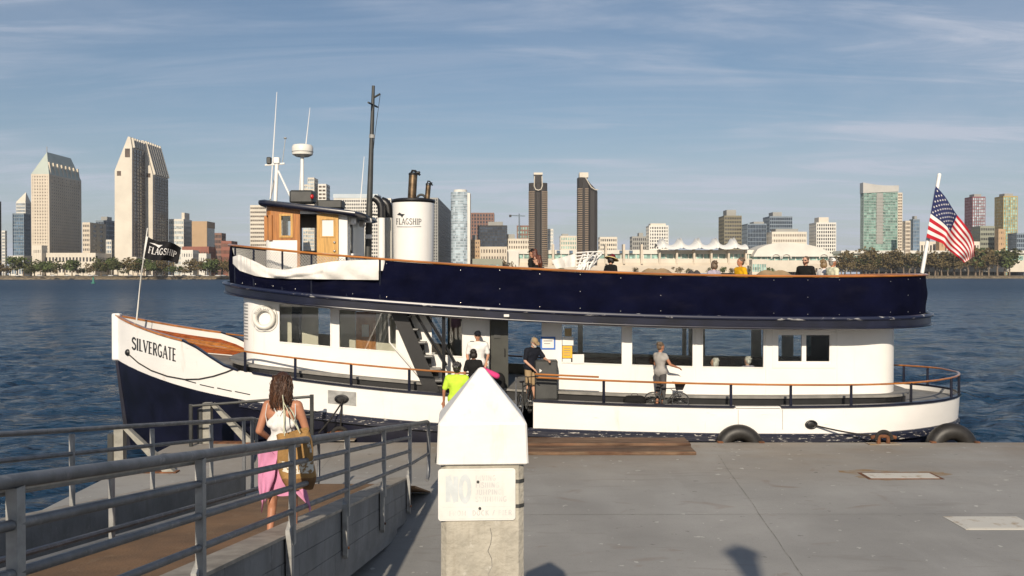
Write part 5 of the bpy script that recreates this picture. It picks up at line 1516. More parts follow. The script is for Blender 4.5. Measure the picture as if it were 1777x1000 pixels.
bld('low_building', 'orange brick low building by the ferry bow rail', 384, 412, 420, 1130, 25, 'red_tile', 'glass_brown', 5, 8, .5, .4)
bld('low_building', 'low cream shed on the left shore near the black flag staff', 232, 262, 452, 1015, 15, 'cream_stone', 'glass_dark', 1, 6)
# --- behind the pilothouse
bld('hotel_tower', 'cream hotel with deep horizontal balconies left of the pilothouse', 434, 500, 358, 1090, 30, 'pale_stone', 'glass_brown', 17, 16, .55, .25, cat='tower')
r_, *_ = bld('apartment_tower', 'stepped glass tower rising behind the pilothouse roof', 534, 552, 310, 1200, 25, 'pale_stone', 'glass_pale', 26, 3, .35, .25, cat='tower')
block(r_, 552, 566, 321, 1200, 25, 'white_stone', 'glass_brown', 24, 2, .5, .2); block(r_, 526, 534, 322, 1202, 22, 'pale_stone', 'glass_pale', 24, 2, .4, .2)
fac('pale_band', (.50, .56, .60))
r_, x0, x1, y0, y1, z1 = bld('hotel_tower', 'curved hotel tower with dotted balconies behind the dark mast', 579, 684, 346, 1120, 30, 'white_stone', 'glass_dark', 22, 26, .45, .35, cat='tower')
q = MB(); q.box(x0 - .5, x1 - 15, y0 - .6, y1, z1 + 1.3, z1 + 6); q.build('roof_band', M['pale_band'], r_)
bld('hotel_tower', 'dark gridded slab tower right of the funnel', 700, 760, 345, 1130, 0, 'grey_stone', 'glass_dark', 26, 14, .4, .35, side=786, sidebays=18, cat='tower')
root = thing('hotel_tower', 'pale blue glass cylinder tower right of the white funnel', 'tower', (P(799, 470, 1125).x, 1125, GZ), 'far shore city buildings')
c = P(798, 333, 1125); rr = 11.0
q = MB(); q.lathe([(rr, GZ), (rr, c.z)], (c.x, 1135, 0), 40); q.build('wall', M['glass_pale'], root)
q = MB()
for k in range(30):
    z = GZ + (c.z - GZ) * k / 30; q.lathe([(rr + .12, z), (rr + .12, z + .7)], (c.x, 1135, 0), 40, caps=False)
tag(q.build('facade_frame', M['pale_band'], root), kind='stuff')
q = MB(); q.lathe([(rr * .7, c.z), (rr * .7, c.z + 3)], (c.x, 1135, 0), 24); q.build('roof_plant', M['white_stone'], root)
q = MB(); q.box(c.x + rr - 2.5, c.x + rr + .6, 1128, 1150, GZ, c.z - 1); q.build('side_fin', M['white_stone'], root)
# --- centre
bld('office_tower', 'red-brown tower right of the pale blue cylinder', 817, 858, 371, 1260, 35, 'brown_stone', 'glass_navy', 18, 8, .35, .45, cat='tower')
bld('office_tower', 'dark navy glass block in front of the red-brown tower', 829, 880, 393, 1210, 35, 'dark_stone', 'glass_navy', 16, 12, .12, .12, pent=(.35, .85, 6), cat='tower')
bld('old_building', 'old tan building beside the pale blue cylinder', 816, 834, 418, 1170, 25, 'tan_stone', 'glass_brown', 8, 4, .6, .5, pent=(.2, .6, 7))
bld('hotel_building', 'cream hotel block with red roofs left of the first striped tower', 862, 919, 416, 1220, 30, 'pale_stone', 'glass_brown', 7, 14, .5, .5, pent=(.3, .55, 7))
bld('low_building', 'cream low block left of centre on the shore', 833, 880, 430, 1160, 25, 'cream_stone', 'glass_brown', 4, 10, .5, .5)
r_, x0, x1, y0, y1, z1 = bld('unfinished_tower', 'unfinished brown tower with a crane left of the striped towers', 897, 920, 393, 1300, 25, 'brown_stone', 'glass_teal', 12, 5, .4, .4)
cr = thing('tower_crane', 'thin tower crane above the unfinished brown tower', 'crane', (P(901, 470, 1295).x, 1295, GZ))
a, b_ = P(901, 395, 1295), P(901, 371, 1295)
q = MB(); q.tube([(a.x, 1295, GZ), (b_.x, 1295, b_.z)], .9, 4); q.build('mast', M['blue_grey'], cr)
q = MB(); q.tube([P(884, 374, 1295), P(911, 375, 1295)], .6, 4); q.build('jib', M['blue_grey'], cr)
q = MB(); q.cbox(P(885.5, 375, 1295), (3, 2, 3)); q.build('counterweight', M['dark_stone'], cr)

def striped_tower(px0, px1, pt, label, kind):
    Y = 1180
    x0, _ = xz(px0, 400, Y); x1, _ = xz(px1, 400, Y); zt = xz(px0, pt, Y)[1]; w_ = x1 - x0
    root = thing('apartment_tower', label, 'tower', ((x0 + x1) / 2, Y, GZ), 'twin dark striped towers')
    zb = zt - (10 if kind == 0 else 4)
    def plan(k, dy=0):
        return [(x0 + w_ * a, Y + w_ * b_) for a, b_ in ((.0, .22), (.05, .05), (.22, -.02), (.36, .0), (.40, .10), (.60, .10), (.64, .0), (.78, -.02), (.95, .05), (1, .22), (1, .8), (.85, 1), (.15, 1), (0, .8))] if k == 0 else \
               [(x0 + w_ * a, Y + w_ * b_) for a, b_ in ((.0, .25), (.06, .05), (.25, -.04), (.50, .0), (.56, .08), (.62, .16), (.82, .12), (.97, .2), (1, .4), (1, .85), (.8, 1), (.2, 1), (0, .8))]
    pl = plan(kind)
    q = MB()
    if kind == 0: q.loft([[(x, y, GZ) for x, y in pl], [(x, y, zb) for x, y in pl]], sm=False)
    else:
        top_ = lambda x: zb - max(0, (x - x0) / w_ - .35) * 26
        q.loft([[(x, y, GZ) for x, y in pl], [(x, y, top_(x)) for x, y in pl]], sm=False)
    q.build('wall', M['dark_stone'], root)
    nfl = 38
    bandz = zb - (9 if kind == 0 else 12)
    q = MB()
    for k in range(nfl):
        z = GZ + 8 + (bandz - GZ - 8) * k / nfl; h_ = (bandz - GZ) / nfl * .42
        for (a, b_) in (((-.012, .30), (.70, 1.012)) if kind == 0 else ((-.012, .52),)):
            q.box(x0 + w_ * a, x0 + w_ * b_, Y - .6, Y + w_ * .75, z, z + h_)
    tag(q.build('balcony_bands', M['buff_band'], root), kind='stuff')
    q = MB()
    if kind == 0:
        q.box(x0 + w_ * .28, x0 + w_ * .72, Y + 2, Y + w_ * .8, zb, zt); q.build('roof_tower', M['dark_stone'], root)
        q = MB(); q.box(x0 + w_ * .26, x0 + w_ * .74, Y + 1.5, Y + w_ * .8, zt, zt + 2.5); q.build('roof_cap', M['pale_stone'], root)
        q = MB(); q.tube([(x0 + w_ * .30, Y - 1, zt - 2), (x0 + w_ * .28, Y - 1, zb - 4), (x0 + w_ * .36, Y - 1, zb - 8), (x0 + w_ * .5, Y - 1, zb - 9), (x0 + w_ * .64, Y - 1, zb - 8), (x0 + w_ * .72, Y - 1, zb - 4), (x0 + w_ * .70, Y - 1, zt - 2)], .6, 5); q.build('trim_ring', M['pale_stone'], root)
    else:
        q.box(x0 + w_ * .08, x0 + w_ * .52, Y + 2, Y + w_ * .8, zb, zt + 2); q.build('roof_cap', M['pale_stone'], root)
        q = MB(); q.tube([(x0 + w_ * .36, Y - 1.2, zb), (x0 + w_ * .5, Y - 1.2, zb - 6), (x0 + w_ * .65, Y - 1.2, zb - 12), (x0 + w_ * .85, Y - .5, zb - 15), (x0 + w_ * 1.0, Y + 1, zb - 15)], .6, 5); q.build('trim_ring', M['pale_stone'], root)
striped_tower(918, 950, 303, 'dark apartment tower with tan striped sides, left of the pair', 0)
striped_tower(1003, 1038, 302, 'dark apartment tower with slanting top, right of the pair', 1)
bld('apartment_block', 'slim white block right of the first striped tower', 949, 960, 399, 1240, 20, 'white_stone', 'glass_pale', 13, 3)
bld('apartment_block', 'pale block between the two striped towers', 971, 1001, 411, 1260, 25, 'pale_stone', 'glass_teal', 9, 7, .4, .4, pent=(.1, .5, 4))
bld('apartment_block', 'pale grey block right of the slanting striped tower', 1038, 1071, 413, 1260, 25, 'pale_stone', 'glass_dark', 8, 8, .5, .4, pent=(.5, .95, 1.5))
bld('apartment_block', 'grey stepped block left of the white gridded tower', 1093, 1122, 412, 1270, 25, 'grey_stone', 'glass_dark', 9, 7, .4, .4, pent=(.5, .8, 6))
bld('apartment_tower', 'white gridded tower above the sail roofs', 1121, 1160, 393, 1250, 30, 'white_stone', 'glass_dark', 15, 8, .4, .45, pent=(.1, .9, 4), cat='tower')
# --- right
bld('apartment_tower', 'olive-grey tower right of the sail roofs', 1247, 1287, 376, 1260, 35, 'olive_stone', 'glass_dark', 16, 10, .45, .3, pent=(.2, .75, 9), cat='tower')
bld('office_block', 'dark glass office with white roof corner', 1286, 1330, 390, 1230, 35, 'blue_grey', 'glass_navy', 12, 12, .12, .15, pent=(.4, .95, 4))
bld('office_tower', 'blue-grey office tower behind the cream hotel', 1324, 1375, 377, 1300, 35, 'blue_grey', 'glass_navy', 16, 12, .3, .2, pent=(.2, .6, 7), cat='tower')
bld('hotel_building', 'broad cream hotel above the white curved roof', 1327, 1400, 404, 1210, 35, 'pale_stone', 'glass_brown', 8, 20, .55, .5, pent=(.15, .8, 5))
bld('apartment_tower', 'white-framed apartment tower right of the cream hotel', 1404, 1451, 388, 1215, 30, 'white_stone', 'glass_dark', 15, 9, .35, .4, pent=(.2, .7, 8), cat='tower')
r_, x0, x1, y0, y1, z1 = bld('hotel_tower', 'green glass hotel tower with curved silver top', 1493, 1558, 334, 1235, 12, 'hotel_green', 'glass_green', 30, 14, .16, .05, cat='tower')
q = MB(); za, zb = xz(1493, 317, 1235)[1], xz(1558, 322, 1235)[1]
n_ = 10; pr = [(lerp(x0 - 1, x1 + 1, i / n_), lerp(za, zb, (i / n_)) - 1.5 * math.sin(PI * i / n_)) for i in range(n_ + 1)]
fac('silver_crown', (.45, .44, .41), .4)
q.prism([(x0 - 1, y0 - .8, z1 - 1)] + [(x1 + 1, y0 - .8, z1 + 1)] + [(a, y0 - .8, b_) for a, b_ in reversed(pr)], (0, y1 - y0, 0)); q.build('crown', M['silver_crown'], r_)
q = MB(); q.box(x0 + (x1 - x0) * .38, x0 + (x1 - x0) * .56, y0 - .5, y0 + 3, GZ + 40, z1 - 1)
for k in range(14): q.box(x0 + (x1 - x0) * .36, x0 + (x1 - x0) * .60, y0 - .9, y0 + 2, GZ + 42 + k * 4.2, GZ + 43.2 + k * 4.2)
q.build('balcony_bay', M['grey_stone'], r_)
block(r_, 1558, 1566, 336, 1237, 28, 'cream_stone', 'glass_brown', 28, 2, .5, .3)
bld('apartment_block', 'tan and glass block right of the green hotel tower', 1566, 1580, 385, 1180, 25, 'cream_stone', 'glass_brown', 14, 4)
bld('apartment_block', 'blue glass block with tan top right of the green hotel tower', 1578, 1596, 382, 1200, 25, 'blue_grey', 'glass_blue', 16, 4, .25, .3, pent=(.3, .7, 5))
bld('apartment_tower', 'red-trimmed glass tower right of the striped flag', 1674, 1710, 343, 1330, 30, 'red_frame', 'glass_pale', 26, 6, .16, .26, pent=(.25, .8, 5), cat='tower')
bld('apartment_tower', 'yellow-trimmed glass tower near the right edge', 1726, 1766, 342, 1330, 30, 'yellow_frame', 'glass_teal', 26, 6, .16, .24, pent=(.2, .8, 5), cat='tower')
bld('office_block', 'grey-green block below the red-trimmed tower', 1686, 1726, 394, 1260, 30, 'green_grey', 'glass_dark', 10, 8, .5, .3)
bld('office_block', 'tan block between the red and yellow trimmed towers', 1726, 1744, 399, 1230, 25, 'tan_stone', 'glass_brown', 8, 3, .6, .6)
bld('office_block', 'dark glass block at the right edge', 1749, 1790, 406, 1220, 30, 'blue_grey', 'glass_navy', 9, 8, .3, .25)
bld('low_building', 'tan low block behind the striped flag', 1624, 1640, 418, 1210, 25, 'tan_stone', 'glass_brown', 4, 3, .6, .7)
bld('low_building', 'long pale low building right of the striped flag', 1566, 1700, 421, 1230, 20, 'pale_stone', 'glass_dark', 3, 24, .5, .4)

# --- convention centre
cc = thing('convention_centre', 'long white convention centre with green glass band on the far shore', 'convention centre', (P(1300, 470, 1190).x, 1190, GZ))
def slabw(pxa, pxb, ya, yb, Y, D, m_, nm='wall'):
    x0, z1 = xz(pxa, ya, Y); x1, z0 = xz(pxb, yb, Y)
    q = MB(); q.box(x0, x1, Y, Y + D, max(GZ, z0), z1); return q.build(nm, M[m_], cc)
slabw(820, 1320, 434, 441, 1196, 60, 'white_stone', 'roof_band')
slabw(820, 1320, 441, 449, 1199, 55, 'glass_teal', 'glass_band')
slabw(820, 1320, 449, 456, 1190, 60, 'pale_stone', 'terrace')
slabw(820, 1320, 456, 461, 1187, 60, 'cream_stone', 'terrace')
slabw(820, 1320, 461, 474, 1180, 60, 'cream_stone', 'terrace')
for px in range(830, 1320, 13):
    slabw(px, px + 1.6, 441, 449, 1197.5, 1, 'white_stone', 'mullion')
for px in (960, 1021, 1052, 1083, 1114):
    slabw(px - 1.8, px + 1.8, 424, 458, 1184, 14, 'cream_stone', 'pylon')
for px in range(1145, 1310, 30): slabw(px - 1.6, px + 1.6, 433, 458, 1186, 8, 'cream_stone', 'pylon')
for px in (966, 988, 1075, 1092): slabw(px, px + 6, 435, 439.5, 1194, 1, 'glass_blue', 'banner')
slabw(845, 900, 436, 470, 1176, 20, 'white_stone', 'entrance_block')
# curved roofed hall
x0, _ = xz(1308, 440, 1180); x1, _ = xz(1465, 440, 1180); z0 = xz(1308, 444, 1180)[1]; zt = xz(1375, 421, 1180)[1]
q = MB(); prof = []
for i in range(25):
    t = i / 24; prof.append((lerp(x0, x1, t), z0 + (zt - z0) * (math.sin(PI * min(1, t * 1.15) ** .8) ** .55 if t * 1.15 < 1 else 0)))
prof = [(x, max(z, z0)) for x, z in prof]
q.prism([(x0, 1180, z0 - 1)] + [(x, 1180, z) for x, z in prof] + [(x1, 1180, z0 - 1)], (0, 70, 0)); q.build('curved_roof', M['white_stone'], cc)
slabw(1308, 1800, 444, 452, 1186, 40, 'glass_teal', 'glass_band'); slabw(1308, 1800, 452, 472, 1182, 40, 'pale_stone', 'base_wall'); slabw(1460, 1800, 435, 440, 1184, 50, 'white_stone', 'roof_band'); slabw(1460, 1800, 440, 444, 1188, 40, 'pale_stone', 'wall')
for px in (1347, 1365, 1430):
    c = P(px, 449, 1179); q = MB(); q.torus((c.x, 1179, c.z), 5.5, .7, 'y', 20, 6, 0, PI); q.build('arch', M['white_stone'], cc)
for px in range(1320, 1790, 12): slabw(px, px + 1.2, 444, 452, 1185, 1, 'white_stone', 'mullion')
# sail roofs
fac('sail_cloth', (.78, .77, .73), .6, .03)
ns = 5
for k in range(ns):
    xa, zb = xz(1142 + k * 31.2, 436, 1180); xb, _ = xz(1142 + (k + 1) * 31.2, 436, 1180); zt = xz(1150, 411, 1180)[1]
    def sail(u, v, xa=xa, xb=xb, zb=zb, zt=zt):
        pk = 0
        for uc, hh in ((-.78, .9), (-.62, 1.0), (.22, .9), (.38, 1.0), (1.22, .9)):
            pk = max(pk, hh * math.exp(-abs(u - uc) / .13))
        ridge = math.sin(PI * min(.999, v * .9 + .02)) ** .5
        return (lerp(xa, xb, u), 1176 + v * 40, zb + (zt - zb) * ridge * (.42 + .58 * pk))
    q = MB(); q.grid(sail, 40, 12); q.build('sail_roof', M['sail_cloth'], cc)
bld('waterfront_restaurant', 'low white waterfront building right of centre', 1300, 1330, 452, 1150, 15, 'pale_stone', 'glass_teal', 1, 6, .5, .2)
bld('waterfront_restaurant', 'low tan terrace building on the right shore', 1395, 1450, 460, 1145, 15, 'cream_stone', 'glass_brown', 1, 8, .6, .4)
bld('waterfront_restaurant', 'low grey-green shed left of centre by the water', 820, 872, 451, 1130, 20, 'green_grey', 'glass_teal', 1, 4, .6, .4)

# --- trees along the far shore
M['leafd'] = mat('dark_leaves', (.080, .088, .032), .8, var=.35, scale=.5, spec=.2)
M['leafb'] = mat('brownish_leaves', (.15, .115, .052), .8, var=.35, scale=.5, spec=.2)
M['leafg'] = mat('green_leaves', (.095, .125, .042), .8, var=.35, scale=.5, spec=.2)
M['bark'] = mat('pale_bark', (.22, .17, .12), .9, var=.3, scale=2)
def crown_mesh(seed, tall):
    rs = np.random.RandomState(seed); q = MB()
    nb_ = 9 + rs.randint(5); cl_ = []
    for i in range(nb_):
        a = rs.rand() * 6.28; r = rs.rand() ** .6 * (.34 if tall else .46)
        cl_.append((r * math.cos(a), r * math.sin(a), (.42 if tall else .36) + rs.rand() * (.48 if tall else .42), .13 + .13 * rs.rand()))
    for (cx, cy, cz, cr_) in cl_:
        for k in range(40):
            d = rs.randn(3); d /= np.linalg.norm(d); rad = cr_ * (rs.rand() ** .4)
            c = np.array([cx, cy, cz]) + d * rad * np.array([1, 1, .8])
            t = rs.randn(3); t /= np.linalg.norm(t); b_ = np.cross(t, d + .3 * rs.randn(3)); b_ /= (np.linalg.norm(b_) + 1e-6)
            s_ = .028 + .03 * rs.rand()
            q.add([c + t * s_, c + b_ * s_ * .8, c - t * s_, c - b_ * s_ * .8], [(0, 1, 2, 3)])
    return q
def trunk_mesh(seed, tall):
    rs = np.random.RandomState(seed + 50); q = MB()
    q.tube([(0, 0, 0), (.01, 0, .2), (rs.randn() * .03, 0, .42), (rs.randn() * .05, 0, .7)], [.03, .024, .018, .006], 6)
    for k in range(4):
        a = rs.rand() * 6.28; q.tube([(0, 0, .28 + .06 * k), (.22 * math.cos(a), .22 * math.sin(a), .5 + .08 * k)], [.014, .004], 5)
    return q
PROT = []
for s_ in range(8):
    tall = s_ >= 4
    mt = M[('leafd', 'leafg', 'leafb', 'leafd', 'leafb', 'leafb', 'leafd', 'leafg')[s_]]
    c_ = crown_mesh(s_, tall).build('crown', mt, None, fix=False); t_ = trunk_mesh(s_, tall).build('trunk', M['bark'])
    PROT.append((c_.data, t_.data)); bpy.data.objects.remove(c_); bpy.data.objects.remove(t_)
def tree(px, pyb, pyt, Y, var, label, grp, wide=1.0):
    a, b_ = P(px, pyb, Y), P(px, pyt, Y)
    z0 = 3.2; h_ = b_.z - z0
    t = thing('shore_tree', label, 'tree', (a.x, Y, z0), grp)
    for nm, me in (('crown', PROT[var][0]), ('trunk', PROT[var][1])):
        o = bpy.data.objects.new(nm, me); COL.objects.link(o); o.parent = t
    t.scale = (h_ * wide, h_ * wide, h_); t.rotation_euler = (0, 0, random.uniform(0, 6.28))
    return t
rt = random.Random(11)
ONES = 'first second third fourth fifth sixth seventh eighth ninth tenth eleventh twelfth thirteenth fourteenth fifteenth sixteenth seventeenth eighteenth nineteenth'.split()
TENS = {20: 'twent', 30: 'thirt', 40: 'fort', 50: 'fift'}
def nth(i):
    i += 1
    if i < 20: return ONES[i - 1]
    t_, o_ = i - i % 10, i % 10
    return TENS[t_] + ('ieth' if o_ == 0 else 'y-' + ONES[o_ - 1])
def relabel(objs, fmt):
    for i, o in enumerate(sorted(objs, key=lambda o: o.location.x / o.location.y)): o['label'] = fmt % nth(i)
TL, TR, TM = [], [], []
px = -6
while px < 412:
    h_ = rt.choice([13, 18, 23, 26, 29, 32, 35]); 
    if 96 < px < 112 or 128 < px < 140: h_ = 10
    TL.append(tree(px, 478, 476 - h_, 905 + rt.uniform(0, 40), rt.choice([0, 1, 2, 3, 2, 6, 7, 4]), 'rounded dark shore tree in the row along the left far bank', 'trees along the left far bank', rt.uniform(1.0, 1.5)))
    px += rt.uniform(7, 13)
for (px, pt) in ((1466, 437), (1476, 443), (1487, 446), (1498, 440), (1509, 441), (1517, 431), (1525, 440), (1537, 437), (1547, 444), (1556, 438), (1568, 436), (1578, 441), (1588, 437), (1599, 440), (1612, 442), (1623, 438), (1634, 440), (1645, 441), (1656, 436), (1667, 440), (1680, 433), (1693, 431), (1704, 430), (1716, 433), (1731, 434), (1744, 431), (1752, 437), (1460, 449), (1503, 452), (1551, 452), (1628, 450), (1700, 446)):
    TR.append(tree(px, 472, pt - 2, 1150 + rt.uniform(-8, 12), rt.choice([4, 5, 6, 4, 5, 7]), 'brownish slender tree in the grove along the right far bank', 'trees along the right far bank', rt.uniform(.95, 1.35)))
for (px, pt) in ((1312, 456), (1322, 457), (1334, 461), (1236, 462), (1254, 460), (1272, 463), (1176, 461), (1198, 464), (876, 448), (1142, 464), (1100, 462), (975, 462), (1010, 464)):
    TM.append(tree(px, 474, pt, 1160 + rt.uniform(-5, 5), rt.choice([0, 1, 2]), 'small round tree in front of the white convention centre', 'small trees before the convention centre', 1.1))
relabel(TL, '%s rounded dark tree from the left on the left far bank')
relabel(TR, '%s slender brownish tree from the left in the right-hand far grove')
relabel(TM, '%s small round tree from the left before the white convention centre')
# parked cars on the left shore
carp = None
M['carw'] = mat('car_white', (.65, .65, .63), .3, var=.03); M['card'] = mat('car_dark', (.06, .07, .08), .3, var=.05); M['carr'] = mat('car_grey', (.30, .31, .32), .3, var=.05)
def car_meshes():
    q = MB(); q.prism([(-2.2, -.9, .35), (2.2, -.9, .35), (2.25, -.9, .8), (1.2, -.9, .95), (-2.1, -.9, 1.0), (-2.25, -.9, .7)], (0, 1.8, 0)); b_ = q
    q = MB(); q.prism([(-1.9, -.78, 1.0), (1.1, -.78, .95), (.5, -.78, 1.5), (-1.5, -.78, 1.52)], (0, 1.56, 0)); c_ = q
    q = MB()
    for x in (-1.35, 1.35):
        for y in (-.92, .72): q.lathe([(.0, y), (.34, y), (.34, y + .2), (0, y + .2)], (x, 0, .34), 12, axis='y')
    return b_, c_, q
b_, c_, w_ = car_meshes()
cob, coc, cow = b_.build('body', M['carw']), c_.build('cabin', M['glass_dark']), w_.build('wheels', M['rubber'])
cmesh = {}
for k_ in ('carw', 'card', 'carr'):
    me = cob.data.copy(); me.materials.clear(); me.materials.append(M[k_]); cmesh[k_] = me
mc, mw = coc.data, cow.data
for o in (cob, coc, cow): bpy.data.objects.remove(o)
cn = {'carw': 'white', 'card': 'dark', 'carr': 'grey'}
px = 30; CARS = {}
while px < 400:
    k_ = rt.choice(['carw', 'carw', 'card', 'carr'])
    y = 893 + rt.uniform(0, 2); t = thing('parked_car', cn[k_] + ' car parked among the trees on the left far bank', 'car', (P(px, 478, y).x, y, 3.1), cn[k_] + ' cars parked along the left far bank')
    for nm, me in (('body', cmesh[k_]), ('cabin', mc), ('wheels', mw)):
        o = bpy.data.objects.new(nm, me); COL.objects.link(o); o.parent = t
    px += rt.uniform(9, 26); CARS.setdefault(k_, []).append(t)
for k_ in CARS: relabel(CARS[k_], '%s ' + cn[k_] + ' car from the left among the trees on the left far bank')
# green buoy
p = P(162, 490, 520); bz = 0
t = thing('channel_buoy', 'small green channel buoy on the water at left', 'buoy', (p.x, 520, 0))
M['buoy'] = mat('buoy_green', (.05, .22, .16), .5, var=.1)
q = MB(); q.lathe([(1.1, -.5), (1.2, .5), (.9, .6), (.5, .7)], (p.x, 520, 0), 16); q.build('float', M['buoy'], t)
q = MB(); q.lathe([(.55, .6), (.35, 3.2), (.5, 3.4), (.1, 3.6)], (p.x, 520, 0), 12); q.build('tower', M['buoy'], t)

# ---- thin sea haze
hz = MB(); hz.box(-3300, 3300, -80, 4100, -4.0, 178.0)
hm = bpy.data.materials.new('haze'); hm.use_nodes = True
hn = hm.node_tree; hn.nodes.remove(hn.nodes['Principled BSDF'])
pv = hn.nodes.new('ShaderNodeVolumePrincipled'); pv.inputs['Color'].default_value = (.86, .90, .96, 1); pv.inputs['Density'].default_value = 0.000055; pv.inputs['Anisotropy'].default_value = 0.0
hn.links.new(pv.outputs[0], hn.nodes['Material Output'].inputs['Volume'])
tag(hz.build('haze', hm), 'thin haze over the bay', 'haze', kind='stuff')

# ================================================================== PEOPLE
def skinm(n, c): M[n] = mat(n, c, .5, var=.06, scale=8, spec=.35)
skinm('skin_a', (.52, .27, .17)); skinm('skin_b', (.42, .19, .11)); skinm('skin_c', (.56, .32, .22))
def clothm(n, c, bump=.25): M[n] = mat(n, c, .85, var=.10, scale=6, bump=bump, bscale=9, spec=.2)
clothm('c_white', (.74, .73, .71)); clothm('c_lime', (.52, .74, .06)); clothm('c_navy', (.012, .014, .022)); clothm('c_khaki', (.36, .26, .15)); clothm('c_grey', (.36, .34, .32))
clothm('c_dgrey', (.085, .08, .08)); clothm('c_black', (.012, .012, .012)); clothm('c_pink', (.62, .26, .42)); clothm('c_hot', (.70, .06, .22)); clothm('c_yellow', (.70, .38, .01)); clothm('c_lav', (.42, .38, .46)); clothm('c_pale', (.66, .66, .48)); clothm('c_blue', (.07, .09, .14))
def hairm(n, c): M[n] = mat(n, c, .5, var=.4, scale=25, stretch=(1, 1, .2), bump=.5, bscale=60)
hairm('h_brown', (.062, .024, .012)); hairm('h_dark', (.018, .012, .009)); hairm('h_red', (.13, .035, .014)); hairm('h_grey', (.36, .33, .29)); hairm('h_blond', (.30, .20, .10)); hairm('h_white', (.74, .71, .64)); hairm('h_mid', (.16, .11, .07))
clothm('straw', (.62, .47, .22)); clothm('maroon', (.13, .014, .025)); M['plastic'] = mat('black_plastic', (.014, .014, .015), .3, var=.1)

V = Vector
def person(label, loc, rz, H, skin='skin_a', hair=('short', 'h_dark'), shirt='c_white', sleeve='short', legs='trousers', legc='c_dgrey', shoes='c_black', pose=None, hat=None, glasses=False, beard=None, seated=False, lean=0.0, yaw=0.0, nod=0.0, vox=.015, fem=False, group=None, torso=True):
    root = thing('person', label, 'person', (0, 0, 0), group)
    s = H / 1.75
    hipz = .55 if seated else .93
    dz = hipz - .93
    Lm = Matrix.Rotation(-lean, 3, 'X')
    hip = V((0, 0, hipz))
    def U(p):      # upper-body point (standing coordinates) -> posed
        return (hip + Lm @ (V(p) - V((0, 0, .93)))) * s
    hb = V((0, 0, 1.54)); Hm = Matrix.Rotation(yaw, 3, 'Z') @ Matrix.Rotation(-nod, 3, 'X')
    def Hd(p): return U(hb + Hm @ (V(p) - hb))
    pose = pose or {}
    sw = .168 if fem else .208
    arms = {}
    for k, sg in (('L', -1), ('R', 1)):
        e, w_ = pose.get(k, ((sg * (sw + .07), -.03, 1.13), (sg * (sw + .07), .07, .89)))
        arms[k] = ((sg * sw, 0, 1.415), e, w_)
    lg = {}
    for k, sg in (('L', -1), ('R', 1)):
        if seated: d_ = ((sg * .11, .42, .54), (sg * .11, .44, .09))
        else: d_ = ((sg * .10, .02, .50), (sg * .10, -.02, .085))
        lg[k] = pose.get('leg' + k, d_)
    def limb(mb, pts, rs, f=U):
        q = [f(p) for p in pts]
        for i in range(len(q) - 1): mb.cone(q[i], q[i + 1], rs[i] * s, rs[i + 1] * s)
    Lf = lambda p: V(p) * s
    hipj = {k: (sg * .088, 0, hipz) for k, sg in (('L', -1), ('R', 1))}
    def torso_(mb, g=0.0):
        wst = .118 if fem else .140
        g += 0 if fem else .018
        mb.cone(U((-.07, 0, .97)), U((.07, 0, .97)), (.115 + g) * s, (.115 + g) * s, .95)
        mb.cone(U((0, 0, .95)), U((0, .0, 1.12)), (.155 + g) * s, (wst + g) * s, .74)
        mb.cone(U((0, 0, 1.12)), U((0, -.005, 1.30)), (wst + g) * s, (.160 + g) * s, .72)
        mb.cone(U((-.09, -.005, 1.33)), U((.09, -.005, 1.33)), (.098 + g) * s, (.098 + g) * s)
        mb.cone(U((-sw + .02, 0, 1.415)), U((sw - .02, 0, 1.415)), (.056 + g) * s, (.056 + g) * s)
        mb.cone(U((0, -.01, 1.40)), U((0, -.005, 1.47)), (.09 + g) * s, (.055 + g * .4) * s)
        if fem: 
            for sg in (-1, 1): mb.ell(U((sg * .075, .085, 1.28)), (.06 + g) * s, 10, 8)
    b = MB(); torso_(b)
    b.cone(U((0, -.008, 1.44)), Hd((0, .0, 1.56)), .056 * s, .052 * s)
    b.ell(Hd((0, .008, 1.655)), (.076 * s, .094 * s, .105 * s), 16, 12)
    b.cone(Hd((0, .030, 1.60)), Hd((0, .060, 1.575)), .060 * s, .042 * s)
    b.cone(Hd((0, .094, 1.655)), Hd((0, .116, 1.625)), .011 * s, .016 * s, n=8)
    for sg in (-1, 1): b.ell(Hd((sg * .079, -.005, 1.635)), (.012 * s, .022 * s, .034 * s), 8, 6)
    for k, sg in (('L', -1), ('R', 1)):
        sh, e, w_ = arms[k]
        limb(b, (sh, e, w_), (.050, .040, .028))
        f = (V(w_) - V(e)).normalized()
        side = V((0, 0, 1)).cross(f); side = side.normalized() if side.length > .2 else V((1, 0, 0))
        pal = V(w_) + f * .07
        b.cone(U(w_), U(pal), .030 * s, .036 * s, .62)
        for i in range(4):
            o = side * (-.030 + .02 * i); L_ = (.055, .07, .066, .05)[i]
            k0 = pal + o + f * .018; k1 = k0 + f * L_ * .6 + V((0, 0, -.012)); k2 = k1 + f * L_ * .4 + V((0, 0, -.026))
            limb(b, (k0, k1, k2), (.0095, .009, .0075))
        th = V(w_) + f * .03 - side * .03 * sg
        limb(b, (th, th + f * .035 - side * .022 * sg, th + f * .062 - side * .022 * sg + V((0, 0, -.012))), (.011, .010, .008))
        kn, an = lg[k]
        limb(b, (hipj[k], kn, an), (.088, .056, .036), Lf)
        b.cone(Lf(V(an) + V((0, -.03, -.035))), Lf(V(an) + V((0, .15, -.055))), .036 * s, .028 * s, .8)
        cm = V(kn).lerp(V(an), .28) + V((0, -.02, 0)); b.ell(Lf(cm), (.048 * s, .05 * s, .1 * s), 10, 8)
    body = flesh(b, 'body', M[skin], root, vox, 3)
    q = MB()
    for sg in (-1, 1): q.ell(Hd((sg * .031, .088, 1.655)), .0105 * s, 8, 6)
    q.build('eyes', M['plastic'], body)
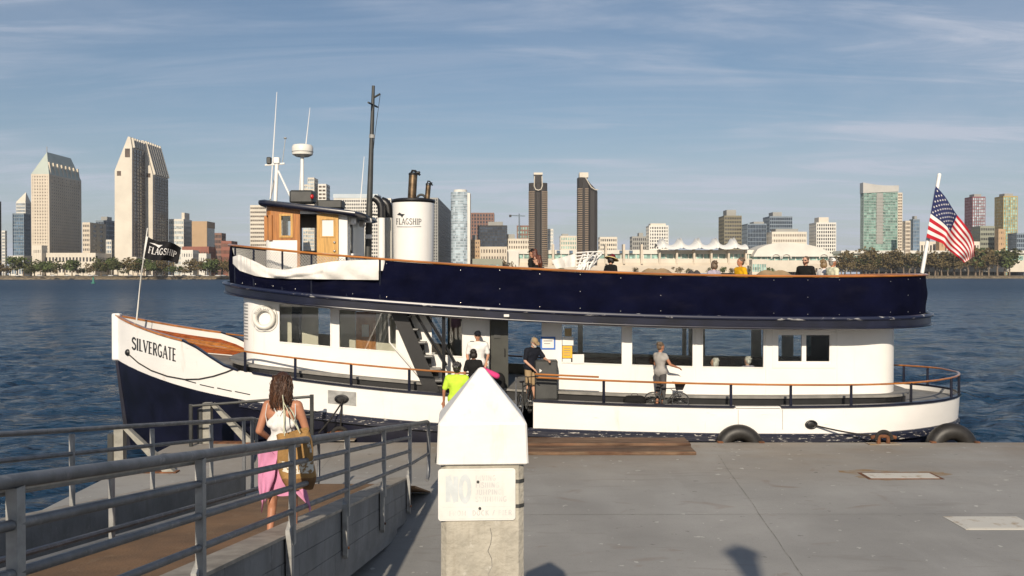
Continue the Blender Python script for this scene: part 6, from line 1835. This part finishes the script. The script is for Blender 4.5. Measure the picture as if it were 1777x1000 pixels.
    q = MB(); q.tube([Hd((-.022, .098, 1.583)), Hd((0, .104, 1.581)), Hd((.022, .098, 1.583))], .0055 * s, 6); q.build('mouth', M['maroon'], body)
    # garments
    if torso:
        g = MB(); torso_(g, .016)
        for k, sg in (('L', -1), ('R', 1)):
            sh, e, w_ = arms[k]
            if sleeve == 'short':
                m_ = V(sh).lerp(V(e), .72); limb(g, (sh, m_), (.068, .066))
            elif sleeve == 'long': limb(g, (sh, e, V(e).lerp(V(w_), .95)), (.066, .052, .040))
            elif sleeve == 'cap': limb(g, (sh, V(sh).lerp(V(e), .3)), (.064, .060))
        flesh(g, 'shirt', M[shirt], root, vox * 1.1, 2)
    if legs in ('trousers', 'shorts', 'capri'):
        g = MB(); fr = {'trousers': .97, 'shorts': .0, 'capri': .55}[legs]
        g.cone(V((-.075, 0, hipz + .03)) * s, V((.075, 0, hipz + .03)) * s, .118 * s, .118 * s, .98)
        for k in 'LR':
            kn, an = lg[k]
            if legs == 'shorts': limb(g, (hipj[k], V(hipj[k]).lerp(V(kn), .95)), (.108, .085), Lf)
            else: limb(g, (hipj[k], kn, V(kn).lerp(V(an), fr)), (.106, .072, .056), Lf)
        flesh(g, legs if legs != 'capri' else 'trousers', M[legc], root, vox * 1.1, 2)
    if shoes:
        g = MB()
        for k in 'LR':
            an = V(lg[k][1])
            g.cone(Lf(an + V((0, -.045, -.040))), Lf(an + V((0, .155, -.052))), .044 * s, .034 * s, .85)
        flesh(g, 'shoes', M[shoes], root, .014, 1)
    # hair
    if hair:
        kind, hc = hair
        g = MB()
        if kind != 'bald':
            g.ell(Hd((0, -.018, 1.680)), (.085 * s, .098 * s, .098 * s), 16, 10)
            g.ell(Hd((0, -.045, 1.63)), (.080 * s, .070 * s, .09 * s), 14, 8)
            rs = np.random.RandomState(int(H * 1000) % 97)
            for i in range(26):
                a = rs.rand() * 6.28; e_ = rs.rand() * 1.2 + .1
                p = V((.083 * math.cos(a) * math.cos(e_), -.03 + .085 * math.sin(a) * math.cos(e_) - .02, 1.675 + .095 * math.sin(e_)))
                if p.y > .06: continue
                g.ell(Hd(p), .020 * s, 6, 5)
        if kind == 'long':
            for i in range(22):
                a = rs.rand() * PI + PI
                x0_, y0_ = .075 * math.cos(a), -.03 + .075 * math.sin(a)
                L_ = .20 + .10 * rs.rand()
                limb(g, [(x0_, y0_, 1.66), (x0_ * 1.25 + .01 * rs.randn(), y0_ * 1.2 - .01, 1.66 - L_ * .5), (x0_ * 1.15 + .015 * rs.randn(), y0_ * 1.1 - .02, 1.66 - L_)], (.028, .030, .014), Hd)
        if kind == 'bob':
            for sg in (-1, 1): g.ell(Hd((sg * .07, -.015, 1.60)), (.035 * s, .065 * s, .085 * s), 10, 8)
            g.ell(Hd((0, -.07, 1.60)), (.08 * s, .05 * s, .09 * s), 10, 8)
        if g.v: flesh(g, 'hair', M[hc], root, .012, 1)
    if beard:
        g = MB(); g.cone(Hd((0, .045, 1.585)), Hd((0, .082, 1.565)), .058 * s, .038 * s); g.cone(Hd((-.06, .02, 1.61)), Hd((-.02, .085, 1.575)), .022 * s, .02 * s); g.cone(Hd((.06, .02, 1.61)), Hd((.02, .085, 1.575)), .022 * s, .02 * s); flesh(g, 'beard', M[beard], root, .012, 1)
    if glasses:
        g = MB()
        for sg in (-1, 1): g.ell(Hd((sg * .033, .096, 1.658)), (.030 * s, .012 * s, .021 * s), 10, 6); g.tube([Hd((sg * .06, .088, 1.665)), Hd((sg * .083, .03, 1.665)), Hd((sg * .083, -.01, 1.66))], .005 * s, 5)
        g.tube([Hd((-.02, .104, 1.663)), Hd((.02, .104, 1.663))], .006 * s, 5); g.build('sunglasses', M['plastic'], root)
    if hat:
        kind, hc = hat
        if kind == 'cap':
            g = MB(); n_ = 18; R_ = []
            for k in range(6):
                e_ = PI / 2 * k / 5.01
                R_.append([Hd((.088 * math.cos(e_) * math.cos(2 * PI * i / n_), -.004 + .106 * math.cos(e_) * math.sin(2 * PI * i / n_), 1.69 + .092 * math.sin(e_))) for i in range(n_)])
            g.loft(R_); o = g.build('cap', M[hc], root)
            g = MB(); up, lo = [], []
            for i in range(9):
                a = PI * (i / 8); up.append(Hd((.082 * math.cos(a), .085 + .095 * math.sin(a), 1.703 - .03 * math.sin(a)))); lo.append(Hd((.082 * math.cos(a), .055 + .02 * math.sin(a), 1.70)))
            g.loft([[p for p in lo], [p for p in up], [p - V((0, 0, .008)) for p in up], [p - V((0, 0, .008)) for p in lo]], closed=False, caps=False); g.build('visor', M[hc], o)
        elif kind == 'helmet':
            g = MB(); g.ell(Hd((0, -.005, 1.70)), (.108 * s, .138 * s, .088 * s), 18, 10); o = g.build('helmet', M[hc], root)
            for i in range(5):
                x_ = -.07 + .035 * i; g = MB(); g.tube([Hd((x_ * .8, -.135 * math.cos(x_ * 6), 1.70)), Hd((x_, -.09, 1.775 - abs(x_) * .3)), Hd((x_, .02, 1.792 - abs(x_) * .4)), Hd((x_, .10, 1.745 - abs(x_) * .3))], .013 * s, 6); g.build('helmet_rib', M['c_dgrey'], o)
            g = MB()
            for i in range(3): g.ell(Hd((-.035 + .035 * i, -.140, 1.685)), (.010, .006, .007), 6, 4)
            g.build('reflector', M['paper'], o)
            g = MB()
            for sg in (-1, 1): g.tube([Hd((sg * .09, -.02, 1.68)), Hd((sg * .085, .01, 1.60)), Hd((0, .05, 1.53))], .006, 5)
            g.build('chin_strap', M['c_black'], o)
        elif kind == 'straw':
            g = MB(); n_ = 20; R_ = []
            for k in range(6):
                e_ = PI / 2 * k / 5.01
                R_.append([Hd((.098 * math.cos(e_) * math.cos(2 * PI * i / n_), .112 * math.cos(e_) * math.sin(2 * PI * i / n_) - .005, 1.70 + .11 * math.sin(e_))) for i in range(n_)])
            g.loft(R_); o = g.build('hat_crown', M['maroon'], root)
            g = MB(); ring = lambda r, z: [Hd((r * math.cos(2 * PI * i / n_), r * math.sin(2 * PI * i / n_), z)) for i in range(n_)]
            g.loft([ring(.10, 1.715), ring(.15, 1.70), ring(.205, 1.655), ring(.208, 1.648), ring(.15, 1.692), ring(.10, 1.705)], caps=False); br = g.build('hat_brim', M['straw'], root)
            g = MB(); g.loft([ring(.152, 1.7005), ring(.172, 1.690)], caps=False); g.build('brim_stripe', M['c_black'], br)
    root.location = loc; root.rotation_euler = (0, 0, rz)
    root['_u'] = 0; del root['_u']
    return root, U, Hd, s

def world(root, p):
    return Matrix.Translation(root.location) @ Matrix.Rotation(root.rotation_euler.z, 4, 'Z') @ V(p)

# ---- woman on the gangway
WY = 10.45; wxp = (490 - 888.5) / F * WY
wloc = V((wxp, WY, railz(WY) - 1.045))
wr, U_, Hd_, ws = person('woman in white tank top and pink wrap walking down the gangway', wloc, -.10, 1.74, 'skin_b', None, 'c_white', 'none', 'none', 'c_pink', 'c_khaki',
    pose={'L': ((-.245, -.05, 1.14), (-.20, .14, 1.03)), 'R': ((.25, .02, 1.15), (.17, .22, 1.06)), 'legL': ((-.10, -.02, .49), (-.095, -.14, .10)), 'legR': ((.09, .06, .50), (.09, .10, .085))}, fem=True, vox=.010, nod=.10, torso=False)
wr.location = (0, 0, 0); wr.rotation_euler = (0, 0, 0)
g = MB()
g.cone(U_((-.06, 0, 1.0)), U_((.06, 0, 1.0)), .118 * ws, .118 * ws, .95); g.cone(U_((0, 0, .97)), U_((0, 0, 1.12)), .160 * ws, .128 * ws, .76); g.cone(U_((0, 0, 1.12)), U_((0, 0, 1.25)), .128 * ws, .155 * ws, .76)
for sg in (-1, 1): g.ell(U_((sg * .075, .085, 1.27)), .07 * ws, 10, 8); g.cone(U_((sg * .115, -.06, 1.22)), U_((sg * .012, -.095, 1.345)), .045 * ws, .030 * ws); g.cone(U_((sg * .05, -.07, 1.2)), U_((sg * .02, -.085, 1.30)), .06 * ws, .04 * ws)
flesh(g, 'tank_top', M['c_white'], wr, .010, 3)
for sg in (-1, 1):
    g = MB(); g.tube([U_((sg * .012, -.128, 1.315)), U_((sg * .055, -.115, 1.40)), U_((sg * .082, -.06, 1.468)), U_((sg * .09, .02, 1.465)), U_((sg * .085, .10, 1.36))], .0105, 6, flat=.5); g.build('strap', M['c_white'], wr)
    g = MB(); g.tube([U_((sg * .145, -.075, 1.22)), U_((sg * .165, -.075, 1.32)), U_((sg * .155, -.05, 1.425)), U_((sg * .14, .0, 1.475)), U_((sg * .13, .07, 1.40))], .010, 6, flat=.5); g.build('strap', M['c_white'], wr)
# wavy hair
g = MB()
g.ell(Hd_((0, -.015, 1.680)), (.088 * ws, .100 * ws, .10 * ws), 16, 10); g.ell(Hd_((0, -.05, 1.60)), (.090 * ws, .075 * ws, .12 * ws), 14, 10)
flesh(g, 'hair', M['h_brown'], wr, .012, 1)
g = MB(); rs = np.random.RandomState(4)
for i in range(360):
    a = PI + rs.rand() * PI * 1.1 - .15; r0 = .080 + .010 * rs.rand(); top_ = 1.60 + .14 * rs.rand()
    pts = []; L_ = .14 + .13 * rs.rand(); ph_ = rs.rand() * 6.28; fq = 24 + 12 * rs.rand()
    for k in range(10):
        t = k / 9; z = top_ - L_ * t
        rr = r0 * (1 + .25 * math.sin(PI * min(1, t * .9)) + .05 * rs.randn() * t)
        pts.append(Hd_((rr * math.cos(a) + .012 * math.sin(fq * t * L_ * 2 + ph_), -.035 + rr * .92 * math.sin(a) + .010 * math.cos(fq * t * L_ * 2 + ph_), z)))
    g.tube(pts, [.0062 - .0042 * k / 9 for k in range(10)], 5)
tag(g.build('hair_locks', M['h_brown'], wr), kind='stuff')
hairm('h_sun', (.12, .052, .024))
g = MB()
for i in range(120):
    a = PI + rs.rand() * PI; r0 = .090 + .008 * rs.rand(); top_ = 1.58 + .15 * rs.rand(); pts = []; L_ = .13 + .12 * rs.rand(); ph_ = rs.rand() * 6.28
    for k in range(9):
        t = k / 8; pts.append(Hd_((r0 * (1 + .25 * math.sin(PI * t * .9)) * math.cos(a) + .013 * math.sin(9 * t + ph_), -.035 + r0 * (1 + .2 * math.sin(PI * t * .9)) * math.sin(a), top_ - L_ * t)))
    g.tube(pts, .0028, 4)
tag(g.build('hair_highlights', M['h_sun'], wr), kind='stuff')
# wrap skirt with knotted tails
def skirt(u, v):
    a = u * 2 * PI; z = lerp(1.035, .50, v) + .035 * math.sin(a * 2 + 1) * v
    r = lerp(.148, .180, v ** .8) * (1 + .05 * math.sin(a * 9 + v * 3) * v + .03 * math.sin(a * 5) * v)
    return V((r * 1.05 * math.cos(a), r * .88 * math.sin(a), z)) * ws
g = MB(); g.grid(skirt, 60, 14); g.build('wrap_skirt', M['c_pink'], wr, sharp=80)
def tail(x0, x1, zt, zb, y, w0):
    def f(u, v):
        w_ = w0 * (1 - v * .85)
        return V((lerp(x0, x1, v) + (u - .5) * w_ * 2 + .015 * math.sin(v * 7 + u * 4), y - .03 * math.sin(u * PI) - .02 * math.sin(v * 5 + u * 6), lerp(zt, zb, v) + .04 * math.sin(u * 6))) * ws
    g = MB(); g.grid(f, 8, 14); g.build('wrap_tail', M['c_pink'], wr, sharp=80)
tail(-.16, -.17, 1.0, .33, -.165, .075); tail(.10, .36, .80, .36, -.19, .12); tail(-.06, -.12, .95, .44, -.20, .10)
wr.location = wloc; wr.rotation_euler = (0, 0, -.10)
# tote bag over her right shoulder
tb = thing('tote_bag', "tan tote bag with white lace print over the woman's right shoulder", 'bag', (0, 0, 0))
M['tan'] = mat('tan_jute', (.36, .205, .07), .85, var=.15, scale=9, bump=.4, bscale=60); M['tand'] = mat('brown_bag_base', (.20, .10, .035), .8, var=.2, scale=9)
M['lace'] = mat('white_lace_print', (.70, .67, .58), .8, scale=32, col2=(.30, .19, .08), thresh=(.50, .56))
def bag(u, v, off=0.0):
    a = u * 2 * PI; z = lerp(.60, 0, v)
    bx, by = .165 + .02 * math.sin(v * PI), .06 + .035 * v ** .6
    e = .55
    x = bx * math.copysign(abs(math.cos(a)) ** e, math.cos(a)) + .0; y = by * math.copysign(abs(math.sin(a)) ** e, math.sin(a))
    k = 1 - .22 * max(0, v - .85) / .15
    x *= k; y *= k
    return V((x + .012 * math.sin(v * 9 + a * 2), y + math.copysign(off, y) + .010 * math.sin(x * 30 + v * 8), z + .02 * math.sin(a * 2)))
g = MB(); g.grid(bag, 48, 24, mfn=lambda u, v: 1 if v > .78 else 0); g.add([bag(i / 24, 1) for i in range(24)], [tuple(range(24))], 1); bo = g.build('pouch', [M['tan'], M['tand']], tb, sharp=60)
g = MB(); g.grid(lambda u, v: bag(.60 + .36 * u, .46 + .20 * v + .05 * math.sin(u * 3), .006), 16, 8); g.build('lace_print', M['lace'], bo, sharp=80)
g = MB(); g.grid(lambda u, v: bag(.84 + .05 * u, .12 + .24 * v, .005), 6, 8); g.build('lace_print', M['lace'], bo, sharp=80)
# straps up to the shoulder
for x in (-.09, .07):
    g = MB(); g.tube([(x, -.075, .59), (x * .5 - .03, -.06, .76), (-.055, .0, .93), (-.05, .08, .985), (-.05, .16, .93), (x * .5, .13, .78), (x, .06, .60)], .011, 6, flat=.5); g.build('strap', M['c_pale'], tb)
bc_ = world(wr, (.235, -.16, .555)); tb.location = bc_; tb.rotation_euler = (.03, -.12, .30)

# ---- crew and passengers on the main deck
def stand(px, ytop, Y, z0, label, rz, **k):
    p = P(px, ytop, Y); return person(label, (p.x, Y, z0), rz, p.z - z0 - k.pop('hatz', 0), **k)
cap_, *_ = stand(829, 576, 26.05, 1.66, 'crew member in white uniform shirt and black cap at the ferry gate', PI + .05, skin='skin_a', hair=('short', 'h_dark'), shirt='c_white', legs='trousers', legc='c_navy', hat=('cap', 'c_navy'), glasses=True,
    pose={'L': ((-.27, -.02, 1.14), (-.22, .16, .98)), 'R': ((.27, -.02, 1.14), (.24, .10, .93))})
g = MB(); ORG[cap_] = V((0, 0, 0))
for sg in (-1, 1): g.cbox((sg * .15, 0, 1.555), (.11, .06, .016), bev=.004)
g.build('epaulette', M['c_navy'], cap_)
stand(822, 607, 25.05, 1.40, 'dark-haired passenger in black seen from behind facing the crew member', -.15, skin='skin_b', hair=('bob', 'h_dark'), shirt='c_black', legs='trousers', legc='c_black', fem=True)
stand(793, 631, 23.3, 1.0, 'cyclist in lime green shirt and dark helmet partly behind the pile cap', -.12, skin='skin_b', hair=('short', 'h_dark'), shirt='c_lime', legs='shorts', legc='c_black', hat=('helmet', 'plastic'),
    pose={'L': ((-.29, -.02, 1.13), (-.31, .06, .90)), 'R': ((.27, .0, 1.15), (.24, .2, 1.0))})
stand(921, 590, 25.95, 1.60, 'man in dark polo and khaki shorts bending over a bicycle at the gate', -2.45, skin='skin_c', hair=('short', 'h_grey'), shirt='c_navy', legs='shorts', legc='c_khaki', hat=('cap', 'c_khaki'), glasses=True, beard='h_white', lean=.16, nod=.32, hatz=-.06,
    pose={'L': ((-.33, .16, 1.20), (-.22, .42, 1.22)), 'R': ((.25, .02, 1.14), (.12, .24, .98))})
stand(1146, 595, 25.95, 1.46, 'grey-haired woman in grey t-shirt holding a folding bicycle on deck', -.85, skin='skin_b', hair=('short', 'h_mid'), shirt='c_grey', sleeve='cap', legs='capri', legc='c_dgrey', fem=True, yaw=-.25, nod=.15,
    pose={'R': ((.26, .10, 1.17), (.30, .36, 1.08)), 'L': ((-.22, .05, 1.15), (-.12, .25, 1.02))})

# ---- people on the upper deck, on benches
def deckz(x): return R(x) - 1.12
def sit(px, ytop, Y, label, rz, bench=True, blabel=None, **k):
    p = P(px, ytop, Y); H = k.pop('H', 1.70); s = H / 1.75
    z0 = p.z - (1.757 - .38) * s - k.pop('hatz', 0)
    r = person(label, (p.x, Y, z0), rz, H, seated=True, vox=.016, **k)
    d = V((-math.sin(rz), math.cos(rz), 0))
    c = V((p.x, Y, 0)) + d * .06
    t = thing('deck_bench', blabel, 'bench', (0, 0, 0), 'wooden benches on the upper deck' if Y < 31 and p.z > 4.6 else 'cabin seats')
    zs = .445 * s
    dz = (deckz(p.x) if p.z > 4.6 else 1.66) - z0
    q = MB(); q.cbox((0, 0, zs - .02), (.62, .44, .05), bev=.01); q.build('seat', M['teak'], t)
    q = MB(); q.cbox((0, -.25, zs + .2), (.62, .04, .34), bev=.01); q.build('backrest', M['teak'], t)
    for sx in (-.26, .26):
        for sy in (-.17, .17):
            q = MB(); q.box(sx - .025, sx + .025, sy - .025, sy + .025, dz, zs - .046); q.build('leg', M['white'], t)
    q = MB(); q.box(-.3, .3, .25, .75, dz, 0); q.build('footboard', M['deckgrey'], t)
    t.location = (c.x, c.y, z0); t.rotation_euler = (0, 0, rz)
    return r
a_, U1, H1, s1 = sit(932, 444, 27.1, 'red-haired woman holding up a phone on the upper deck', 1.35, blabel='upper deck bench under the red-haired woman', skin='skin_c', hair=('long', 'h_red'), shirt='c_black', sleeve='cap', legs='trousers', legc='c_black', fem=True, glasses=True, yaw=.2,
    pose={'L': ((-.20, .24, 1.32), (-.10, .48, 1.38)), 'R': ((.24, -.02, 1.14), (.18, .2, 1.05))})
hp_ = world(a_, U1((-.08, .60, 1.43)))
q = MB(); q.cbox((hp_.x, hp_.y, hp_.z), (.02, .08, .15), bev=.008, rot=Matrix.Rotation(-.2, 3, 'Y')); ph_o = top(q, 'phone', M['plastic'], 'black phone held up by the red-haired woman', 'phone')
sit(925, 431, 27.75, 'companion in black cap behind the red-haired woman', 1.2, blabel='upper deck bench under the companion in black cap', skin='skin_a', hair=('long', 'h_red'), shirt='c_black', legs='trousers', legc='c_black', hat=('cap', 'c_black'), hatz=.03)
sit(1060, 443, 27.3, 'passenger in maroon and straw sun hat on the upper deck', -.9, blabel='upper deck bench under the straw-hatted passenger', skin='skin_a', hair=('bob', 'h_dark'), shirt='c_black', legs='trousers', legc='c_black', hat=('straw', 'straw'), nod=.35, fem=True)
sit(1239, 453, 27.6, 'passenger with brown hair and lavender print top on the upper deck', .5, blabel='upper deck bench under the lavender-topped passenger', skin='skin_c', hair=('bob', 'h_mid'), shirt='c_lav', legs='trousers', legc='c_dgrey', fem=True)
sit(1285, 448, 27.2, 'man in bright yellow shirt on the upper deck', 1.9, blabel='upper deck bench under the man in yellow', skin='skin_b', hair=('short', 'h_mid'), shirt='c_yellow', legs='trousers', legc='c_dgrey')
sit(1398, 446, 27.4, 'bearded man in black t-shirt and sunglasses on the upper deck', 2.4, blabel='upper deck bench under the bearded man', skin='skin_c', hair=('short', 'h_mid'), shirt='c_black', legs='trousers', legc='c_dgrey', beard='h_red', glasses=True)
sit(1430, 451, 28.1, 'light-haired woman beside the man in white cap on the upper deck', -1.0, blabel='upper deck bench under the light-haired woman', skin='skin_c', hair=('bob', 'h_blond'), shirt='c_white', legs='trousers', legc='c_dgrey', fem=True)
sit(1445, 447, 27.3, 'man in white cap and pale yellow shirt on the upper deck', -1.35, blabel='upper deck bench under the man in white cap', skin='skin_b', hair=('short', 'h_grey'), shirt='c_pale', legs='trousers', legc='c_dgrey', hat=('cap', 'c_white'), hatz=.03)
sit(1240, 622, 26.95, 'white-haired passenger inside the cabin, left of the two behind the last big window', 1.4, blabel='cabin seat under the left white-haired passenger', skin='skin_c', hair=('bob', 'h_white'), shirt='c_blue', legs='trousers', legc='c_dgrey')
sit(1297, 619, 26.95, 'white-haired passenger inside the cabin, right of the two behind the last big window', .6, blabel='cabin seat under the right white-haired passenger', skin='skin_c', hair=('short', 'h_white'), shirt='c_lav', legs='trousers', legc='c_dgrey')

# ---- bicycles
def bicycle(label, loc, rz, s, fc, basket=False, tilt=0.0):
    t = thing('bicycle', label, 'bicycle', (0, 0, 0))
    wr_, wb_ = .33, .50
    for x in (-wb_, wb_):
        q = MB(); q.torus((x, 0, wr_), wr_ - .02, .02, 'y', 28, 8); w_ = q.build('wheel', M['rubber'], t)
        q = MB(); q.torus((x, 0, wr_), wr_ - .045, .010, 'y', 28, 6); q.build('rim', M['chrome'], w_)
        q = MB()
        for k in range(14):
            a = 2 * PI * k / 14; q.tube([(x, .03 * (-1) ** k, wr_), (x + (wr_ - .05) * math.cos(a), 0, wr_ + (wr_ - .05) * math.sin(a))], .003, 4)
        q.lathe([(.0, -.05), (.022, -.05), (.022, .05), (0, .05)], (x, 0, wr_), 10, axis='y'); q.build('spokes', M['chrome'], w_)
    q = MB(); bbp, st, hd = (-.06, 0, .29), (-.2, 0, .78), (.36, 0, .80)
    q.tube([bbp, st], .018, 8); q.tube([st, hd], .018, 8); q.tube([bbp, (.38, 0, .70)], .020, 8)
    for y in (-.05, .05): q.tube([(-wb_, y, wr_), bbp], .011, 6); q.tube([(-wb_, y, wr_), (-.19, 0, .74)], .010, 6)
    fr = q.build('frame', M[fc], t)
    q = MB(); q.tube([(.34, 0, .88), (.39, 0, .68)], .020, 8)
    for y in (-.05, .05): q.tube([(.39, y, .66), (wb_, y, wr_)], .013, 6)
    q.build('fork', M['plastic'], t)
    q = MB(); q.tube([(.30, 0, .98), (.34, 0, .88)], .016, 8); q.tube([(.22, -.29, 1.0), (.30, -.2, 1.0), (.32, 0, .98), (.30, .2, 1.0), (.22, .29, 1.0)], .014, 8); q.build('handlebar', M['plastic'], t)
    q = MB(); q.tube([st, (-.24, 0, .90)], .013, 8); q.ell((-.30, 0, .92), (.09, .075, .025), 10, 6); q.ell((-.18, 0, .92), (.09, .03, .02), 10, 6); q.build('saddle', M['plastic'], t)
    q = MB(); q.lathe([(0, -.06), (.09, -.06), (.09, -.05), (0, -.05)], bbp, 18, axis='y'); q.tube([(-.06, -.07, .29), (.05, -.07, .17)], .010, 6); q.tube([(-.06, .07, .29), (-.17, .07, .41)], .010, 6); q.cbox((.05, -.11, .165), (.09, .08, .02)); q.cbox((-.17, .11, .415), (.09, .08, .02)); tag(q.build('crankset', M['dgrey'], t), kind='stuff')
    if basket:
        q = MB(); b0, b1 = [(.33, -.15, .75), (.58, -.15, .75), (.58, .15, .75), (.33, .15, .75)], [(.28, -.20, 1.02), (.68, -.20, 1.0), (.68, .20, 1.0), (.28, .20, 1.02)]
        q.loft([[V(p) for p in b0], [V(p) for p in b1]], sm=False); q.build('basket', M['plastic'], t)
    t.scale = (s, s, s); t.location = loc; t.rotation_euler = (tilt, 0, rz)
    return t
bicycle('dark bicycle being wheeled aboard at the ferry gate', (.33, 25.0, 1.36), 1.30, 1.0, 'dgrey')
bx = P(1160, 690, 25.72).x
bicycle('small dark folding bicycle with black basket beside the grey-haired woman', (bx - .05, 25.72, 1.43), -.12, .72, 'dgrey', True)
# luggage on deck
p = P(1101, 690, 25.75)
t = thing('duffel_bag', 'black duffel bag standing on deck left of the grey-haired woman', 'bag', (p.x, 25.75, 1.47))
q = MB(); q.cone((p.x - .16, 25.75, 1.66), (p.x + .16, 25.75, 1.66), .15, .15); q.cbox((p.x, 25.75, 1.58), (.46, .28, .22), bev=.05); q.build('body', M['c_black'], t)
q = MB(); q.tube([(p.x - .1, 25.7, 1.80), (p.x - .06, 25.7, 1.86), (p.x + .06, 25.7, 1.86), (p.x + .1, 25.7, 1.80)], .012, 6); q.build('handle', M['c_dgrey'], t)
p = P(851, 648, 25.1)
q = MB(); q.cone(p + V((-.2, 0, .10)), p + V((.16, -.05, -.06)), .09, .10, .8); q.cone(p + V((-.22, .05, .12)), p + V((-.32, .05, .05)), .06, .05); o = flesh(q, 'jacket', M['c_hot'], None, .02, 3); tag(o, 'bright pink jacket bundled beside the dark-haired passenger', 'jacket')
p = P(866, 645, 25.7)
t = thing('backpack', 'black backpack standing at the gate behind the pink jacket', 'backpack', (p.x, 25.7, 1.62))
q = MB(); q.ell((p.x, 25.7, 2.18), (.17, .13, .24), 14, 10); q.ell((p.x + .02, 25.6, 2.08), (.13, .09, .14), 12, 8); q.build('body', M['c_black'], t)
q = MB(); q.box(p.x - .16, p.x + .16, 25.58, 25.85, 1.60, 1.95); q.build('trolley_base', M['dgrey'], t)
# folded awning and frames on the upper deck
t = thing('folded_awning', 'folded white awning with bundled frame tubes on the upper deck', 'awning', P(1000, 470, 28.6))
def aw(u, v):
    px = lerp(lerp(957, 965, v), 999, u); py = lerp(lerp(452, 466, v), lerp(440, 463, v), u)
    return P(px, py, 28.4 + .08 * math.sin(u * 9))
q = MB(); q.grid(aw, 12, 6); q.build('awning_cloth', M['tarp'], t)
ra = random.Random(3)
for i in range(16):
    a0 = ra.uniform(996, 1022); b0 = ra.uniform(1010, 1047)
    q = MB(); q.tube([P(a0, 472, 28.5 + ra.uniform(-.3, .3)), P(lerp(a0, b0, .45) + ra.uniform(-2, 2), 456 + ra.uniform(-4, 4), 28.6), P(b0, 437 + ra.uniform(0, 6), 28.6 + ra.uniform(-.3, .3))], .022, 6); q.build('frame_tube', M['white'], t)
for i in range(5):
    q = MB(); y0_ = 438 + i * 6; q.tube([P(1000 - i, y0_ + 1, 28.55), P(1022, y0_ - 1 + ra.uniform(-2, 2), 28.6), P(1044 - i * 3, y0_ + ra.uniform(-1, 2), 28.7)], .018, 6); q.build('frame_tube', M['white'], t)
q = MB(); q.box(P(998, 470, 28.6).x - .7, P(998, 470, 28.6).x + 1.2, 28.3, 28.9, deckz(2), deckz(2) + .75); q.build('locker_base', M['white'], t)
# covered furniture seen over the rail
for px0, px1, yt, m_, lb in ((1110, 1166, 467, 'c_khaki', 'tan canvas-covered bench pile at the middle of the upper deck'), (1190, 1216, 470, 'c_dgrey', 'grey covered locker on the upper deck'), (1310, 1372, 470, 'c_khaki', 'tan covered bench between the yellow and black shirts')):
    a, b_ = P(px0, yt, 28.6), P(px1, yt, 28.6)
    q = MB(); zt2 = a.z; z0 = deckz(a.x)
    q.loft([[(lerp(a.x, b_.x, i / 8), y, lerp(z0, zt2 - (.12 if i in (0, 8) else .03 * math.sin(i * 2)), k)) for y, k in ((28.2, 0), (28.25, .9), (28.5, 1), (28.8, .9), (28.9, 0))] for i in range(9)], sm=True)
    top(q, 'covered_bench', M[m_], lb, 'bench')

# ------------------------------------------------------------------ bake the fused figures into plain meshes
bpy.context.view_layer.update()
dg = bpy.context.evaluated_depsgraph_get()
done = [(o, bpy.data.meshes.new_from_object(o.evaluated_get(dg))) for o in BAKE]
for o, me in done:
    o.modifiers.clear(); o.data = me
